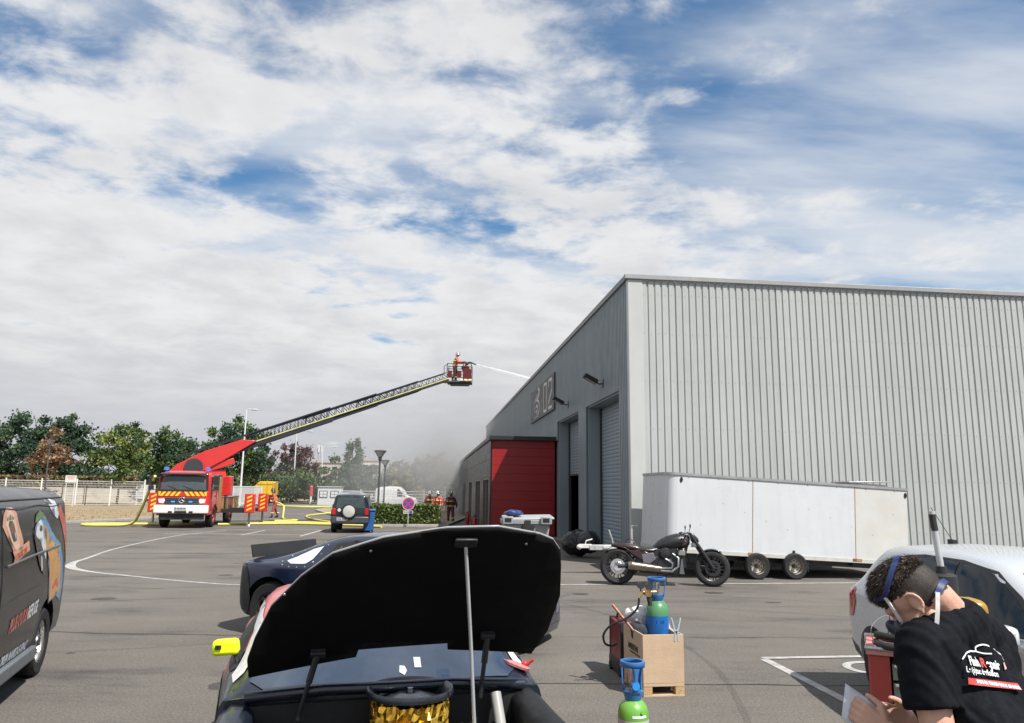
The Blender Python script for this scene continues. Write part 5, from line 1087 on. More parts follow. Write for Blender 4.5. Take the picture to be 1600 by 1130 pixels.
for s_ in (-1, 1):
    b = MB(); b.prism([(s_ * 0.70, 1.28), (s_ * 0.80, 1.34), (s_ * 1.03, 1.32), (s_ * 1.0, 1.14), (s_ * 0.78, 1.12)], 'yz', -0.08, 0.035); b.build('headlamp', M_lamp, ft, bevel=0.015)
    b = MB(); b.box((0.07, s_ * 0.72, 0.90), (0.02, 0.15, 0.10)); b.box((0.06, s_ * 0.98, 0.90), (0.02, 0.13, 0.10)); b.build('fog_lamp', mat('fog_glass', (0.35, 0.35, 0.33), 0.2), ft, bevel=0.02)
    b = MB(); b.box((-0.10, s_ * 1.42, 2.18), (0.10, 0.22, 0.44)); b.box((-0.10, s_ * 1.42, 1.83), (0.10, 0.22, 0.20)); b.tube([(-0.25, s_ * 1.16, 2.45), (-0.12, s_ * 1.40, 2.43)], 0.018, 6); b.tube([(-0.25, s_ * 1.18, 1.74), (-0.12, s_ * 1.40, 1.74)], 0.018, 6); b.build('mirror', M_plast, ft, bevel=0.03)
    d_ = MB(); d_.prism([(-0.42, 1.72), (-0.40, 2.36), (-1.30, 2.40), (-1.32, 1.66)], 'xz', s_ * 1.165, s_ * 1.198); d_.build('side_window', M_glass, ft, bevel=0.01)
    b = MB(); b.tube([(-0.36, s_ * 1.205, z) for z in (0.9, 1.3, 1.66)], 0.008, 5); b.build('door_gap', M_ink, ft); b = MB(); b.tube([(-1.42, s_ * 1.203, z) for z in (0.9, 1.5, 2.3)], 0.008, 5); b.build('door_gap', M_ink, ft)
    b = MB(); b.box((-1.20, s_ * 1.215, 1.46), (0.20, 0.03, 0.05)); b.build('door_handle', M_plast, ft, bevel=0.01)
    b = MB(); b.lathe([(0.0, 0.13), (0.06, 0.125), (0.11, 0.09), (0.12, 0.0), (0.13, -0.02), (0.0, -0.02)], 16, Matrix.Translation((-0.50, s_ * 0.92, 2.66))); b.build('beacon', M_beac, ft, smooth=40)
b = MB(); b.box((0.03, 0, 0.86), (0.20, 2.38, 0.38)); bp_ = b.build('bumper', M_fwhite, ft, bevel=0.05, seg=3)
b = MB(); b.box((0.135, 0, 0.735), (0.02, 0.52, 0.11)); b.box((0.135, -0.45, 0.735), (0.02, 0.17, 0.09)); b.box((0.135, 0.45, 0.735), (0.02, 0.17, 0.09)); b.build('bumper_slot', M_ink, bp_)
plate(ft, (0.14, 0, 0.895), 0.52, 0.12, '', 0)
b = MB(); b.box((-0.15, 0, 0.52), (0.3, 1.9, 0.26)); b.build('skid_plate', M_black, ft)
for x in (-1.30, -5.30):
    for y in (1.17, -1.17): wheel(ft, x, y, 0.49, 0.30, 0.56, mat('red_rim', (0.48, 0.03, 0.03), 0.4, var=0.1), 0, 0.05)
b = MB(); b.box((-4.6, 0, 0.78), (6.0, 0.9, 0.26)); b.build('chassis', M_black, ft)
b = MB(); b.box((-2.28, 0, 1.55), (0.80, 2.30, 1.86)); b.build('crew_locker', mat('locker_dark', (0.035, 0.042, 0.055), 0.4), ft, bevel=0.02)
for s_ in (1, -1):
    b = MB(); b.box((-2.38, s_ * 1.16, 1.52), (0.50, 0.05, 1.72)); 
    o = b.build('locker_shutter', M_gold, ft, bevel=0.008)
    b = MB(); b.box((-2.70, s_ * 1.165, 1.56), (0.10, 0.07, 1.86)); b.build('locker_frame', M_fred, ft, bevel=0.01)
b = MB(); b.box((-5.2, 0, 1.02), (4.9, 2.2, 0.72)); b.build('deck_body', M_dkr, ft, bevel=0.02)
for s_ in (1, -1):
    for x in (-3.25, -4.35, -6.4, -7.2):
        b = MB(); b.box((x, s_ * 1.115, 1.03), (0.62, 0.035, 0.62)); b.build('locker_shutter', M_gold, ft, bevel=0.006)
b = MB(); b.box((-5.2, 0, 1.40), (4.95, 2.3, 0.05)); b.build('deck_plate', M_galv, ft, bevel=0.008)
b = MB()
for s_ in (1, -1): b.tube([(-2.9, s_ * 1.05, 1.42), (-2.9, s_ * 1.05, 1.95), (-4.4, s_ * 1.05, 1.95), (-4.4, s_ * 1.05, 1.42)], 0.02, 6)
b.build('deck_rail', M_steel, ft, smooth=50)
for x, y in ((-2.75, 2.55), (-5.3, 2.80), (-3.1, -2.05), (-5.6, -2.3)):
    s_ = 1 if y > 0 else -1
    b = MB(); b.box((x, y * 0.5 + s_ * 0.2, 0.72), (0.16, abs(y), 0.18)); be = b.build('outrigger_beam', M_black, ft)
    b = MB(); b.box((x + 0.02, y, 1.10), (0.30, 0.50, 0.95)); hs_ = b.build('outrigger_housing', M_fred, ft, bevel=0.03)
    b = MB(); b.cyl((x, y, 0.08), (x, y, 0.65), 0.055, n=12); b.cyl((x, y, 0.0), (x, y, 0.06), 0.20, 0.16, n=18); b.build('jack_leg', M_steel, hs_, smooth=40)
    for k in range(4):
        z = 0.72 + k * 0.20; b = MB(); b.prism([(y - 0.12, z), (y + 0.12, z + 0.11), (y + 0.12, z + 0.20), (y - 0.12, z + 0.09)], 'yz', x + 0.172, x + 0.178); b.build('stripe', M_fyel, hs_)
# ladder set, laid out along its own axis from the turntable pivot
P0 = Vector((-15.75, 39.1, 3.42)); P1 = Vector((-3.85, 43.5, 8.35))
lx = (P1 - P0).normalized(); ly = Vector((-lx.y, lx.x, 0)).normalized(); lz = lx.cross(ly)
LMx = Matrix(((lx.x, ly.x, lz.x, P0.x), (lx.y, ly.y, lz.y, P0.y), (lx.z, ly.z, lz.z, P0.z), (0, 0, 0, 1)))
TLm = TI @ LMx
def lbuild(mb, name, m, parent=ft, **kw):
    mb.v = [tuple(TLm @ Vector(p)) for p in mb.v]; return mb.build(name, m, parent, **kw)
LL = (P1 - P0).length
ends = [(-1.7, 6.55, 0.92, 0.66, -0.10), (2.0, 9.25, 0.78, 0.56, -0.06), (5.0, 11.8, 0.66, 0.47, -0.02), (8.0, LL, 0.54, 0.40, 0.02)]
for t0, t1, w_, h_, z0 in ends:
    b = MB()
    for s_ in (1, -1):
        b.box(((t0 + t1) / 2, s_ * w_ / 2, z0), (t1 - t0, 0.06, 0.21)); 
    o = lbuild(b, 'ladder_section', M_lad)
    c = MB()
    for s_ in (1, -1): c.box(((t0 + t1) / 2, s_ * w_ / 2, z0 + h_), (t1 - t0, 0.045, 0.06))
    lbuild(c, 'hand_rail', M_lad, o)
    n = int((t1 - t0) / 0.42)
    for s_ in (1, -1):
        c = MB()
        for i in range(n):
            a = t0 + (t1 - t0) * i / n; m_ = t0 + (t1 - t0) * (i + .5) / n; e = t0 + (t1 - t0) * (i + 1) / n
            c.tube([(a, s_ * w_ / 2, z0 + 0.06), (m_, s_ * w_ / 2, z0 + h_ - 0.02), (e, s_ * w_ / 2, z0 + 0.06)], 0.020, 4)
        lbuild(c, 'lattice', M_lad, o)
    n = int((t1 - t0) / 0.30); rg = MB(); rg.cyl((0, -w_ / 2, 0), (0, w_ / 2, 0), 0.018, n=6); rme_ = rg.mesh('rung', M_lad)
    for i in range(n):
        q = link('rung', rme_, o); q.matrix_local = TLm @ Matrix.Translation((t0 + 0.15 + i * 0.30, 0, z0 + 0.05))
b = MB(); b.box((7.6, -0.50, 0.055), (12.0, 0.05, 0.055)); lbuild(b, 'hose_guide', mat('guide_yellow', (0.60, 0.55, 0.20), 0.5, var=0.2, vs=3))
for s_ in (1, -1):
    b = MB(); b.prism([(-2.75, -0.50), (-2.5, -0.18), (-1.6, 0.20), (-0.2, 0.40), (1.7, 0.36), (2.35, 0.06), (0.9, -0.28), (-0.3, -0.52), (-1.5, -0.74), (-2.5, -0.74)], 'xz', s_ * 0.52, s_ * 0.60); lbuild(b, 'elevating_frame', M_fred, bevel=0.02)
b = MB(); b.cyl((-0.95, -0.70, -0.22), (-0.95, -0.60, -0.22), 0.45, n=30); b.cyl((-0.95, 0.60, -0.22), (-0.95, 0.70, -0.22), 0.45, n=30); lbuild(b, 'hose_drum', mat('drum_black', (0.035, 0.037, 0.042), 0.5), smooth=40)
b = MB(); b.box((0.2, 0, -0.55), (1.6, 1.0, 0.3)); lbuild(b, 'cross_beam', M_fred, bevel=0.03)
tp = TI @ Vector((-15.75, 39.1, 0))
b = MB(); b.cyl((tp.x, tp.y, 1.42), (tp.x, tp.y, 1.62), 0.95, n=36); b.box((tp.x, tp.y, 2.2), (1.2, 1.5, 1.2), (0, 0, R(25)), top=(0.9, 1.3)); b.build('turntable', M_fred, ft, bevel=0.03)
b = MB(); b.box((tp.x + 0.9, tp.y + 1.0, 1.95), (0.7, 0.6, 1.0)); b.build('control_stand', M_fred, ft, bevel=0.05)
# rescue cage
cg = bpy.data.objects.new('cage', None)
BC = TI @ Vector((-3.15, 44.0, 8.22)); yaw = -TA
def cbuild(mb, name, m, parent=ft, **kw):
    T = Matrix.Translation(BC) @ Matrix.Rotation(yaw, 4, 'Z'); mb.v = [tuple(T @ Vector(p)) for p in mb.v]; return mb.build(name, m, parent, **kw)
b = MB(); b.box((0, 0, 0.04), (1.50, 1.15, 0.10), top=(1.44, 1.1)); b.box((0, 0, -0.06), (1.15, 0.9, 0.10)); cgf = cbuild(b, 'cage_floor', mat('cage_dark', (0.045, 0.05, 0.055), 0.5), bevel=0.02)
b = MB()
for z in (0.45, 0.80, 1.12): b.tube([(-0.72, -0.55, z), (0.72, -0.55, z), (0.72, 0.55, z), (-0.72, 0.55, z)], 0.022, 6, closed=True)
for x in (-0.72, -0.25, 0.25, 0.72):
    for y in (-0.55, 0.55): b.tube([(x, y, 0.05), (x, y, 1.12)], 0.022, 6)
b.tube([(-0.72, -0.3, 1.12), (-0.92, -0.3, 1.0), (-0.92, -0.3, 0.5), (-0.72, -0.3, 0.3)], 0.02, 6); cbuild(b, 'cage_rail', M_lad, smooth=50)
for x, w_ in ((0.48, 0.46), (0.02, 0.24), (-0.55, 0.26)):
    b = MB(); b.box((x, -0.575, 0.48), (w_, 0.03, 0.62 if x > 0.2 else 0.42)); cbuild(b, 'cage_panel', mat('cage_red', (0.12, 0.012, 0.013), 0.4, var=0.15), bevel=0.015)
b = MB(); b.box((0.35, 0, 0.92), (0.46, 0.9, 0.20)); cbuild(b, 'cage_console', MATS['cage_red'], bevel=0.03)
for x in (0.15, 0.40, 0.66):
    b = MB(); b.box((x, -0.60, 0.14), (0.17, 0.05, 0.10)); cbuild(b, 'cage_lamp', mat('cage_lamp', (0.80, 0.62, 0.30), 0.3, emit=0.35), bevel=0.015)
b = MB(); b.tube([(0.30, 0.0, 1.0), (0.42, 0, 1.28), (0.66, 0, 1.30), (1.0, 0, 1.16)], [0.05, 0.06, 0.05, 0.035], 10); b.ell((0.42, 0, 1.22), (0.12, 0.12, 0.10), 10, 6); cbuild(b, 'water_monitor', M_dark, smooth=50)
b = MB(); b.tube([(-0.72, 0, 0.1), (-1.0, 0.0, 0.12)], 0.11, 8); cbuild(b, 'cage_mount', mat('mount_pink', (0.62, 0.20, 0.18), 0.4))
# water jet from the cage on to the roof
j0, j1 = Vector((-2.15, 44.0, 9.37)), Vector((1.30, 39.65, 7.74)); pts = []; rr = []
for i in range(25):
    t = i / 24; p = j0.lerp(j1, t); p.z += 0.16 * t * (1 - t); pts.append(p); rr.append(0.04 + 0.11 * t + 0.012 * math.sin(i * 2.1))
b = MB(); b.tube(pts, rr, 8)
tag(b.build('water_jet', mat('water_spray', (0.93, 0.94, 0.95), 0.5, var=0.05, vs=3, alpha=0.85, translucent=0.6), smooth=80), 'white jet of water sprayed from the cage on to the roof', 'water jet')

# ------------------------------------------------------------------ fire hoses
def hose(label, pts, r=0.055):
    b = MB(); b.tube(catmull(pts, 6), r, 8)
    return tag(b.build('fire_hose', M_hose, smooth=80), label, 'hose', 'yellow fire hoses')
hose('yellow fire hose hanging off the engine and looping over the asphalt by the verge', [(-16.3, 34.2, 2.35), (-16.75, 34.7, 1.7), (-17.3, 35.2, 0.75), (-17.9, 35.6, 0.14), (-19.0, 35.25, 0.06), (-19.95, 35.3, 0.06), (-20.2, 35.9, 0.06), (-19.4, 36.5, 0.06), (-17.5, 36.9, 0.06), (-15.6, 37.3, 0.06)], 0.065)
hose('straight yellow fire hose running from the engine to the off-roader', [(-14.5, 37.4, 0.06), (-13.0, 38.6, 0.06), (-11.5, 39.2, 0.06), (-10, 39.0, 0.06), (-8, 38.2, 0.06), (-6.3, 37.0, 0.06)], 0.06)
hose('second yellow hose lying just behind the straight one', [(-13.5, 40.6, 0.06), (-12.4, 40.2, 0.06), (-11.0, 40.5, 0.06), (-9.0, 39.9, 0.06), (-7.2, 39.6, 0.06)], 0.06)
hose('yellow hose curving down from the standing firefighter', [(-14.75, 47.75, 0.95), (-14.3, 47.4, 0.72), (-14.05, 46.6, 0.30), (-13.6, 45.2, 0.06), (-12.7, 43.8, 0.06), (-12.2, 43.0, 0.06), (-13.2, 42.2, 0.06)], 0.055)
hose('yellow hose looped on the kerb behind the off-roader', [(-9.9, 41.5, 0.06), (-11.8, 45.0, 0.06), (-13.4, 49.5, 0.06), (-13.6, 53.0, 0.06), (-12.4, 56.5, 0.22), (-13.6, 60, 0.22), (-15.5, 62, 0.1)], 0.055)
hose('yellow hose trailing from the yellow truck towards the firefighter', [(-24.6, 77.0, 0.5), (-22.8, 74.5, 0.10), (-20.6, 73, 0.07), (-18.6, 73.6, 0.07), (-17.8, 76, 0.07)], 0.10)
# ------------------------------------------------------------------ firefighters
M_ffj = mat('jacket_orange', (0.50, 0.12, 0.07), 0.75, var=0.2, vs=9, bump=0.3, bs=25); M_ffd = mat('jacket_dark', (0.10, 0.022, 0.024), 0.75, var=0.25, vs=9, bump=0.3, bs=25); M_fft = mat('trousers_red', (0.34, 0.07, 0.06), 0.8, var=0.2, vs=9)
M_ffb = mat('boots_black', (0.02, 0.02, 0.02), 0.5); M_skin = mat('skin', (0.50, 0.29, 0.21), 0.5, var=0.08, vs=14, bump=0.15, bs=120); M_hivis = mat('hivis_band', (0.85, 0.72, 0.30), 0.4, var=0.1)
M_helm = mat('helmet_chrome', (0.70, 0.71, 0.72), 0.15, 0.9, var=0.05); M_helmd = mat('helmet_dark', (0.05, 0.05, 0.055), 0.3)
def firefighter(label, loc, rz, hands, feet, jm, tm, lean=0.06, helm=M_helm, pack=False, turn=0.0, vox=0.026):
    t = thing('person', label, 'person', loc, rz, 'firefighters')
    H = Vector((0, 0, 0.96)); C7 = Vector((lean * 1.2, 0, 1.46)); Hd = Vector((lean * 1.5 + 0.03, 0, 1.64))
    mb = MB(); sg = []
    def seg(p0, p1, r0, r1, mi): capsule(mb, p0, p1, r0, r1); sg.append((p0, p1, (r0 + r1) / 2, mi))
    ch = H.lerp(C7, 0.62)
    for s_ in (1, -1):
        o_ = Vector((0, s_ * 0.09, 0)); seg(H + o_, ch + Vector((0, s_ * 0.10, 0)), 0.135, 0.14, 0); seg(ch + Vector((0, s_ * 0.10, 0)), C7 + Vector((0, s_ * 0.08, -0.05)), 0.14, 0.085, 0)
        sh = C7 + Vector((0, s_ * 0.19, -0.06)); hd_ = Vector(hands[0 if s_ > 0 else 1]); mid = (sh + hd_) / 2; L = (hd_ - sh).length
        el = mid + Vector((-0.10, s_ * 0.10, -0.16)).normalized() * math.sqrt(max(0.0004, 0.29 ** 2 - min(0.289, L / 2) ** 2))
        seg(sh, el, 0.085, 0.068, 0); seg(el, hd_, 0.066, 0.052, 0); seg(hd_, hd_ + (hd_ - el).normalized() * 0.09, 0.048, 0.04, 2)
        ft_ = Vector(feet[0 if s_ > 0 else 1]); hp = H + Vector((0, s_ * 0.10, -0.02)); kn = (hp + ft_ + Vector((0, 0, 0.10))) / 2 + Vector((0.05, s_ * 0.01, 0))
        seg(hp, kn, 0.115, 0.085, 1); seg(kn, ft_ + Vector((0, 0, 0.22)), 0.085, 0.072, 1); seg(ft_ + Vector((0, 0, 0.24)), ft_ + Vector((0, 0, 0.07)), 0.068, 0.06, 2); seg(ft_ + Vector((0, 0, 0.05)), ft_ + Vector((0.16, s_ * 0.02, 0.045)), 0.052, 0.042, 2)
    seg(C7, Hd + Vector((0, 0, -0.04)), 0.065, 0.06, 3); mb.ell(Hd, (0.095, 0.078, 0.12), 14, 10); sg.append((Hd, Hd + Vector((0, 0, 0.02)), 0.09, 3)); capsule(mb, Hd + Vector((0.09, 0, -0.01)), Hd + Vector((0.105, 0, -0.03)), 0.016)
    remesh(mb, 'body', [jm, tm, M_ffb, M_skin], vox, 3, t, sg, lambda c: 0.010 * noise.noise(c * 9))
    b = MB(); b.lathe([(0.0, 0.20), (0.05, 0.195), (0.10, 0.165), (0.128, 0.10), (0.135, 0.03), (0.155, 0.0), (0.135, -0.01), (0.12, 0.0)], 18, Matrix.Translation(Hd + Vector((0, 0, 0.01))) @ Matrix.Diagonal((1.12, 0.95, 0.95, 1)), caps=False); b.box(Hd + Vector((0, 0, 0.185)), (0.22, 0.018, 0.03)); b.box(Hd + Vector((-0.11, 0, -0.06)), (0.02, 0.16, 0.12)); b.build('helmet', helm, t, smooth=50)
    bands = MB()
    def ringb(c, rx, ry, z): bands.tube([(c.x + rx * math.cos(a), c.y + ry * math.sin(a), z) for a in [2 * PI * i / 18 for i in range(18)]], 0.024, 4, closed=True)
    ringb(ch, 0.155, 0.245, ch.z - 0.02); ringb(H, 0.145, 0.235, H.z + 0.02)
    for s_ in (1, -1):
        f_ = Vector(feet[0 if s_ > 0 else 1]); ringb(f_, 0.082, 0.082, 0.30)
    bands.build('reflective_band', M_hivis, t)
    if pack:
        b = MB(); capsule(b, (-0.24 + lean, 0, 1.02), (-0.22 + lean, 0, 1.42), 0.085, 0.085, 14); b.build('air_cylinder', mat('cylinder_yellow', (0.45, 0.40, 0.10), 0.4), t, smooth=50)
        b = MB(); b.box((-0.14 + lean, 0, 1.2), (0.05, 0.28, 0.5)); b.tube([(0.12 + lean, 0.10, 1.42), (0.17 + lean, 0.12, 1.2), (0.13, 0.12, 1.0)], 0.025, 6); b.tube([(0.12 + lean, -0.10, 1.42), (0.17 + lean, -0.12, 1.2), (0.13, -0.12, 1.0)], 0.025, 6); b.build('harness', M_ffb, t)
        b = MB(); b.ell(Hd + Vector((0.085, 0, -0.01)), (0.05, 0.075, 0.09), 12, 8); b.build('breathing_mask', M_helmd, t, smooth=60)
    return t
firefighter('firefighter in orange and red walking with a yellow hose on the open road', (-15.0, 47.9, 0), R(-150), [(0.28, 0.22, 1.0), (0.12, -0.33, 0.98)], [(0.18, 0.12, 0), (-0.22, -0.12, 0)], M_ffj, M_fft, 0.10, M_helmd)
firefighter('firefighter standing in the raised ladder cage behind the water jet', (-3.45, 44.0, 8.32), R(-5), [(0.55, 0.16, 1.22), (0.52, -0.16, 1.20)], [(0.05, 0.12, 0), (-0.1, -0.12, 0)], M_ffj, M_ffd, 0.08)
firefighter('leftmost of three firefighters by the annex, half behind the hedge', (-5.0, 46.5, 0), R(-70), [(0.25, 0.25, 1.35), (0.2, -0.3, 1.0)], [(0.06, 0.13, 0), (-0.05, -0.13, 0)], M_ffd, M_ffd, 0.05)
firefighter('middle of three firefighters by the annex, with orange chest', (-4.35, 45.2, 0), R(-95), [(0.20, 0.30, 1.0), (0.2, -0.30, 1.0)], [(0.08, 0.14, 0), (-0.05, -0.12, 0)], M_ffj, M_ffd, 0.03, M_helm, True)
firefighter('rightmost of three firefighters by the annex, masked with breathing apparatus', (-3.42, 43.2, 0), R(-90), [(0.16, 0.34, 0.95), (0.22, -0.30, 1.02)], [(0.12, 0.15, 0), (-0.10, -0.13, 0)], M_ffd, M_ffd, 0.05, M_helmd, True)

# ------------------------------------------------------------------ vegetation
def leaf_mat(name, c, tr=0.3): return mat(name, c, 0.6, var=0.35, vs=1.3, spec=0.25, translucent=tr)
LG = [leaf_mat('leaf_green', (0.104, 0.160, 0.049)), leaf_mat('leaf_light', (0.244, 0.281, 0.085)), leaf_mat('leaf_dark', (0.049, 0.086, 0.037))]
LD = [leaf_mat('leaf_evergreen', (0.053, 0.098, 0.056)), leaf_mat('leaf_evergreen_dark', (0.030, 0.060, 0.040)), leaf_mat('leaf_evergreen_light', (0.090, 0.140, 0.071))]
LB = [leaf_mat('leaf_rust', (0.25, 0.150, 0.088)), leaf_mat('leaf_tan', (0.37, 0.25, 0.155)), leaf_mat('leaf_brown', (0.155, 0.09, 0.055))]
LP = [leaf_mat('leaf_purple', (0.122, 0.066, 0.071)), leaf_mat('leaf_plum', (0.169, 0.094, 0.085)), leaf_mat('leaf_deep', (0.066, 0.053, 0.049))]
LO = [leaf_mat('leaf_olive', (0.244, 0.244, 0.104)), leaf_mat('leaf_gold', (0.394, 0.328, 0.131)), leaf_mat('leaf_sage', (0.160, 0.188, 0.094))]
M_bark = mat('bark', (0.10, 0.078, 0.058), 0.9, var=0.25, vs=12, bump=0.6, bs=30)
def leaves(blobs, n, size, seed, fill=0.45):
    rnd = random.Random(seed); mb = MB(); vol = [b_[3] * b_[4] * b_[5] for b_ in blobs]; tot = sum(vol)
    for b_, v_ in zip(blobs, vol):
        subs = []
        for k in range(max(8, int(40 * (v_ / tot) ** 0.5))):      # twig clusters give the uneven outline and the gaps
            d = Vector((rnd.gauss(0, 1), rnd.gauss(0, 1), rnd.gauss(0, 1))).normalized() * rnd.uniform(fill, 1.08)
            subs.append((d, rnd.uniform(0.16, 0.34), rnd.choice((0, 0, 1, 2))))
        for k in range(int(n * v_ / tot)):
            d, r_, mi = rnd.choice(subs); o_ = Vector((rnd.gauss(0, 1), rnd.gauss(0, 1), rnd.gauss(0, 0.8))) * r_ * 0.55
            p = Vector((b_[0] + (d.x + o_.x) * b_[3], b_[1] + (d.y + o_.y) * b_[4], b_[2] + (d.z + o_.z) * b_[5]))
            if p.z < 0.08: p.z = 0.08 + rnd.random() * 0.2
            s_ = size * rnd.uniform(0.6, 1.35); a = Vector((rnd.gauss(0, 1), rnd.gauss(0, 1), rnd.gauss(0, 0.7))).normalized(); q = a.orthogonal().normalized(); q.rotate(Matrix.Rotation(rnd.uniform(0, 6.28), 3, a)); w_ = a.cross(q) * s_ * 0.36
            mb.add([p - q * s_ * 0.5, p + w_, p + q * s_ * 0.5, p - w_], [(0, 1, 2, 3)], mi if rnd.random() < 0.7 else rnd.randrange(3))
    return mb
def tree(name, label, loc, h, blobs, n, size, mats, tr=0.12, seed=1, group='trees and shrubs beyond the yard', stems=1, fill=0.45):
    t = thing(name, label, 'shrub' if 'shrub' in name else 'tree', loc, 0, group); rnd = random.Random(seed)
    b = MB(); top = max(b_[2] + b_[5] * 0.5 for b_ in blobs)
    for k in range(stems):
        o_ = Vector((rnd.uniform(-.3, .3), rnd.uniform(-.3, .3), 0)) * (stems - 1)
        b.tube([o_, o_ + Vector((0.04, 0.02, h * 0.15)), o_ * 1.5 + Vector((0.02, -0.03, h * 0.4)), o_ * 2 + Vector((0, 0, top * 0.9))], [tr, tr * 0.8, tr * 0.6, tr * 0.15], 8)
    for b_ in blobs:
        for k in range(3):
            a = rnd.uniform(0, 6.28); e = Vector((b_[0] + math.cos(a) * b_[3] * 0.7, b_[1] + math.sin(a) * b_[4] * 0.7, b_[2] + rnd.uniform(-.2, .5) * b_[5])); s0 = Vector((0, 0, max(0.3, min(e.z * 0.6, top * 0.7))))
            b.tube([s0, s0.lerp(e, 0.5) + Vector((0, 0, -0.1 * b_[5])), e], [tr * 0.4, tr * 0.28, tr * 0.08], 5)
    b.build('trunk', M_bark, t, smooth=60)
    leaves(blobs, int(n * 2.1), size * 0.68, seed, fill).build('crown', mats, t, fix=False)
    return t
tree('linden_tree', 'round green linden tree standing on the dry verge', (-34.2, 65.2, 0.1), 7.4, [(0, 0, 4.9, 2.3, 2.3, 2.0), (-0.5, 0, 3.6, 2.0, 2.0, 1.4), (0.6, 0.2, 5.9, 1.5, 1.5, 1.4), (0.9, 0, 4.2, 1.6, 1.6, 1.5)], 5200, 0.34, LG, 0.10, 3)
tree('dead_tree', 'small tree with withered rust brown leaves beside a lamp post', (-42.6, 68.6, 0.1), 7.3, [(0, 0, 4.4, 1.5, 1.5, 1.5), (-1.3, 0, 3.9, 0.9, 0.9, 0.9), (1.6, 0, 4.0, 0.9, 0.9, 0.7), (0.2, 0, 6.3, 0.7, 0.7, 0.9), (0, 0, 2.9, 0.8, 0.8, 0.8)], 1150, 0.36, LB, 0.09, 4, fill=0.3)
tree('evergreen_tree', 'tall dark evergreen with a wide ragged crown at the left', (-55.5, 88, 0.1), 11, [(0, 0, 8.3, 3.2, 3, 2.8), (-3.6, 0, 5.6, 4.0, 3, 3.0), (3.6, 0, 5.4, 4.2, 3, 3.2), (0, 0, 3.6, 6.2, 3.5, 3.4), (1.6, 0, 7.2, 2.8, 2.5, 2.2)], 9000, 0.5, LD, 0.28, 5)
tree('broad_tree', 'mid green tree between the linden and the ladder engine cab', (-33.9, 74, 0.1), 8.2, [(0, 0, 5.6, 1.9, 1.9, 2.4), (-0.8, 0, 3.6, 1.7, 1.7, 1.8), (0.8, 0, 3.8, 1.7, 1.7, 2.0)], 4200, 0.38, LG[:1] + LD[:2], 0.14, 6)
tree('broad_tree', 'large spreading dark green tree behind the red ladder arm', (-31.2, 82, 0.1), 10.3, [(0.6, 0, 7.4, 2.5, 2.4, 2.6), (-1.8, 0, 5.2, 2.6, 2.4, 2.6), (2.6, 0, 5.0, 2.4, 2.4, 2.7), (0, 0, 3.2, 4.0, 2.6, 2.6)], 7000, 0.44, [LG[0], LD[0], LD[1]], 0.2, 7)
tree('purple_tree', 'purple leaved tree behind the white street lamps', (-28.2, 97, 0.1), 7.7, [(-0.8, 0, 5.5, 2.0, 2.0, 2.2), (1.4, 0, 4.6, 2.0, 2.0, 2.2), (0, 0, 3.0, 2.8, 2.4, 2.2)], 4200, 0.42, LP, 0.14, 8)
tree('poplar_tree', 'pointed green tree rising above the off-roader', (-18.3, 86, 0.1), 7.6, [(0, 0, 5.6, 1.2, 1.2, 2.2), (-1.0, 0, 4.0, 1.5, 1.5, 2.0), (1.2, 0, 4.2, 1.3, 1.3, 2.1), (0, 0, 2.8, 2.4, 2.0, 2.0)], 4600, 0.38, [LG[0], LG[2], LD[2]], 0.14, 9)
FAR = [('broad_tree', 'low dark trees at the far left edge behind the brown hedge', -66, 92, 6.5, 5.2, LD, 4200), ('shrub', 'olive shrub between the conifer and the linden', -42.5, 86, 5.6, 3.0, LO, 2400), ('shrub', 'dull green shrub mass left of the engine cab', -36.4, 80, 5.6, 2.6, [LO[2], LG[0], LG[2]], 2600),
       ('shrub', 'dusty green shrub under the ladder beside the purple tree', -32.8, 98, 5.2, 3.0, [LO[2], LG[0], LO[0]], 2600), ('shrub', 'wide green shrub below the lit street lamps', -26.8, 91, 4.3, 3.6, [LG[0], LO[2], LG[2]], 2600), ('shrub', 'green shrub left of the pointed tree', -22.8, 90, 4.4, 2.4, [LG[0], LG[2], LO[2]], 2200),
       ('shrub', 'grey green shrub right of the pointed tree', -15.0, 92, 4.4, 2.6, [LO[2], LG[2], LD[2]], 2300), ('shrub', 'dark shrub behind the two park lamps', -12.6, 84, 5.0, 1.8, [LD[2], LD[0], LO[2]], 2200), ('shrub', 'gold tinted shrub left of the drifting smoke', -10.4, 79, 4.9, 2.0, LO, 2600), ('shrub', 'tall pale gold shrub in the thin smoke', -8.0, 77, 5.1, 1.9, [LO[1], LO[0], LO[2]], 2600),
       ('shrub', 'sage shrub nearest the three firefighters', -6.2, 74, 3.8, 1.5, [LO[2], LO[0], LG[0]], 1800), ('broad_tree', 'blue grey tree behind the far end of the annex', -7.2, 96, 5.4, 1.8, [LD[0], LD[2], LO[2]], 2200)]
for i, (nm, lab, x, y, h, r_, mm, n) in enumerate(FAR):
    tree(nm, lab, (x, y, 0.1), h, [(0, 0, h * 0.52, r_, r_ * 0.8, h * 0.46), (-r_ * 0.5, 0, h * 0.42, r_ * 0.7, r_ * 0.7, h * 0.40), (r_ * 0.55, 0, h * 0.38, r_ * 0.65, r_ * 0.7, h * 0.36), (r_ * 0.1, 0, h * 0.78, r_ * 0.5, r_ * 0.5, h * 0.24)], n, 0.42, mm, 0.09, 20 + i, stems=3 if nm == 'shrub' else 1)
bl = []; rnd = random.Random(99)
for i in range(46):
    x = -130 + i * 4.0; bl.append((x, 120 + rnd.uniform(-6, 12), 1.5 + rnd.uniform(-.4, .6), 3.6, 3.0, 1.9 + rnd.uniform(-.6, .9)))
tag(leaves(bl, 15000, 0.75, 5, 0.35).build('distant_wood', [LD[0], LG[2], LO[2]], fix=False), 'dark belt of distant woodland behind the trees', 'woodland', kind='stuff')
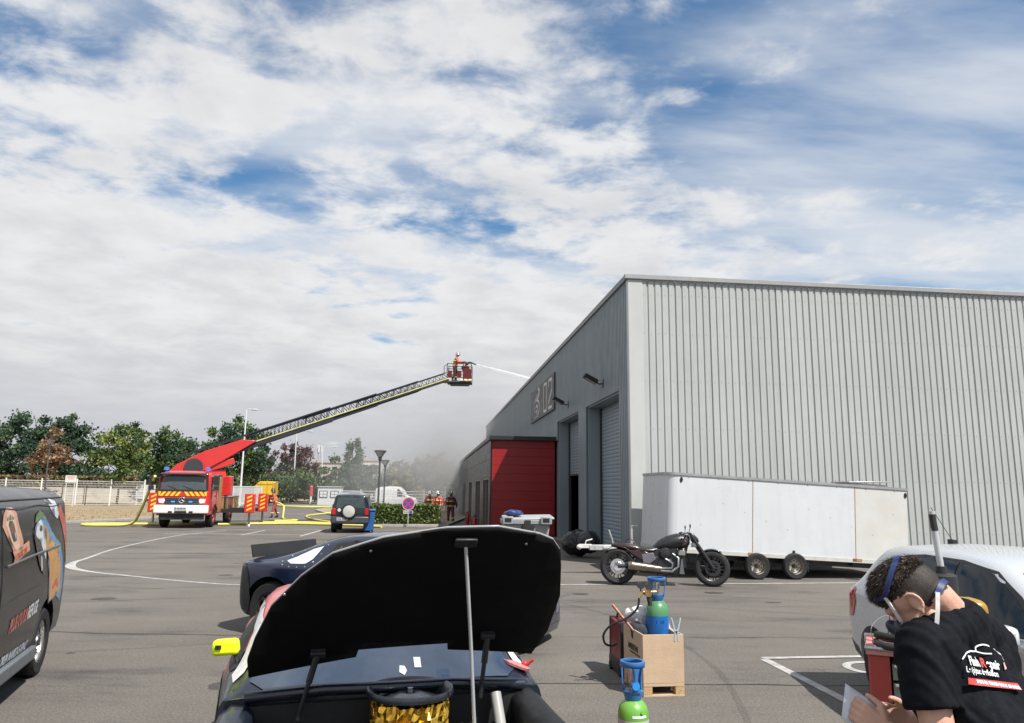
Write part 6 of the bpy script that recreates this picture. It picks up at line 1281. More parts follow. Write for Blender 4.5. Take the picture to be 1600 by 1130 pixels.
def hedge(label, a, b_, w_, h_, n, size, mats, seed):
    t = thing('hedge', label, 'hedge', (a[0], a[1], 0.1), math.atan2(b_[1] - a[1], b_[0] - a[0])); L = math.hypot(b_[0] - a[0], b_[1] - a[1]); rnd = random.Random(seed); mb = MB()
    for k in range(n):
        f_ = rnd.random(); x = rnd.uniform(0, L); lump = 0.10 * noise.noise((x * 1.1, seed, 0))
        if f_ < 0.45: p = Vector((x, rnd.uniform(0, w_), h_ * (0.96 + lump) + rnd.gauss(0, 0.03)))
        elif f_ < 0.75: p = Vector((x, rnd.gauss(0.02, 0.04), rnd.uniform(0.05, h_)))
        elif f_ < 0.88: p = Vector((x, w_ + rnd.gauss(0, 0.04), rnd.uniform(0.05, h_)))
        else: p = Vector((rnd.choice((0, L)) + rnd.gauss(0, .04), rnd.uniform(0, w_), rnd.uniform(0.05, h_)))
        s_ = size * rnd.uniform(.6, 1.3); d = Vector((rnd.gauss(0, 1), rnd.gauss(0, 1), rnd.gauss(0, 1))).normalized(); q = d.orthogonal().normalized(); q.rotate(Matrix.Rotation(rnd.uniform(0, 6.28), 3, d)); ww = d.cross(q) * s_ * 0.36
        mb.add([p - q * s_ * .5, p + ww, p + q * s_ * .5, p - ww], [(0, 1, 2, 3)], rnd.randrange(3))
    mb.build('foliage', mats, t, fix=False)
    c = MB()
    for i in range(max(2, int(L / 0.6))): c.tube([(0.3 + i * 0.6, w_ / 2, 0), (0.25 + i * 0.6, w_ * .4, h_ * .5), (0.35 + i * 0.6, w_ * .6, h_ * .85)], [0.03, 0.02, 0.01], 5)
    c.box((L / 2, w_ / 2, h_ * 0.48), (L * 0.96, w_ * 0.8, h_ * 0.88), mi=1); c.build('branches', [M_bark, LG[2]], t)
hedge('clipped green hedge on the island behind the no stopping sign', (-7.35, 38.9), (-3.75, 39.6), 1.7, 0.98, 9000, 0.13, LG, 3)
hedge('long withered brown hedge behind the white wire fence', (-66, 74), (-39, 77), 1.8, 1.25, 5200, 0.40, [LB[2], LO[0], leaf_mat('leaf_drybrown', (0.16, 0.10, 0.055))], 5)
hd_bank = densify([(-72, 66.5), (-40, 70.5), (-34.5, 75), (-36, 82), (-72, 82)], 2.0)
bk = MB(); nb_ = len(hd_bank); cx_, cy_ = -54, 75
for k_, (sc_, zz_) in enumerate(((1.0, 0.05), (0.92, 0.7), (0.82, 1.45), (0.5, 1.6), (0.02, 1.6))): bk.v += [(lerp(cx_, x, sc_), lerp(cy_, y, sc_), zz_ + 0.12 * noise.noise((x * .4, y * .4, k_))) for x, y in hd_bank]
bk.f = [(k_ * nb_ + i, k_ * nb_ + (i + 1) % nb_, (k_ + 1) * nb_ + (i + 1) % nb_, (k_ + 1) * nb_ + i) for k_ in range(4) for i in range(nb_)]; bk.m = [0] * len(bk.f)
tag(bk.build('embankment', mat('pale_bank_soil', (0.27, 0.235, 0.18), 0.95, var=0.25, vs=1.2, bump=0.6, bs=9), smooth=60), None, kind='structure')
for o_ in col.objects:
    if o_.name == 'hedge.001': o_.location.z = 1.45
# tufts of dry grass on the verge
gm = MB(); rnd = random.Random(12)
for k in range(9000):
    x, y = rnd.uniform(-60, -21.5), rnd.uniform(33, 66)
    if x > -21.9 - max(0, (y - 45)) * 0.12: continue
    h_ = rnd.uniform(0.05, 0.16); a = rnd.uniform(0, 6.28); z = 0.12; gm.add([(x - .04 * math.cos(a), y - .04 * math.sin(a), z), (x + .04 * math.cos(a), y + .04 * math.sin(a), z), (x + rnd.uniform(-.06, .06), y + rnd.uniform(-.06, .06), z + h_)], [(0, 1, 2)], rnd.randrange(2))
tag(gm.build('dry_grass', [mat('straw', (0.38, 0.29, 0.16), 0.9), mat('straw_dark', (0.24, 0.19, 0.10), 0.9)], fix=False), 'short dry straw coloured grass on the verge', 'grass', kind='stuff')

# ------------------------------------------------------------------ street furniture
M_pole = mat('pole_grey', (0.10, 0.105, 0.11), 0.4, 0.3); M_polew = mat('pole_white', (0.62, 0.63, 0.63), 0.4)
def park_lamp(label, x, y, h):
    t = thing('park_lamp', label, 'lamp post', (x, y, 0), 0, 'park lamps')
    b = MB(); b.cyl((0, 0, 0), (0, 0, 0.25), 0.11, 0.08, 14); b.cyl((0, 0, 0.25), (0, 0, h - 0.5), 0.062, 0.05, 14); b.build('post', M_pole, t, smooth=40)
    b = MB(); b.lathe([(0.05, h - 0.55), (0.09, h - 0.50), (0.10, h - 0.36), (0.13, h - 0.34)], 18); b.lathe([(0.34, h - 0.04), (0.36, h - 0.02), (0.30, h + 0.03), (0.0, h + 0.06)], 18)
    for i in range(4): a = PI / 4 + i * PI / 2; b.tube([(0.12 * math.cos(a), 0.12 * math.sin(a), h - 0.34), (0.33 * math.cos(a), 0.33 * math.sin(a), h - 0.03)], 0.014, 5)
    b.build('lamp_head', M_pole, t, smooth=40)
    b = MB(); b.lathe([(0.115, h - 0.335), (0.315, h - 0.045)], 18, caps=False); b.build('lamp_glass', mat('lantern_glass', (0.55, 0.57, 0.58), 0.15, alpha=0.7), t, smooth=60)
park_lamp('dark park lamp post with flared lantern behind the hedge, the nearer of two', -7.15, 40.6, 3.95); park_lamp('smaller looking park lamp post just right of the nearer one', -9.45, 56, 4.0); park_lamp('dark park lamp post on the dry verge beside the withered tree', -38.9, 62.5, 5.55)
def street_light(label, x, y, h, arm):
    t = thing('street_light', label, 'street light', (x, y, 0), 0, 'white street lights')
    b = MB(); b.cyl((0, 0, 0), (0, 0, h), 0.11, 0.06, 12); b.tube([(0, 0, h - 0.02), (arm * 0.4, 0, h + 0.10), (arm, 0, h + 0.06)], 0.04, 8); b.build('pole', M_polew, t, smooth=50)
    b = MB(); b.ell((arm + 0.25, 0, h + 0.03), (0.42, 0.16, 0.09), 14, 8); b.build('lamp_head', mat('lamp_head_pale', (0.5, 0.51, 0.52), 0.4), t, smooth=60)
street_light('tall white street light crossing the ladder, nearest of three', -26.7, 74, 9.55, 0.55); street_light('middle tall white street light between the purple tree and the ladder', -27.6, 95, 9.0, 1.5); street_light('farthest tall white street light beside the notice cabin', -30.2, 119, 8.4, 1.7)
t = thing('no_stopping_sign', 'round blue and red no stopping sign with small plate below, at the hedge', 'sign', (-5.2, 38.35, 0), R(0))
b = MB(); b.cyl((0, 0.03, 0), (0, 0.03, 1.45), 0.03, n=10); b.build('post', M_galv, t, smooth=40)
b = MB(); b.cyl((0, 0, 1.17), (0, -0.018, 1.17), 0.325, n=40); b.build('disc', mat('sign_red', (0.55, 0.05, 0.07), 0.4, var=0.04), t, smooth=30)
M_sgb = mat('sign_blue', (0.05, 0.09, 0.42), 0.4, var=0.04); M_sgr = MATS['sign_red']
b = MB()
for k in range(4):
    a0 = PI / 4 + k * PI / 2; pts_ = [(0.03 * math.cos(a0 + PI / 4) * 1.4, 0.03 * math.sin(a0 + PI / 4) * 1.4)] + [(0.235 * math.cos(a), 0.235 * math.sin(a)) for a in [a0 + R(11) + (PI / 2 - R(22)) * i / 8 for i in range(9)]]
    b.prism([(p[0], 1.17 + p[1]) for p in pts_], 'xz', -0.019, -0.022)
b.build('blue_field', M_sgb, t)
b = MB(); ring(b, (0, 0), 0.325, 0.300, 0); b.v = [(x, -0.021, 1.17 + y) for x, y, z in b.v]; b.build('white_rim', MATS['plate_white'], t)
b = MB(); b.box((0.0, 0.0, 0.745), (0.50, 0.02, 0.16)); pl_ = b.build('sub_plate', MATS['plate_white'], t, bevel=0.005)
b = MB(); b.box((0.14, -0.012, 0.745), (0.16, 0.004, 0.13)); b.build('pictogram', M_sgb, pl_)
b = MB(); [b.box((-0.18 + i * 0.07, -0.012, 0.75), (0.045, 0.004, 0.05)) for i in range(4)]; b.build('lettering', M_ink, pl_)
# white wire fence along the verge
fa, fb = Vector((-62, 56.2, 0.1)), Vector((-31.6, 64.6, 0.1)); fd = fb - fa; nseg = 12
f = thing('wire_fence', 'white wire mesh fence with white posts along the dry verge', 'fence', fa, math.atan2(fd.y, fd.x)); sl2 = fd.length / nseg
pm = MB(); pm.box((0, 0, 1.15), (0.10, 0.07, 2.3)); pme = pm.mesh('post', mat('fence_white', (0.66, 0.66, 0.63), 0.5, var=0.08))
wm = MB()
for i in range(11): wm.tube([(0.05, 0, 0.15 + i * 0.195), (sl2 - 0.05, 0, 0.15 + i * 0.195)], 0.014 if i not in (0, 4, 10) else 0.026, 4)
for i in range(25): wm.tube([(0.05 + (sl2 - 0.1) * i / 24, 0.012, 0.12), (0.05 + (sl2 - 0.1) * i / 24, 0.012, 2.14)], 0.009, 4)
wme = wm.mesh('wire_panel', mat('fence_wire', (0.50, 0.51, 0.50), 0.5))
for i in range(nseg + 1):
    o = link('post', pme, f); o.location = (i * sl2, 0, 0)
    if i < nseg: o = link('wire_panel', wme, f); o.location = (i * sl2, 0, 0)
f2 = thing('rail_fence', 'white horizontal rail fence behind the park lamps', 'fence', (-16.2, 71, 0.1), R(2))
for i in range(6): b = MB(); b.box((i * 2.0, 0, 0.85), (0.09, 0.09, 1.75)); b.build('post', MATS['fence_white'], f2)
for i in range(6): b = MB(); b.box((5.0, -0.02, 0.25 + i * 0.26), (10.0, 0.03, 0.07)); b.build('rail', MATS['fence_white'], f2)
t = thing('warning_board', 'small white board with red lines fixed above the wire fence', 'sign', (-35.1, 59.6, 0), R(14))
b = MB(); b.box((0, 0, 2.35), (0.80, 0.03, 0.56)); b.build('board', MATS['plate_white'], t); b = MB(); [b.box((0, -0.018, 2.53 - i * 0.09), (0.66 - 0.1 * i, 0.004, 0.035)) for i in range(3)]; b.build('red_lines', mat('print_red', (0.5, 0.12, 0.14), 0.5), t)
b = MB(); b.box((-0.3, 0.03, 1.2), (0.05, 0.04, 2.2)); b.box((0.3, 0.03, 1.2), (0.05, 0.04, 2.2)); b.build('post', M_polew, t)
t = thing('notice_board', 'white framed notice board standing behind the wire fence', 'notice board', (-32.4, 66.5, 0.1), R(10))
b = MB(); b.box((0, 0, 1.25), (1.5, 0.05, 1.1)); b.build('board', mat('board_grey', (0.45, 0.46, 0.46), 0.5), t); b = MB(); [b.box((x, -0.03, 1.25), (0.07, 0.04, 1.2)) for x in (-0.75, 0, 0.75)]; [b.box((0, -0.03, z), (1.5, 0.035, 0.07)) for z in (0.68, 1.25, 1.82)]; [b.box((x, 0, 0.35), (0.07, 0.05, 0.7)) for x in (-0.7, 0.7)]; b.build('frame', MATS['fence_white'], t)
t = thing('tree_guard', 'three dark stakes standing round a bare patch on the verge', 'stakes', (-36.2, 62.0, 0.1))
for x, y in ((-0.9, 0), (0.9, 0.3), (0.1, 1.4)): b = MB(); b.cyl((x, y, 0), (x, y, 1.75), 0.045, 0.04, 8); b.build('stake', M_bark, t)
# things round the far road
t = thing('ribbed_gate', 'white ribbed metal gate panel behind the engine deck', 'gate', (-24.6, 70, 0), R(-4))
b = MB(); [b.box((-1.25 + i * 0.10, 0, 1.15), (0.055, 0.05 + 0.02 * (i % 2), 1.45)) for i in range(26)]; b.build('ribs', mat('gate_white', (0.62, 0.63, 0.64), 0.5, var=0.08), t)
b = MB(); b.box((0, 0, 1.92), (2.75, 0.09, 0.09)); b.box((0, 0, 0.38), (2.75, 0.09, 0.09)); b.box((-1.36, 0, 0.98), (0.10, 0.11, 1.96)); b.box((1.36, 0, 0.98), (0.10, 0.11, 1.96)); b.build('frame', MATS['gate_white'], t)
t = thing('yellow_truck', 'small yellow bodied truck on a red chassis far down the road', 'truck', (-26.1, 80, 0), R(8))
b = MB(); b.prism([(-0.95, 1.05), (0.95, 1.05), (0.95, 2.50), (-0.45, 2.50), (-0.95, 2.0)], 'xz', -1.5, 1.5); b.build('body', mat('truck_yellow', (0.66, 0.42, 0.02), 0.4, var=0.08), t, bevel=0.05)
b = MB(); [b.box((x, -1.52, 1.75), (0.05, 0.04, 1.35)) for x in (-0.3, 0.35, 0.9)]; b.box((0.1, -1.52, 2.2), (1.6, 0.04, 0.05)); b.build('body_ribs', mat('truck_ochre', (0.45, 0.28, 0.02), 0.5), t)
b = MB(); b.box((0, 0, 0.82), (1.9, 2.8, 0.36)); b.box((-0.85, -1.4, 0.55), (0.14, 0.1, 0.5)); b.box((0.85, -1.4, 0.55), (0.14, 0.1, 0.5)); b.build('chassis', M_dkr, t, bevel=0.03)
for x in (-0.1,):
    for y in (1.0, -1.38): wheel(t, x, y, 0.45, 0.28, 0.5, M_rimd)
b = MB(); b.tube([(0.95, -0.5, 2.4), (1.6, -0.5, 2.45)], 0.05, 6); b.build('outlet_pipe', M_steel, t)
t = thing('notice_cabin', 'small white cabin with two framed notice windows', 'cabin', (-19.1, 79.5, 0.1), R(4))
b = MB(); b.box((0, 0, 0.95), (2.4, 1.6, 1.9)); b.build('walls', mat('cabin_white', (0.58, 0.60, 0.61), 0.5, var=0.06), t, bevel=0.03); b = MB(); b.box((0, 0, 1.94), (2.55, 1.8, 0.08)); b.build('roof', M_trim, t)
for x in (-0.6, 0.55):
    b = MB(); b.box((x, -0.82, 1.15), (0.86, 0.04, 0.72)); w_ = b.build('window', MATS['pole_grey'], t); b = MB(); b.box((x, -0.845, 1.15), (0.70, 0.02, 0.56)); b.build('pane', mat('pane_pale', (0.62, 0.65, 0.66), 0.3), w_)
    b = MB(); b.box((x, -0.86, 1.15), (0.03, 0.015, 0.56)); b.box((x, -0.861, 1.15), (0.70, 0.015, 0.03)); b.build('glazing_bar', MATS['pole_grey'], w_)
t = thing('marker_post', 'red and white marker post left of the notice cabin', 'post', (-21.3, 80, 0)); b = MB(); b.cyl((0, 0, 0), (0, 0, 1.1), 0.12, n=12); b.build('post', MATS['plate_white'], t, smooth=40); b = MB(); b.cyl((0, 0, 1.1), (0, 0, 1.95), 0.20, 0.18, n=14); b.ell((0, 0, 2.0), (0.2, 0.2, 0.12), 12, 6); b.build('head', mat('marker_red', (0.5, 0.05, 0.06), 0.45), t, smooth=40)
def far_car(label, loc, rz, m, van_):
    t = thing('parked_car', label, 'van' if van_ else 'car', loc, rz, 'vehicles parked behind the rail fence'); k = 0.42 if van_ else 0.0
    lf = Loft([(-2.1, sec(0.70, 0.4, 0.85, 1.05 + k, 0.6)), (-1.95, sec(0.86, 0.28, 0.95, 1.30 + k * 1.3, 0.66)), (-1.2, sec(0.88, 0.22, 0.96, 1.45 + k * 1.3, 0.68)), (0.2, sec(0.88, 0.2, 0.95, 1.47 + k * 1.3, 0.68)), (0.8, sec(0.88, 0.2, 0.94, 1.28 + k, 0.66)), (1.2, sec(0.88, 0.22, 0.92, 1.04 + k * .3, 0.70)), (1.9, sec(0.84, 0.24, 0.78, 0.88 + k * .2, 0.66)), (2.12, sec(0.62, 0.3, 0.55, 0.6, 0.5))], 3, 2)
    lf.mesh().build('body', m, t, smooth=40)
    for x in (-1.3, 1.3):
        for y in (0.90, -0.90): wheel(t, x, y, 0.31, 0.2, 0.62)
    for s_ in (1, -1):
        skin_panel(lf, 'side_window', [(-1.2 if not van_ else 0.1, 1.0), (-0.9 if not van_ else 0.1, 1.34 + k), (0.25, 1.36 + k), (0.95, 1.0)], s_, M_glass, t)
    top_panel(lf, 'windscreen', [(0.5, -0.55), (0.5, 0.55), (1.2, 0.64), (1.2, -0.64)], M_glass, t)
far_car('white van parked behind the rail fence, right of the park lamp', (-11.4, 75, 0.1), R(6), mat('far_white', (0.68, 0.70, 0.72), 0.3), True); far_car('silver blue car parked behind the rail fence, left of the white van', (-15.4, 76, 0.1), R(4), mat('far_silver', (0.30, 0.36, 0.44), 0.3, 0.4), False)
def far_building(label, loc, rz, w_, d_, h_, m, rows, cols, roofm):
    t = thing('far_building', label, 'building', loc, rz); b = MB(); b.box((0, 0, h_ / 2), (w_, d_, h_)); b.build('wall', m, t); b = MB(); b.box((0, 0, h_ + 0.15), (w_ + 0.5, d_ + 0.5, 0.32)); b.build('roof', roofm, t)
    for i in range(cols):
        for j in range(rows):
            x = -w_ / 2 + w_ * (i + .5) / cols; z = h_ * (j + .55) / rows; b = MB(); b.box((x, -d_ / 2 - 0.02, z), (w_ / cols * 0.5, 0.08, h_ / rows * 0.42)); b.build('window', M_glass, t)
M_cream = mat('render_cream', (0.58, 0.53, 0.47), 0.8); far_building('pale house glimpsed right of the pointed tree', (-33, 170, 0), R(8), 7, 8, 8.0, M_cream, 2, 3, mat('far_roof', (0.42, 0.38, 0.34), 0.8)); far_building('beige block behind the trees below the mast', (-43, 175, 0), R(5), 6.5, 8, 7.6, mat('render_beige', (0.46, 0.42, 0.38), 0.8), 2, 3, MATS['far_roof']); far_building('grey industrial building beyond the end of the annex', (-7.8, 118, 0), R(4), 5.5, 10, 4.4, mat('far_grey', (0.36, 0.37, 0.38), 0.7), 2, 2, mat('far_roof_dark', (0.12, 0.11, 0.11), 0.7))
t = thing('lattice_mast', 'distant grey lattice mast above the trees', 'mast', (-46.5, 180, 0)); b = MB()
for i in range(3): a = i * 2.0944; b.tube([(0.7 * math.cos(a), 0.7 * math.sin(a), 0), (0.35 * math.cos(a), 0.35 * math.sin(a), 12)], 0.10, 5)
b.build('legs', M_galv, t); b = MB()
for k in range(12):
    for i in range(3):
        a, a2 = i * 2.0944, (i + 1) * 2.0944; r1_, r2_ = 0.7 - 0.029 * k, 0.7 - 0.029 * (k + 1); b.tube([(r1_ * math.cos(a), r1_ * math.sin(a), k), (r2_ * math.cos(a2), r2_ * math.sin(a2), k + 1)], 0.06, 4)
b.build('bracing', M_galv, t); b = MB(); [b.box((0.5 * math.cos(a), 0.5 * math.sin(a), 11.2), (0.3, 0.3, 1.8)) for a in (0.5, 2.6, 4.7)]; b.build('antenna', M_polew, t)
t = thing('white_mast', 'thin white mast far beyond the trees at the left', 'mast', (-114.5, 200, 0)); b = MB(); b.cyl((0, 0, 0), (0, 0, 18), 0.28, 0.14, 10); b.build('pole', M_polew, t)
# blue wheelie bin next to the off-roader
t = thing('wheelie_bin', 'blue wheelie bin standing beside the dark off-roader', 'bin', (-6.25, 33.3, 0), R(15)); M_bin = mat('bin_blue', (0.02, 0.10, 0.32), 0.4)
b = MB(); b.box((0, 0, 0.50), (0.40, 0.46, 0.86), top=(0.48, 0.56)); b.build('bin_body', M_bin, t, bevel=0.03); b = MB(); b.box((0, 0, 0.97), (0.52, 0.62, 0.07)); b.build('lid', M_bin, t, bevel=0.02)
b = MB(); b.cyl((-0.22, 0.2, 0.11), (-0.16, 0.2, 0.11), 0.11, n=16); b.cyl((0.16, 0.2, 0.11), (0.22, 0.2, 0.11), 0.11, n=16); b.build('wheel', M_black, t, smooth=40); b = MB(); b.tube([(-0.2, 0.3, 0.92), (-0.2, 0.38, 0.96), (0.2, 0.38, 0.96), (0.2, 0.3, 0.92)], 0.016, 6); b.build('handle', M_bin, t)

# thin smoke drifting from the far end of the annex
b = MB(); b.ell((0, 0, 0), (1, 1, 1), 24, 14); me = b.mesh('smoke', None) if False else None
def smoke(loc, rad_, dens, seed):
    m = bpy.data.materials.new('smoke'); m.use_nodes = True; nd, lk = m.node_tree.nodes, m.node_tree.links
    for n in list(nd):
        if n.type == 'BSDF_PRINCIPLED': nd.remove(n)
    v = nd.new('ShaderNodeVolumePrincipled'); v.inputs['Color'].default_value = (0.88, 0.87, 0.86, 1); v.inputs['Anisotropy'].default_value = 0.2
    tcn = nd.new('ShaderNodeTexCoord'); nz = nd.new('ShaderNodeTexNoise'); nz.inputs['Scale'].default_value = 2.2; nz.inputs['Detail'].default_value = 4; nz.inputs['Distortion'].default_value = 0.6
    mp = nd.new('ShaderNodeMapping'); mp.inputs['Location'].default_value = (seed, 0, 0); lk.new(tcn.outputs['Object'], mp.inputs[0]); lk.new(mp.outputs[0], nz.inputs['Vector'])
    ln = nd.new('ShaderNodeVectorMath'); ln.operation = 'LENGTH'; lk.new(tcn.outputs['Object'], ln.inputs[0])
    fo = nd.new('ShaderNodeMapRange'); fo.interpolation_type = 'SMOOTHSTEP'; lk.new(ln.outputs['Value'], fo.inputs['Value']); fo.inputs['From Min'].default_value = 1.0; fo.inputs['From Max'].default_value = 0.1; fo.inputs['To Min'].default_value = 0; fo.inputs['To Max'].default_value = dens
    nr = nd.new('ShaderNodeMapRange'); lk.new(nz.outputs['Fac'], nr.inputs['Value']); nr.inputs['From Min'].default_value = 0.38; nr.inputs['From Max'].default_value = 0.68; nr.inputs['To Min'].default_value = 0.05; nr.inputs['To Max'].default_value = 1
    mu = nd.new('ShaderNodeMath'); mu.operation = 'MULTIPLY'; lk.new(fo.outputs[0], mu.inputs[0]); lk.new(nr.outputs[0], mu.inputs[1]); lk.new(mu.outputs[0], v.inputs['Density'])
    lk.new(v.outputs[0], nd['Material Output'].inputs['Volume'])
    b = MB(); b.ell((0, 0, 0), (1, 1, 1), 24, 14); o = b.build('smoke', m); o.location = loc; o.scale = rad_
    return tag(o, 'thin grey smoke drifting past the hedge and the annex end', 'smoke', kind='stuff')
smoke((-4.2, 57, 2.6), (6.5, 13, 5.6), 0.20, 1.0)
smoke((-9.5, 68, 3.4), (15, 11, 6.5), 0.085, 4.0)['label'] = 'wider veil of pale smoke across the central trees'
smoke((-2.6, 60, 8.0), (11, 14, 8.5), 0.070, 7.0)['label'] = 'faint smoke rising over the far roof of the warehouse'
# ------------------------------------------------------------------ waste container and black heap by the doors
M_cont = mat('container_grey', (0.27, 0.285, 0.29), 0.5, var=0.1, vs=3, dirt=0.3, dirtc=(0.18, 0.18, 0.17))
t = thing('waste_container', 'grey four wheeled waste container in front of the red wall', 'container', (0.42, 20.3, 0), R(3))
b = MB(); b.box((0, 0, 0.62), (1.02, 0.74, 0.88), top=(1.24, 0.98)); b.build('tub', M_cont, t, bevel=0.04)
b = MB(); b.box((0, -0.50, 1.10), (1.30, 0.07, 0.12)); b.box((0, 0.50, 1.10), (1.30, 0.07, 0.12)); b.box((-0.63, 0, 1.10), (0.07, 1.0, 0.12)); b.box((0.63, 0, 1.10), (0.07, 1.0, 0.12)); b.build('rim', M_cont, t, bevel=0.015)
for s_ in (-1, 1):
    b = MB(); b.box((s_ * 0.50, -0.56, 1.14), (0.28, 0.12, 0.20)); lg = b.build('lifting_lug', M_cont, t, bevel=0.02); b = MB(); b.box((s_ * 0.50, -0.625, 1.15), (0.17, 0.01, 0.10)); b.build('lug_recess', M_ink, lg)
b = MB(); b.box((0.05, 0.02, 1.20), (1.36, 1.0, 0.06), (R(3), R(-1.5), 0)); b.build('lid', mat('container_lid', (0.36, 0.38, 0.385), 0.45, var=0.08), t, bevel=0.025)
b = MB(); b.cyl((0.02, -0.50, 0.92), (0.02, -0.58, 0.92), 0.17, 0.15, 20); b.box((0.02, -0.53, 1.05), (0.16, 0.06, 0.2)); b.build('lid_hinge_boss', M_black, t, smooth=40)
for x in (-0.45, 0.45):
    for y in (-0.32, 0.32):
        b = MB(); b.cyl((x - 0.025, y, 0.10), (x + 0.025, y, 0.10), 0.10, n=18); b.box((x, y, 0.18), (0.10, 0.10, 0.04)); b.build('castor', M_black, t, smooth=40)
def lump(name, label, cat, loc, r_, m, seed, amp=0.12, vox=0.03):
    mb = MB(); rnd = random.Random(seed)
    for k in range(6): mb.ell((rnd.uniform(-.4, .4) * r_[0], rnd.uniform(-.4, .4) * r_[1], r_[2] * rnd.uniform(0.7, 1.1)), (r_[0] * rnd.uniform(.55, .75), r_[1] * rnd.uniform(.55, .75), r_[2] * rnd.uniform(.55, .85)), 16, 10)
    o = remesh(mb, name, [m], vox, 3, None, None, lambda c: amp * 0.25 * noise.noise(c * 7 + Vector((seed, 0, 0))) + amp * 0.12 * noise.noise(c * 19))
    for v in o.data.vertices: v.co.z = max(0.0, v.co.z)
    o.location = loc; return tag(o, label, cat)
M_bag = mat('bin_bag_black', (0.012, 0.013, 0.016), 0.22, var=0.2, vs=6, bump=0.5, bs=14)
lump('rubbish_bag', 'dark blue rubbish bag lying on the grey waste container lid', 'bag', (0.10, 20.2, 1.22), (0.30, 0.22, 0.10), mat('bag_blue', (0.03, 0.05, 0.16), 0.3, bump=0.4, bs=14), 3, 0.08)
lump('tarpaulin_heap', 'black plastic covered heap beside the trailer coupling', 'heap', (2.1, 22.3, 0), (0.56, 0.5, 0.47), M_bag, 8, 0.10)
# ------------------------------------------------------------------ crate with gas bottle
M_ply = mat('plywood', (0.50, 0.375, 0.255), 0.65, streak=0.4, streakc=(0.36, 0.25, 0.15), ssc=(3, 3, 40), var=0.10, vs=4, bump=0.15, bs=40, dirt=0.2, dirtc=(0.45, 0.30, 0.17)); M_osb = mat('chipboard', (0.46, 0.31, 0.16), 0.75, var=0.35, vs=70)
cr = thing('wooden_crate', 'open plywood crate on pallet blocks with printed side', 'crate', (1.29, 7.42, 0), R(8.5))
W2, D2, H2, th = 0.41, 0.62, 0.565, 0.015
for nm, c, d in (('front_board', (W2 / 2, th / 2, 0.12 + (H2 - 0.12) / 2), (W2, th, H2 - 0.12)), ('back_board', (W2 / 2, D2 - th / 2, 0.12 + (H2 - 0.12) / 2), (W2, th, H2 - 0.12)), ('side_board', (th / 2, D2 / 2, 0.12 + (H2 - 0.12) / 2), (th, D2 - 2 * th - 0.002, H2 - 0.12)), ('side_board', (W2 - th / 2, D2 / 2, 0.12 + (H2 - 0.12) / 2), (th, D2 - 2 * th - 0.002, H2 - 0.12)), ('floor_board', (W2 / 2, D2 / 2, 0.105), (W2 - 0.004, D2, 0.025)), ('runner', (W2 / 2, 0.05, 0.008), (W2, 0.10, 0.016)), ('runner', (W2 / 2, D2 - 0.05, 0.008), (W2, 0.10, 0.016))):
    b = MB(); b.box(c, d); b.build(nm, M_ply, cr, bevel=0.002)
for x in (0.045, W2 - 0.045):
    for y in (0.05, D2 / 2, D2 - 0.05): b = MB(); b.box((x, y, 0.054), (0.09, 0.095, 0.076)); b.build('block', M_osb, cr, bevel=0.003)
link('lettering', text_mesh('AMESSONS', 0.075, lambda a, q: (-0.003, 0.46 - a, 0.37 + q), 'lettering', M_ink, sx=0.85, bold=0.003), cr)
b = MB(); b.box((-0.003, 0.25, 0.345), (0.003, 0.30, 0.014)); b.build('printed_line', M_ink, cr)
def bottle(name, label, loc, r_, zs, mb_, ms_, guard_h, open_front=0):
    """zs = base, shoulder start, neck"""
    t = thing(name, label, 'gas cylinder', loc, R(8), 'gas cylinders'); z0, z1, z2 = zs
    b = MB(); b.lathe([(0.0, z0), (r_ * 0.8, z0), (r_, z0 + 0.03), (r_, z1)], 32); b.build('cylinder', mb_, t, smooth=40)
    b = MB(); b.lathe([(r_, z1), (r_ * 0.985, z1 + (z2 - z1) * 0.30), (r_ * 0.88, z1 + (z2 - z1) * 0.62), (r_ * 0.62, z1 + (z2 - z1) * 0.88), (r_ * 0.34, z2), (0.0, z2 + 0.002)], 32); b.build('shoulder', ms_, t, smooth=50)
    M_g = mat('guard_blue', (0.035, 0.16, 0.42), 0.35, var=0.08, coat=0.3)
    b = MB(); rt = r_ * 0.80; b.lathe([(r_ * 0.50, z2 - 0.01), (r_ * 0.62, z2 + 0.025), (r_ * 0.66, z2 + 0.05), (r_ * 0.60, z2 + 0.05)], 24)
    b.lathe([(rt, z2 + guard_h - 0.035), (rt * 1.02, z2 + guard_h - 0.01), (rt, z2 + guard_h), (rt * 0.80, z2 + guard_h), (rt * 0.78, z2 + guard_h - 0.03)], 24, caps=False)
    for k in range(3):
        a = PI / 2 + k * 2 * PI / 3 + (0 if not open_front else PI); wd = 0.42
        vs = []
        for i in range(7):
            f_ = i / 6; rr = lerp(r_ * 0.64, rt, f_ ** 0.7); w_ = wd * (1.15 - 0.75 * math.sin(PI * f_) ** 0.8)
            for q in (-w_, -w_ / 3, w_ / 3, w_): vs.append((rr * math.cos(a + q), rr * math.sin(a + q), z2 + 0.03 + (guard_h - 0.045) * f_))
        b.add(vs, [(i * 4 + j, i * 4 + j + 1, (i + 1) * 4 + j + 1, (i + 1) * 4 + j) for i in range(6) for j in range(3)])
    o = b.build('valve_guard', M_g, t, smooth=50); md = o.modifiers.new('t', 'SOLIDIFY'); md.thickness = 0.007
    b = MB(); b.cyl((0, 0, z2 - 0.01), (0, 0, z2 + guard_h * 0.62), 0.022, n=12); b.cyl((0, 0, z2 + guard_h * 0.5), (0, 0, z2 + guard_h * 0.78), 0.034, 0.030, 12); b.cyl((0, -0.05, z2 + guard_h * 0.38), (0, 0.05, z2 + guard_h * 0.38), 0.015, n=10); b.build('valve', mat('valve_silver', (0.55, 0.54, 0.52), 0.3, 0.9, var=0.1), t, smooth=40)
    return t
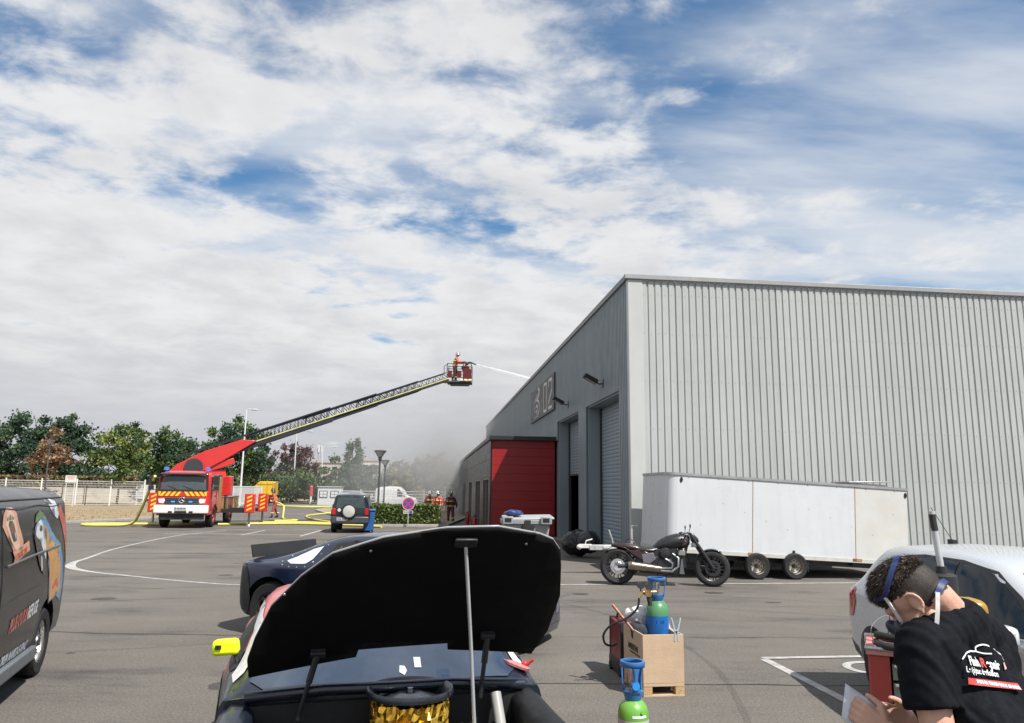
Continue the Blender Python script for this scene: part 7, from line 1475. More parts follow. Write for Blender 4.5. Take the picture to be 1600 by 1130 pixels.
M_bb = mat('bottle_blue', (0.012, 0.13, 0.43), 0.34, var=0.12, vs=9, coat=0.2, dirt=0.3, dirtc=(0.10, 0.13, 0.20)); M_bg = mat('bottle_green', (0.07, 0.24, 0.10), 0.34, var=0.12, vs=9, coat=0.2, dirt=0.3, dirtc=(0.14, 0.20, 0.13)); M_lg = mat('bottle_light_green', (0.13, 0.36, 0.05), 0.34, var=0.10, vs=9, coat=0.2, dirt=0.25, dirtc=(0.20, 0.28, 0.12)); M_gr = mat('bottle_grey', (0.44, 0.45, 0.42), 0.4, var=0.06, dirt=0.15, dirtc=(0.3, 0.3, 0.27))
g1 = bottle('gas_cylinder', 'blue gas cylinder with green shoulder standing in the plywood crate', (1.50, 7.76, 0), 0.115, (0.12, 0.70, 0.85), M_bb, M_bg, 0.215)
link('lettering', text_mesh('I  10', 0.045, lambda a, q: (0.1165 * math.sin((a - 0.05) / 0.1165), -0.1165 * math.cos((a - 0.05) / 0.1165), 0.63 + q), 'lettering', M_ink, 0.01), g1)
b = MB(); b.box((0.055, -0.104, 0.27), (0.022, 0.004, 0.06), (0, 0, 0.48)); b.build('label', M_wh, g1)
g2 = bottle('gas_cylinder', 'grey gas cylinder with light green shoulder in the front of the yard', (0.83, 5.18, 0), 0.102, (0.0, 0.455, 0.575), M_gr, M_lg, 0.235, 1)
b = MB(); b.grid(lambda u, v: ((0.1025 - 0.035 * v * v) * math.sin(-0.15 + 1.0 * (u - .5) + 0.3), -(0.1025 - 0.035 * v * v) * math.cos(-0.15 + 1.0 * (u - .5) + 0.3), 0.475 + 0.062 * v), 8, 4); b.build('hazard_label', M_wh, g2)
b = MB(); b.box((0.03, -0.098, 0.507), (0.018, 0.004, 0.018), (R(-20), R(45), 0.3)); b.build('hazard_mark', M_lg, g2)
b = MB(); b.cyl((0.0, -0.045, 0.665), (0.0, -0.075, 0.665), 0.030, 0.026, 14); b.build('hand_wheel', mat('handwheel_blue', (0.03, 0.25, 0.62), 0.35), g2, smooth=40)
rg = thing('gas_regulator', 'brass gas regulator with black hose on the blue cylinder', 'regulator', (1.50, 7.76, 0), R(8)); M_brass = mat('brass', (0.50, 0.33, 0.12), 0.35, 0.8, var=0.2, vs=30)
b = MB(); b.cyl((-0.02, -0.03, 0.925), (-0.16, -0.05, 0.925), 0.018, n=12); b.cyl((-0.12, -0.02, 0.92), (-0.12, -0.11, 0.92), 0.034, n=16); b.cyl((-0.16, -0.05, 0.93), (-0.205, -0.055, 0.87), 0.012, n=8); b.build('body', M_brass, rg, smooth=40)
for x, z in ((-0.10, 0.985), (-0.185, 0.995)): b = MB(); b.cyl((x, -0.04, z), (x, -0.075, z), 0.036, n=18); b.cyl((x, -0.05, z - 0.06), (x, -0.05, z - 0.02), 0.008, n=6); b.build('gauge', M_dark, rg, smooth=40)
b = MB(); b.cyl((-0.11, -0.07, 0.90), (-0.10, -0.09, 0.80), 0.026, 0.022, 12); b.build('adjuster', M_black, rg, smooth=40)
b = MB(); b.tube(catmull([(-0.205, -0.055, 0.87), (-0.22, -0.05, 0.78), (-0.30, 0.0, 0.68), (-0.46, 0.05, 0.60), (-0.53, 0.10, 0.50), (-0.50, 0.16, 0.40), (-0.42, 0.2, 0.37), (-0.36, 0.24, 0.38)], 6), 0.0115, 8); b.build('hose', M_black, rg, smooth=80)
wd = thing('welding_set', 'red and black welding set standing behind the crate', 'welder', (1.20, 8.20, 0), R(8))
b = MB(); b.box((0.06, 0.18, 0.34), (0.15, 0.40, 0.40)); b.build('casing', mat('welder_red', (0.16, 0.012, 0.014), 0.4), wd, bevel=0.012); b = MB(); b.box((0.06, -0.03, 0.34), (0.16, 0.03, 0.43)); b.box((0.06, 0.39, 0.34), (0.16, 0.03, 0.43)); b.box((0.06, 0.18, 0.09), (0.17, 0.46, 0.12)); b.tube([(0.06, 0.0, 0.54), (0.06, 0.03, 0.60), (0.06, 0.33, 0.60), (0.06, 0.36, 0.54)], 0.014, 6); b.build('end_frame', M_plast, wd, bevel=0.008)
b = MB(); [b.cyl((x, y, 0.045), (x + 0.03, y, 0.045), 0.045, n=14) for x in (-0.03, 0.12) for y in (0.0, 0.36)]; b.build('castor', M_black, wd, smooth=40)
lump('rag_bundle', 'crumpled white and grey rags on the back of the crate', 'rags', (1.33, 7.92, 0.53), (0.14, 0.10, 0.13), mat('rag_white', (0.66, 0.65, 0.64), 0.85, var=0.25, vs=10, bump=0.4, bs=20), 5, 0.10, 0.012)
lump('work_gloves', 'dark work gloves heaped in the crate beside the cylinder', 'gloves', (1.31, 7.78, 0.46), (0.09, 0.10, 0.10), mat('glove_navy', (0.025, 0.03, 0.045), 0.8, var=0.3), 9, 0.10, 0.012)
lump('plastic_bag', 'white plastic bag tucked behind the blue cylinder in the crate', 'bag', (1.60, 7.94, 0.46), (0.08, 0.07, 0.11), mat('bag_white', (0.62, 0.62, 0.63), 0.4, var=0.2), 11, 0.10, 0.012)
b = MB(); b.tube([(0, 0, 0), (-0.30, 0.22, 0.36)], [0.012, 0.015], 8); o = tag(b.build('copper_lance', mat('copper_dull', (0.30, 0.14, 0.10), 0.5, 0.3, var=0.2, vs=20), smooth=60), 'dull copper coloured bar leaning out of the crate', 'bar'); o.location = (1.36, 7.62, 0.42)
b = MB(); b.box((0, 0, 0), (0.035, 0.30, 0.05), (R(12), 0, R(25))); o = tag(b.build('wood_offcut', M_ply, bevel=0.003), 'short wood offcut lying across the crate right of the cylinder', 'wood'); o.location = (1.63, 7.72, 0.545)
cl = thing('spring_clamp', 'pale blue spring clamp gripping the front rim of the crate', 'clamp', (1.625, 7.478, 0.50), R(8)); M_cl = mat('clamp_pale', (0.52, 0.62, 0.68), 0.35, 0.3)
for s_ in (1, -1):
    b = MB(); b.prism([(s_ * 0.012, 0.0), (s_ * 0.026, 0.0), (s_ * 0.020, 0.08), (s_ * -0.012, 0.115), (s_ * -0.040, 0.215), (s_ * -0.050, 0.215), (s_ * -0.026, 0.105), (s_ * 0.006, 0.07)], 'xz', -0.012 + 0.001 * s_, 0.014 + 0.001 * s_); b.build('jaw', M_cl, cl, bevel=0.002)
b = MB(); b.cyl((0, -0.018, 0.09), (0, 0.020, 0.09), 0.010, n=10); b.build('pivot', M_steel, cl)
# ------------------------------------------------------------------ tool trolley and oil extractor
ca = thing('tool_trolley', 'red tool trolley with grey drawers in front of the white car', 'trolley', (2.20, 4.74, 0), R(-25)); M_trd = mat('trolley_red', (0.34, 0.045, 0.035), 0.4, var=0.08, dirt=0.2, dirtc=(0.22, 0.06, 0.05)); M_drw = mat('drawer_grey', (0.20, 0.215, 0.22), 0.4, 0.3, var=0.1)
b = MB(); b.box((0.06, 0.22, 0.55), (0.12, 0.44, 0.82)); b.box((0.66, 0.22, 0.55), (0.06, 0.44, 0.82)); b.box((0.36, 0.43, 0.55), (0.62, 0.02, 0.82)); b.box((0.35, 0.22, 0.15), (0.68, 0.44, 0.03)); b.build('cabinet', M_trd, ca, bevel=0.008)
for k in range(7):
    z = 0.22 + k * 0.108; b = MB(); b.box((0.38, 0.20, z), (0.50, 0.40, 0.092)); d_ = b.build('drawer', M_drw, ca, bevel=0.004); b = MB(); b.prism([(-0.012, z + 0.025), (-0.05, z + 0.04), (-0.05, z + 0.052), (0.0, z + 0.046)], 'yz', 0.14, 0.62); b.build('handle', M_galv, d_)
b = MB(); b.box((0.35, 0.22, 0.975), (0.72, 0.48, 0.03)); b.build('top_tray', mat('tray_red', (0.50, 0.20, 0.18), 0.4, var=0.15), ca, bevel=0.006); b = MB(); b.tube([(-0.01, -0.02, 1.0), (0.71, -0.02, 1.0), (0.71, 0.46, 1.0), (-0.01, 0.46, 1.0)], 0.012, 6, closed=True); b.build('tray_rim', M_steel, ca)
b = MB(); [b.cyl((x, y, 0.065), (x + 0.03, y, 0.065), 0.062, n=16) for x in (0.05, 0.6) for y in (0.06, 0.38)]; [b.box((x + 0.015, y, 0.125), (0.05, 0.06, 0.03)) for x in (0.05, 0.6) for y in (0.06, 0.38)]; b.build('castor', M_black, ca, smooth=40)
t = thing('air_hose', 'thick black air hose coiled on the trolley top', 'hose', (2.20, 4.74, 0.99), R(-25)); b = MB(); b.tube(catmull([(0.05, 0.10, 0.03), (0.10, -0.02, 0.028), (0.26, -0.05, 0.03), (0.42, 0.02, 0.03), (0.44, 0.16, 0.03), (0.30, 0.24, 0.03), (0.12, 0.22, 0.035), (0.06, 0.12, 0.07), (0.14, 0.02, 0.075), (0.3, 0.0, 0.075)], 6), 0.022, 10); b.build('hose', M_black, t, smooth=80); b = MB(); b.tube(catmull([(0.04, 0.05, 0.03), (0.03, 0.03, 0.12), (0.10, 0.06, 0.19), (0.20, 0.10, 0.185), (0.26, 0.12, 0.10)], 6), 0.003, 5); b.build('wire', M_chrome, t, smooth=80)
t = thing('spray_can', 'grey can with yellow label standing on the trolley', 'can', (2.44, 4.66, 0.99), R(10)); b = MB(); b.lathe([(0.0, 0), (0.045, 0), (0.046, 0.12), (0.03, 0.15), (0.012, 0.17), (0, 0.171)], 20); b.build('can', mat('can_grey', (0.16, 0.17, 0.19), 0.3, 0.4), t, smooth=40); b = MB(); b.grid(lambda u, v: (0.0465 * math.sin(-0.4 + u * 0.9), -0.0465 * math.cos(-0.4 + u * 0.9), 0.04 + 0.05 * v), 6, 1); b.build('label', mat('label_yellow', (0.62, 0.48, 0.04), 0.4), t)
ex = thing('oil_extractor', 'oil extractor with amber tank, black cap and long clear tube', 'oil extractor', (2.73, 4.70, 0.99), R(-10)); M_amb = mat('amber_tank', (0.50, 0.30, 0.05), 0.3, var=0.25, vs=8, translucent=0.35)
b = MB(); b.box((0.03, 0, 0.16), (0.27, 0.22, 0.31)); b.build('tank', M_amb, ex, bevel=0.055, seg=4); b = MB(); b.cyl((-0.055, 0, 0.29), (-0.055, 0, 0.345), 0.05, 0.042, 18); b.build('neck', M_amb, ex, smooth=40)
b = MB(); b.lathe([(0.075, 0.335), (0.086, 0.345), (0.086, 0.445), (0.07, 0.455), (0.03, 0.458), (0.03, 0.50), (0, 0.501)], 26, Matrix.Translation((-0.055, 0, 0))); b.build('cap', M_plast, ex, smooth=40)
b = MB(); b.cyl((-0.055, 0, 0.50), (-0.075, 0, 0.73), 0.019, n=14); b.build('pump_tube', mat('clear_tube', (0.55, 0.58, 0.60), 0.15, var=0.05, alpha=0.75), ex, smooth=40); b = MB(); b.cyl((-0.072, 0, 0.715), (-0.081, 0, 0.815), 0.021, 0.019, 12); b.build('pump_grip', M_plast, ex, smooth=40); b = MB(); b.cyl((-0.081, 0, 0.815), (-0.082, 0, 0.835), 0.021, n=12); b.build('grip_cap', M_galv, ex, smooth=40)

# ------------------------------------------------------------------ mechanic in a black T-shirt
BASE = Vector((1.55, 2.40, 0))
mn = thing('person', 'man in black printed T-shirt with respirator bending his head in front', 'person', BASE)
def W(x, y, z): return Vector((x, y, z)) - BASE
LAT = Vector((-0.856, -0.517, 0)); FW = Vector((-0.517, 0.856, 0)); UPZ = Vector((0, 0, 1))       # his left, his front
C7 = W(1.45, 2.475, 1.542); SHL = W(1.272, 2.385, 1.455); SHR = W(1.62, 2.595, 1.425); PEL = W(1.60, 2.30, 0.98); CH = (SHL + SHR) / 2 + UPZ * -0.13 - FW * 0.01
HC = W(1.318, 2.495, 1.592)
hf = Vector((-0.50, 0.40, -0.77)).normalized(); hl = (UPZ.cross(hf)).normalized(); hu = hf.cross(hl).normalized()
HM = Matrix(((hf.x, hl.x, hu.x, HC.x), (hf.y, hl.y, hu.y, HC.y), (hf.z, hl.z, hu.z, HC.z), (0, 0, 0, 1)))
def Hh(f_, l_, u_): return HM @ Vector((f_, l_, u_))
R3 = HM.to_3x3().to_4x4()
mb = MB(); sg = []
def seg(p0, p1, r0, r1, mi=0): capsule(mb, p0, p1, r0, r1, 16); sg.append((p0, p1, (r0 + r1) / 2, mi))
mb.ell(Hh(-0.012, 0, 0.022), (0.098, 0.078, 0.098), 24, 16, M=R3); sg.append((Hh(-0.03, 0, 0.02), Hh(0.03, 0, 0.02), 0.08, 0))
mb.ell(Hh(0.030, 0, -0.045), (0.066, 0.060, 0.085), 20, 12, M=R3); seg(Hh(0.055, 0.0, -0.105), Hh(0.02, 0.0, -0.085), 0.038, 0.045); seg(Hh(0.0, 0.045, -0.075), Hh(0.05, 0.025, -0.112), 0.022, 0.022); seg(Hh(0.0, -0.045, -0.075), Hh(0.05, -0.025, -0.112), 0.022, 0.022)
seg(Hh(0.088, 0, 0.0), Hh(0.108, 0, -0.034), 0.010, 0.015); seg(Hh(0.078, 0.02, 0.022), Hh(0.078, -0.02, 0.022), 0.017, 0.017)
for s_ in (1, -1):
    mb.ell(Hh(-0.010, s_ * 0.082, -0.018), (0.019, 0.012, 0.029), 14, 8, M=R3 @ Matrix.Rotation(R(-14), 4, 'Y'))
    for k in range(9):
        a = R(70 + 215 * k / 8); capsule(mb, Hh(-0.012 + 0.019 * math.cos(a), s_ * (0.092 + 0.004 * math.sin(a)), -0.016 + 0.028 * math.sin(a)), Hh(-0.012 + 0.019 * math.cos(a + .3), s_ * 0.092, -0.016 + 0.028 * math.sin(a + .3)), 0.0055, 0.0055, 8)
    capsule(mb, Hh(-0.006, s_ * 0.090, -0.046), Hh(-0.002, s_ * 0.088, -0.052), 0.008, 0.007, 8)
seg(C7 - UPZ * 0.03, Hh(-0.050, 0, -0.045), 0.060, 0.054); seg(C7 + FW * 0.05 - UPZ * 0.03, Hh(0.0, 0, -0.08), 0.055, 0.045)
for s_, SH in ((1, SHL), (-1, SHR)): seg(C7 - UPZ * 0.015, SH + UPZ * 0.01, 0.055, 0.058)
for s_ in (1, -1):
    seg(CH + LAT * s_ * 0.085, PEL + LAT * s_ * 0.075, 0.115, 0.115); seg((SHL if s_ > 0 else SHR) + LAT * -s_ * 0.05, CH + LAT * s_ * 0.08, 0.085, 0.115)
    hp = PEL + LAT * s_ * 0.09; kn = hp + Vector((0.02, 0.02, -0.45)) + FW * 0.03; an = kn + Vector((0, 0, -0.42)) - FW * 0.04
    seg(hp, kn, 0.095, 0.065, 1); seg(kn, an, 0.062, 0.045, 1); an.z = max(an.z, -BASE.z + 0.09); seg(an, Vector((an.x, an.y, 0.05)) + FW * 0.02, 0.045, 0.045, 2); seg(Vector((an.x, an.y, 0.045)), Vector((an.x, an.y, 0.042)) + FW * 0.17, 0.045, 0.04, 2)
def arm(SH, EL, WR, side):
    seg(SH, EL, 0.056, 0.044); seg(EL, EL.lerp(WR, 0.35), 0.043, 0.045); seg(EL.lerp(WR, 0.35), WR, 0.044, 0.029)
    a = (WR - EL).normalized(); nrm = (a.cross(UPZ)).normalized(); return a
ELL, WRL = W(1.268, 2.30, 1.185), W(1.20, 2.47, 1.185)
aL = arm(SHL, ELL, WRL, 1)
ELR, WRR = W(1.68, 2.78, 1.18), W(1.43, 2.80, 1.13)
aR = arm(SHR, ELR, WRR, -1)
def hand(WR, a, pn, sidev, curl):
    """pn = back-of-hand normal, sidev = towards the thumb"""
    a = a.normalized(); sidev = (sidev - a * sidev.dot(a)).normalized(); pn = a.cross(sidev) if a.cross(sidev).dot(pn) > 0 else sidev.cross(a)
    for k in (-0.028, -0.009, 0.010, 0.028): seg(WR + a * 0.01 + sidev * k * 0.6, WR + a * 0.088 + sidev * k, 0.0165, 0.0135)
    for k, L, c0 in ((0.030, 0.072, 0.0), (0.010, 0.080, 0.12), (-0.011, 0.074, 0.22), (-0.030, 0.058, 0.34)):
        p = WR + a * 0.088 + sidev * k; ang = R(22) + c0 * 0.5
        for q, fr in enumerate((0.42, 0.32, 0.26)):
            d = a * math.cos(ang) - pn * math.sin(ang); e = p + d * L * fr; seg(p, e, 0.0098 - 0.0009 * q, 0.0090 - 0.0009 * q); p = e; ang += R(curl) * (1.0 if q == 0 else 0.75)
    p = WR + a * 0.030 + sidev * 0.026; d = (a * 0.62 + sidev * 0.72 - pn * 0.30).normalized(); e = p + d * 0.040; seg(p, e, 0.0165, 0.0125); d2_ = (a * 0.92 + sidev * 0.12 - pn * 0.42).normalized(); e2_ = e + d2_ * 0.030; seg(e, e2_, 0.0118, 0.0105); seg(e2_, e2_ + (a * 0.9 - pn * 0.5).normalized() * 0.024, 0.0102, 0.0088)
hand(WRL, Vector((-0.62, 0.45, 0.42)), Vector((-0.35, -0.90, 0.2)), Vector((0.25, 0.15, 0.95)), 42)
hand(WRR, Vector((-0.95, -0.12, 0.25)), Vector((0.1, 0.9, 0.2)), Vector((0.15, 0.1, 0.95)), 42)
M_skin2 = mat('arm_skin', (0.54, 0.31, 0.225), 0.48, var=0.10, vs=16, bump=0.18, bs=160); M_trs = mat('work_trousers', (0.03, 0.032, 0.038), 0.85, var=0.2, vs=12); M_hair = mat('hair_brown', (0.018, 0.011, 0.007), 0.5, var=0.3, vs=60)
M_scalp = mat('scalp_hair', (0.020, 0.013, 0.009), 0.65, var=0.35, vs=90, bump=0.2, bs=300)
man = remesh(mb, 'body', [M_skin2, M_trs, M_ffb, M_scalp], 0.0045, 3, mn, sg)
HMi = HM.inverted()
for p in man.data.polygons:
    q = HMi @ p.center
    if q.length < 0.19 and q.z > -0.07 and not (abs(q.y) > 0.080 and -0.045 < q.x < 0.02 and q.z < 0.026):
        hairline = 0.055 - 0.25 * max(0, q.x - 0.02); lim = -0.052 + 0.02 * noise.noise(p.center * 40)
        if (q.x < -0.018 and q.z > lim + max(0, 0.03 - abs(q.y)) * 0.2 and q.z > -0.055) or (q.z > 0.030 + 0.008 * noise.noise(p.center * 60) and q.x < 0.082) or (-0.03 < q.x < 0.012 and abs(q.y) > 0.06 and q.z > 0.018): p.material_index = 3
bvh = BVHTree.FromPolygons([v.co.copy() for v in man.data.vertices], [tuple(p.vertices) for p in man.data.polygons])
rnd = random.Random(5); hb = MB()
for p in man.data.polygons:
    if p.material_index != 3: continue
    q = HMi @ p.center; top_ = max(0.0, min(1.0, (q.z - 0.035) / 0.05)); L = lerp(0.0020, 0.032, top_) * (1.25 if q.x > 0.0 else 0.9)
    for k in range(6 if top_ > 0.15 else 1):
        if top_ < 0.02 and rnd.random() < 0.35: continue
        d = (p.normal * (1 - 0.35 * top_) + Vector((rnd.gauss(0, .30), rnd.gauss(0, .30), rnd.gauss(0, .30))) + hf * (0.95 * top_) - hu * 0.35 * (1 - top_)).normalized(); s_ = d.orthogonal().normalized(); s_.rotate(Matrix.Rotation(rnd.uniform(0, 6.28), 3, d)); w_ = 0.0005 + 0.0005 * top_
        Lr = L * rnd.uniform(0.6, 1.25); c = p.center + Vector((rnd.gauss(0, .002), rnd.gauss(0, .002), rnd.gauss(0, .002))); m_ = c + d * Lr * 0.55; e = c + (d + hf * 0.35 * top_ + Vector((0, 0, -0.25))).normalized() * Lr
        hb.add([c - s_ * w_, c + s_ * w_, m_ + s_ * w_ * 0.8, m_ - s_ * w_ * 0.8, e], [(0, 1, 2, 3), (3, 2, 4)], 0 if rnd.random() < 0.7 else 1)
hb.build('hair', [M_hair, mat('hair_lighter', (0.085, 0.052, 0.032), 0.45, var=0.3, vs=60)], mn, fix=False)
# T-shirt: its own cloth shape over the torso
mb = MB(); sg2 = sg; sg = []
for s_, SH, EL in ((1, SHL, ELL), (-1, SHR, ELR)):
    seg(C7 - UPZ * 0.022 - FW * 0.008, SH + UPZ * 0.008, 0.076, 0.072); cuff = SH.lerp(EL, 0.60); d = (EL - SH).normalized()
    mb.cyl(SH + UPZ * 0.005, cuff, 0.074, 0.080, 24)
    seg(SH + UPZ * 0.002, SH, 0.075, 0.075); seg(SH + LAT * -s_ * 0.045, CH + LAT * s_ * 0.085, 0.096, 0.126); seg(CH + LAT * s_ * 0.085, PEL + LAT * s_ * 0.085 + UPZ * 0.10, 0.126, 0.128); mb.cyl(PEL + LAT * s_ * 0.075 + UPZ * 0.10, PEL + LAT * s_ * 0.075 - UPZ * 0.06, 0.130, 0.135, 24)
seg(C7 - UPZ * 0.075 - FW * 0.01, CH - FW * 0.02, 0.085, 0.12)
def folds(c):
    q = c - CH; u = q.dot(LAT); z = q.z
    f_ = 0.009 * noise.noise((u * 30 + z * 9, z * 2.2, 2.0)) + 0.005 * noise.noise((u * 48 - z * 22, z * 4 + u * 3, 7.0)) + 0.0012 * noise.noise(c * 45)
    f_ *= min(1.0, max(0.18, ((c - W(1.525, 2.25, 1.40)).length - 0.10) / 0.10))      # the printed patch lies flatter
    return f_ - 0.001
M_tee = mat('tshirt_black', (0.0045, 0.0055, 0.008), 0.85, var=0.18, vs=20, bump=0.12, bs=500, spec=0.16)
tee = remesh(mb, 'tshirt', [M_tee], 0.006, 5, mn, None, folds)
sg = sg2
tb = BVHTree.FromPolygons([v.co.copy() for v in tee.data.vertices], [tuple(p.vertices) for p in tee.data.polygons])
BN = (-FW + UPZ * 0.10).normalized(); PR = (-LAT - UPZ * 0.20).normalized(); PU = (UPZ * 0.97 - LAT * 0.19 + FW * 0.20).normalized()
PO = W(1.498, 2.277, 1.408)
def onback(a, q, off=0.0078):
    best = []
    for da, dq in ((0, 0), (0.016, 0), (-0.016, 0), (0, 0.016), (0, -0.016), (0.03, 0), (-0.03, 0)):
        s0 = PO + PR * (a * 0.88 + da) + PU * (q + dq) + BN * 0.4; h_ = tb.ray_cast(s0, -BN)
        if h_[0]: best.append((h_[0] - PO).dot(BN))
    lvl = max(best[0], 0.5 * max(best) + 0.5 * sum(best) / len(best)) if best else 0.0
    return tuple(PO + PR * a * 0.88 + PU * q + BN * (lvl + off))
pr = MB()
def pline(pts, w_):
    pts = catmull([(x, y, 0) for x, y in pts], 6); vs = []
    for i, p in enumerate(pts):
        tt = (pts[min(i + 1, len(pts) - 1)] - pts[max(i - 1, 0)]).normalized(); n_ = Vector((-tt.y, tt.x, 0)) * w_ / 2; vs += [onback(p.x + n_.x, p.y + n_.y), onback(p.x - n_.x, p.y - n_.y)]
    pr.add(vs, [(2 * i, 2 * i + 1, 2 * i + 3, 2 * i + 2) for i in range(len(pts) - 1)])
pline([(-0.125, 0.022), (-0.10, 0.040), (-0.06, 0.050), (-0.028, 0.053), (-0.022, 0.066), (0.01, 0.076), (0.05, 0.072), (0.09, 0.060), (0.122, 0.056), (0.126, 0.040)], 0.0042); pline([(-0.03, 0.053), (0.0, 0.050), (0.038, 0.053)], 0.0035)
M_prw = mat('print_white', (0.70, 0.71, 0.73), 0.6, var=0.12, vs=60); M_prr = mat('print_red_cloth', (0.55, 0.055, 0.05), 0.6, var=0.1, vs=60)
prt = pr.build('shirt_print', M_prw, tee, fix=False); prt.name = 'shirt_print'
def btext(txt, x, y, size, m, sx=1.0, bold=0.0012): link('shirt_lettering', text_mesh(txt, size, lambda a, q: onback(x + a, y + q), 'shirt_lettering', m, 0.007, sx=sx, bold=bold), tee)
btext('Flash', -0.092, 0.010, 0.036, M_prw, 0.86); btext('R', -0.022, 0.010, 0.036, M_prr, 0.86); btext('epair', -0.0005, 0.010, 0.036, M_prw, 0.82); btext('Le (s)tuc derfollon', -0.118, -0.012, 0.0225, M_prw, 0.93, 0.0006)
link('shirt_bar', flat_mesh([[(-0.118, -0.046), (0.134, -0.040), (0.136, -0.022), (-0.117, -0.028)]], lambda a, q: onback(a, q), 0.012, 'shirt_bar', M_prr), tee)
bw = MB(); a = -0.085; rnd = random.Random(4)
while a < 0.12:
    k = rnd.uniform(0.006, 0.011); z0 = -0.039 + 0.024 * (a + 0.118) * 0.1; vs = [onback(a, z0, 0.0096), onback(a + k, z0, 0.0096), onback(a + k, z0 + 0.009, 0.0096), onback(a, z0 + 0.009, 0.0096)]; bw.add(vs, [(0, 1, 2, 3)]); a += k + rnd.uniform(0.002, 0.007)
bw.build('shirt_small_print', M_prw, tee, fix=False)
link('shirt_flag', flat_mesh([[(0.092, 0.012), (0.118, 0.018), (0.123, 0.036), (0.100, 0.032)]], lambda a, q: onback(a, q), 0.012, 'shirt_flag', mat('print_pink', (0.62, 0.34, 0.34), 0.6)), tee)
# half mask respirator with straps
M_msk = mat('respirator_navy', (0.018, 0.026, 0.045), 0.5, var=0.1); M_str = mat('strap_white', (0.62, 0.62, 0.60), 0.7, var=0.12, vs=50); M_sbl = mat('strap_blue', (0.018, 0.035, 0.13), 0.45, var=0.1)
mk = MB(); mk.ell(Hh(0.098, 0, -0.058), (0.042, 0.050, 0.052), 18, 12, M=R3); mk.ell(Hh(0.118, 0, -0.020), (0.022, 0.026, 0.032), 14, 10, M=R3); capsule(mk, Hh(0.120, 0, -0.07), Hh(0.150, 0, -0.08), 0.028, 0.024)
for s_ in (1, -1): capsule(mk, Hh(0.10, s_ * 0.03, -0.070), Hh(0.125, s_ * 0.065, -0.088), 0.028, 0.028)
rs = remesh(mk, 'respirator', [M_msk], 0.004, 3, mn)
for s_ in (1, -1):
    b = MB(); b.cyl(Hh(0.120, s_ * 0.060, -0.085), Hh(0.138, s_ * 0.096, -0.098), 0.034, 0.033, 24); f_ = b.build('filter', mat('filter_grey', (0.13, 0.145, 0.16), 0.4), rs, smooth=40); b = MB(); b.cyl(Hh(0.1384, s_ * 0.0965, -0.0982), Hh(0.1389, s_ * 0.0975, -0.0985), 0.018, n=16); b.build('filter_label', MATS['label_yellow'], f_)
def strap(name, pts, w_, m, off=0.004, th_=0.0025, wide=None):
    pts = catmull(pts, 8); vs = []; prevn = None
    for i, p in enumerate(pts):
        h_ = bvh.find_nearest(p); n_ = (p - h_[0]); nn = h_[1].normalized(); c = h_[0] + nn * max(off, n_.length if n_.dot(nn) > 0 else 0)
        tt = (pts[min(i + 1, len(pts) - 1)] - pts[max(i - 1, 0)]).normalized(); s_ = tt.cross(nn).normalized() * w_ / 2
        vs += [c + s_ - nn * th_, c + s_ + nn * th_, c - s_ + nn * th_, c - s_ - nn * th_]
    k = len(pts); fs = [(i * 4 + j, i * 4 + (j + 1) % 4, (i + 1) * 4 + (j + 1) % 4, (i + 1) * 4 + j) for i in range(k - 1) for j in range(4)] + [(0, 1, 2, 3), tuple(range(4 * k - 4, 4 * k))]
    b = MB(); b.add(vs, fs); return b.build(name, m, rs, smooth=50)
strap('head_harness', [Hh(0.045, 0.070, 0.052), Hh(0.02, 0.082, 0.062), Hh(-0.02, 0.080, 0.078), Hh(-0.055, 0.058, 0.094), Hh(-0.075, 0.0, 0.105), Hh(-0.055, -0.058, 0.094), Hh(-0.02, -0.080, 0.078), Hh(0.02, -0.082, 0.062), Hh(0.045, -0.070, 0.052)], 0.017, M_sbl, 0.010)
strap('head_harness', [Hh(0.045, 0.072, 0.052), Hh(0.075, 0.045, 0.075), Hh(0.082, 0.0, 0.085), Hh(0.075, -0.045, 0.075), Hh(0.045, -0.072, 0.052)], 0.014, M_sbl, 0.012)
for s_ in (1, -1):
    strap('cheek_strap', [Hh(0.042, s_ * 0.075, 0.052), Hh(0.055, s_ * 0.072, 0.015), Hh(0.072, s_ * 0.062, -0.025), Hh(0.085, s_ * 0.052, -0.060)], 0.010, M_str, 0.005)
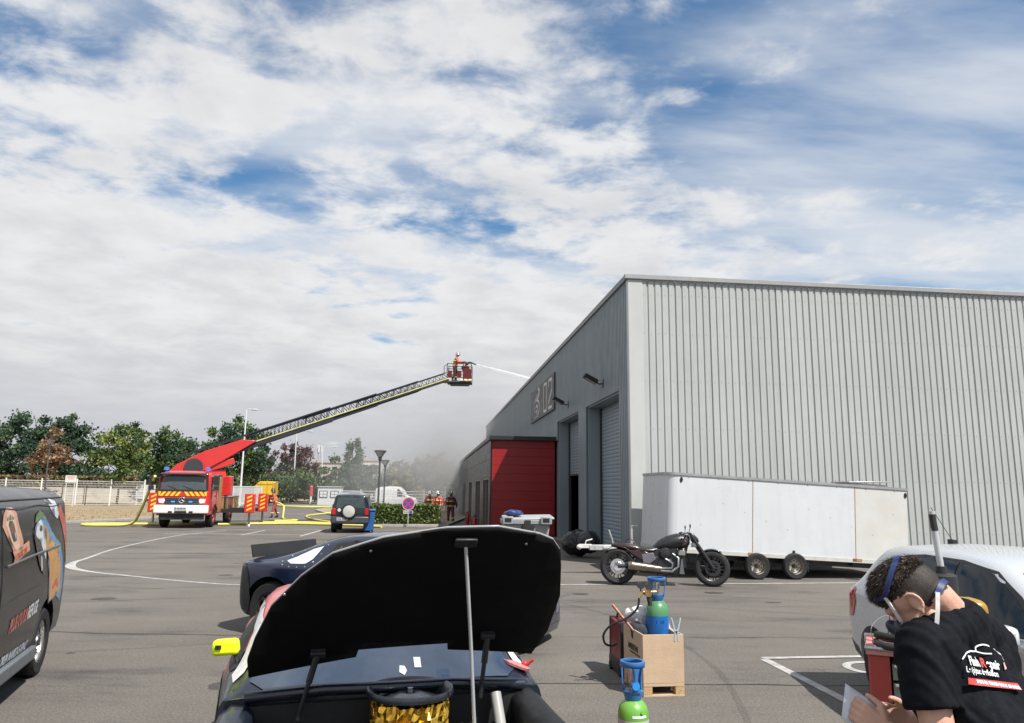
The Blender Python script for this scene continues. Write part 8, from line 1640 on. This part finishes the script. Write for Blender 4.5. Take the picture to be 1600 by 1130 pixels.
def free_strap(name, pts, w_, m, side):
    pts = catmull(pts, 8); vs = []
    for i, p in enumerate(pts):
        tt = (pts[min(i + 1, len(pts) - 1)] - pts[max(i - 1, 0)]).normalized(); n_ = (side - tt * side.dot(tt)).normalized(); s_ = tt.cross(n_) * w_ / 2; vs += [p + s_, p + s_ + n_ * 0.002, p - s_ + n_ * 0.002, p - s_]
    k = len(pts); b = MB(); b.add(vs, [(i * 4 + j, i * 4 + (j + 1) % 4, (i + 1) * 4 + (j + 1) % 4, (i + 1) * 4 + j) for i in range(k - 1) for j in range(4)]); return b.build(name, m, rs, smooth=50)
nk = [Hh(0.105, 0.062, -0.085), Hh(0.075, 0.088, -0.120), Hh(0.03, 0.100, -0.118), Hh(-0.03, 0.088, -0.082), Hh(-0.075, 0.058, -0.045)]
free_strap('neck_strap', nk, 0.012, M_str, hl); free_strap('neck_strap', [Hh(0.10, 0.066, -0.090), Hh(0.098, 0.085, -0.125), Hh(0.085, 0.090, -0.160)], 0.020, M_str, hl)
strap('neck_clip', [Hh(-0.070, 0.058, -0.048), Hh(-0.088, 0.034, -0.040), Hh(-0.096, 0.0, -0.038), Hh(-0.088, -0.034, -0.040)], 0.018, M_sbl, 0.006, 0.004)
# folded white paper held in the left hand
t = thing('paper_sheet', 'folded pale paper held in the man\'s hand', 'paper', WRL + BASE); b = MB(); pa = Vector((-0.62, 0.45, 0.42)).normalized(); pn_ = Vector((-0.35, -0.90, 0.2)).normalized(); ps = Vector((0.25, 0.15, 0.95)).normalized()
b.grid(lambda u, v: pa * (0.02 + 0.13 * u) - pn_ * (0.026 + 0.012 * math.sin(u * 3)) + ps * (0.055 - 0.11 * v), 6, 4); o = b.build('sheet', mat('paper', (0.62, 0.66, 0.72), 0.7), t, smooth=60); o.modifiers.new('t', 'SOLIDIFY').thickness = 0.004
t = thing('wrist_cloth', 'pale blue cloth strip trailing below the man\'s hand', 'cloth', WRL + BASE); b = MB(); b.grid(lambda u, v: Vector((0.015 + 0.13 * u, 0.02 - 0.06 * u, 0.0 - 0.16 * u)) + Vector((0.018 * (v - .5), -0.03 * (v - .5), 0.02 * (v - .5))) * 1.4 + Vector((0, -0.045, 0.0)), 8, 3); o = b.build('cloth', mat('cloth_blue', (0.34, 0.42, 0.55), 0.7), t, smooth=60); o.modifiers.new('t', 'SOLIDIFY').thickness = 0.003
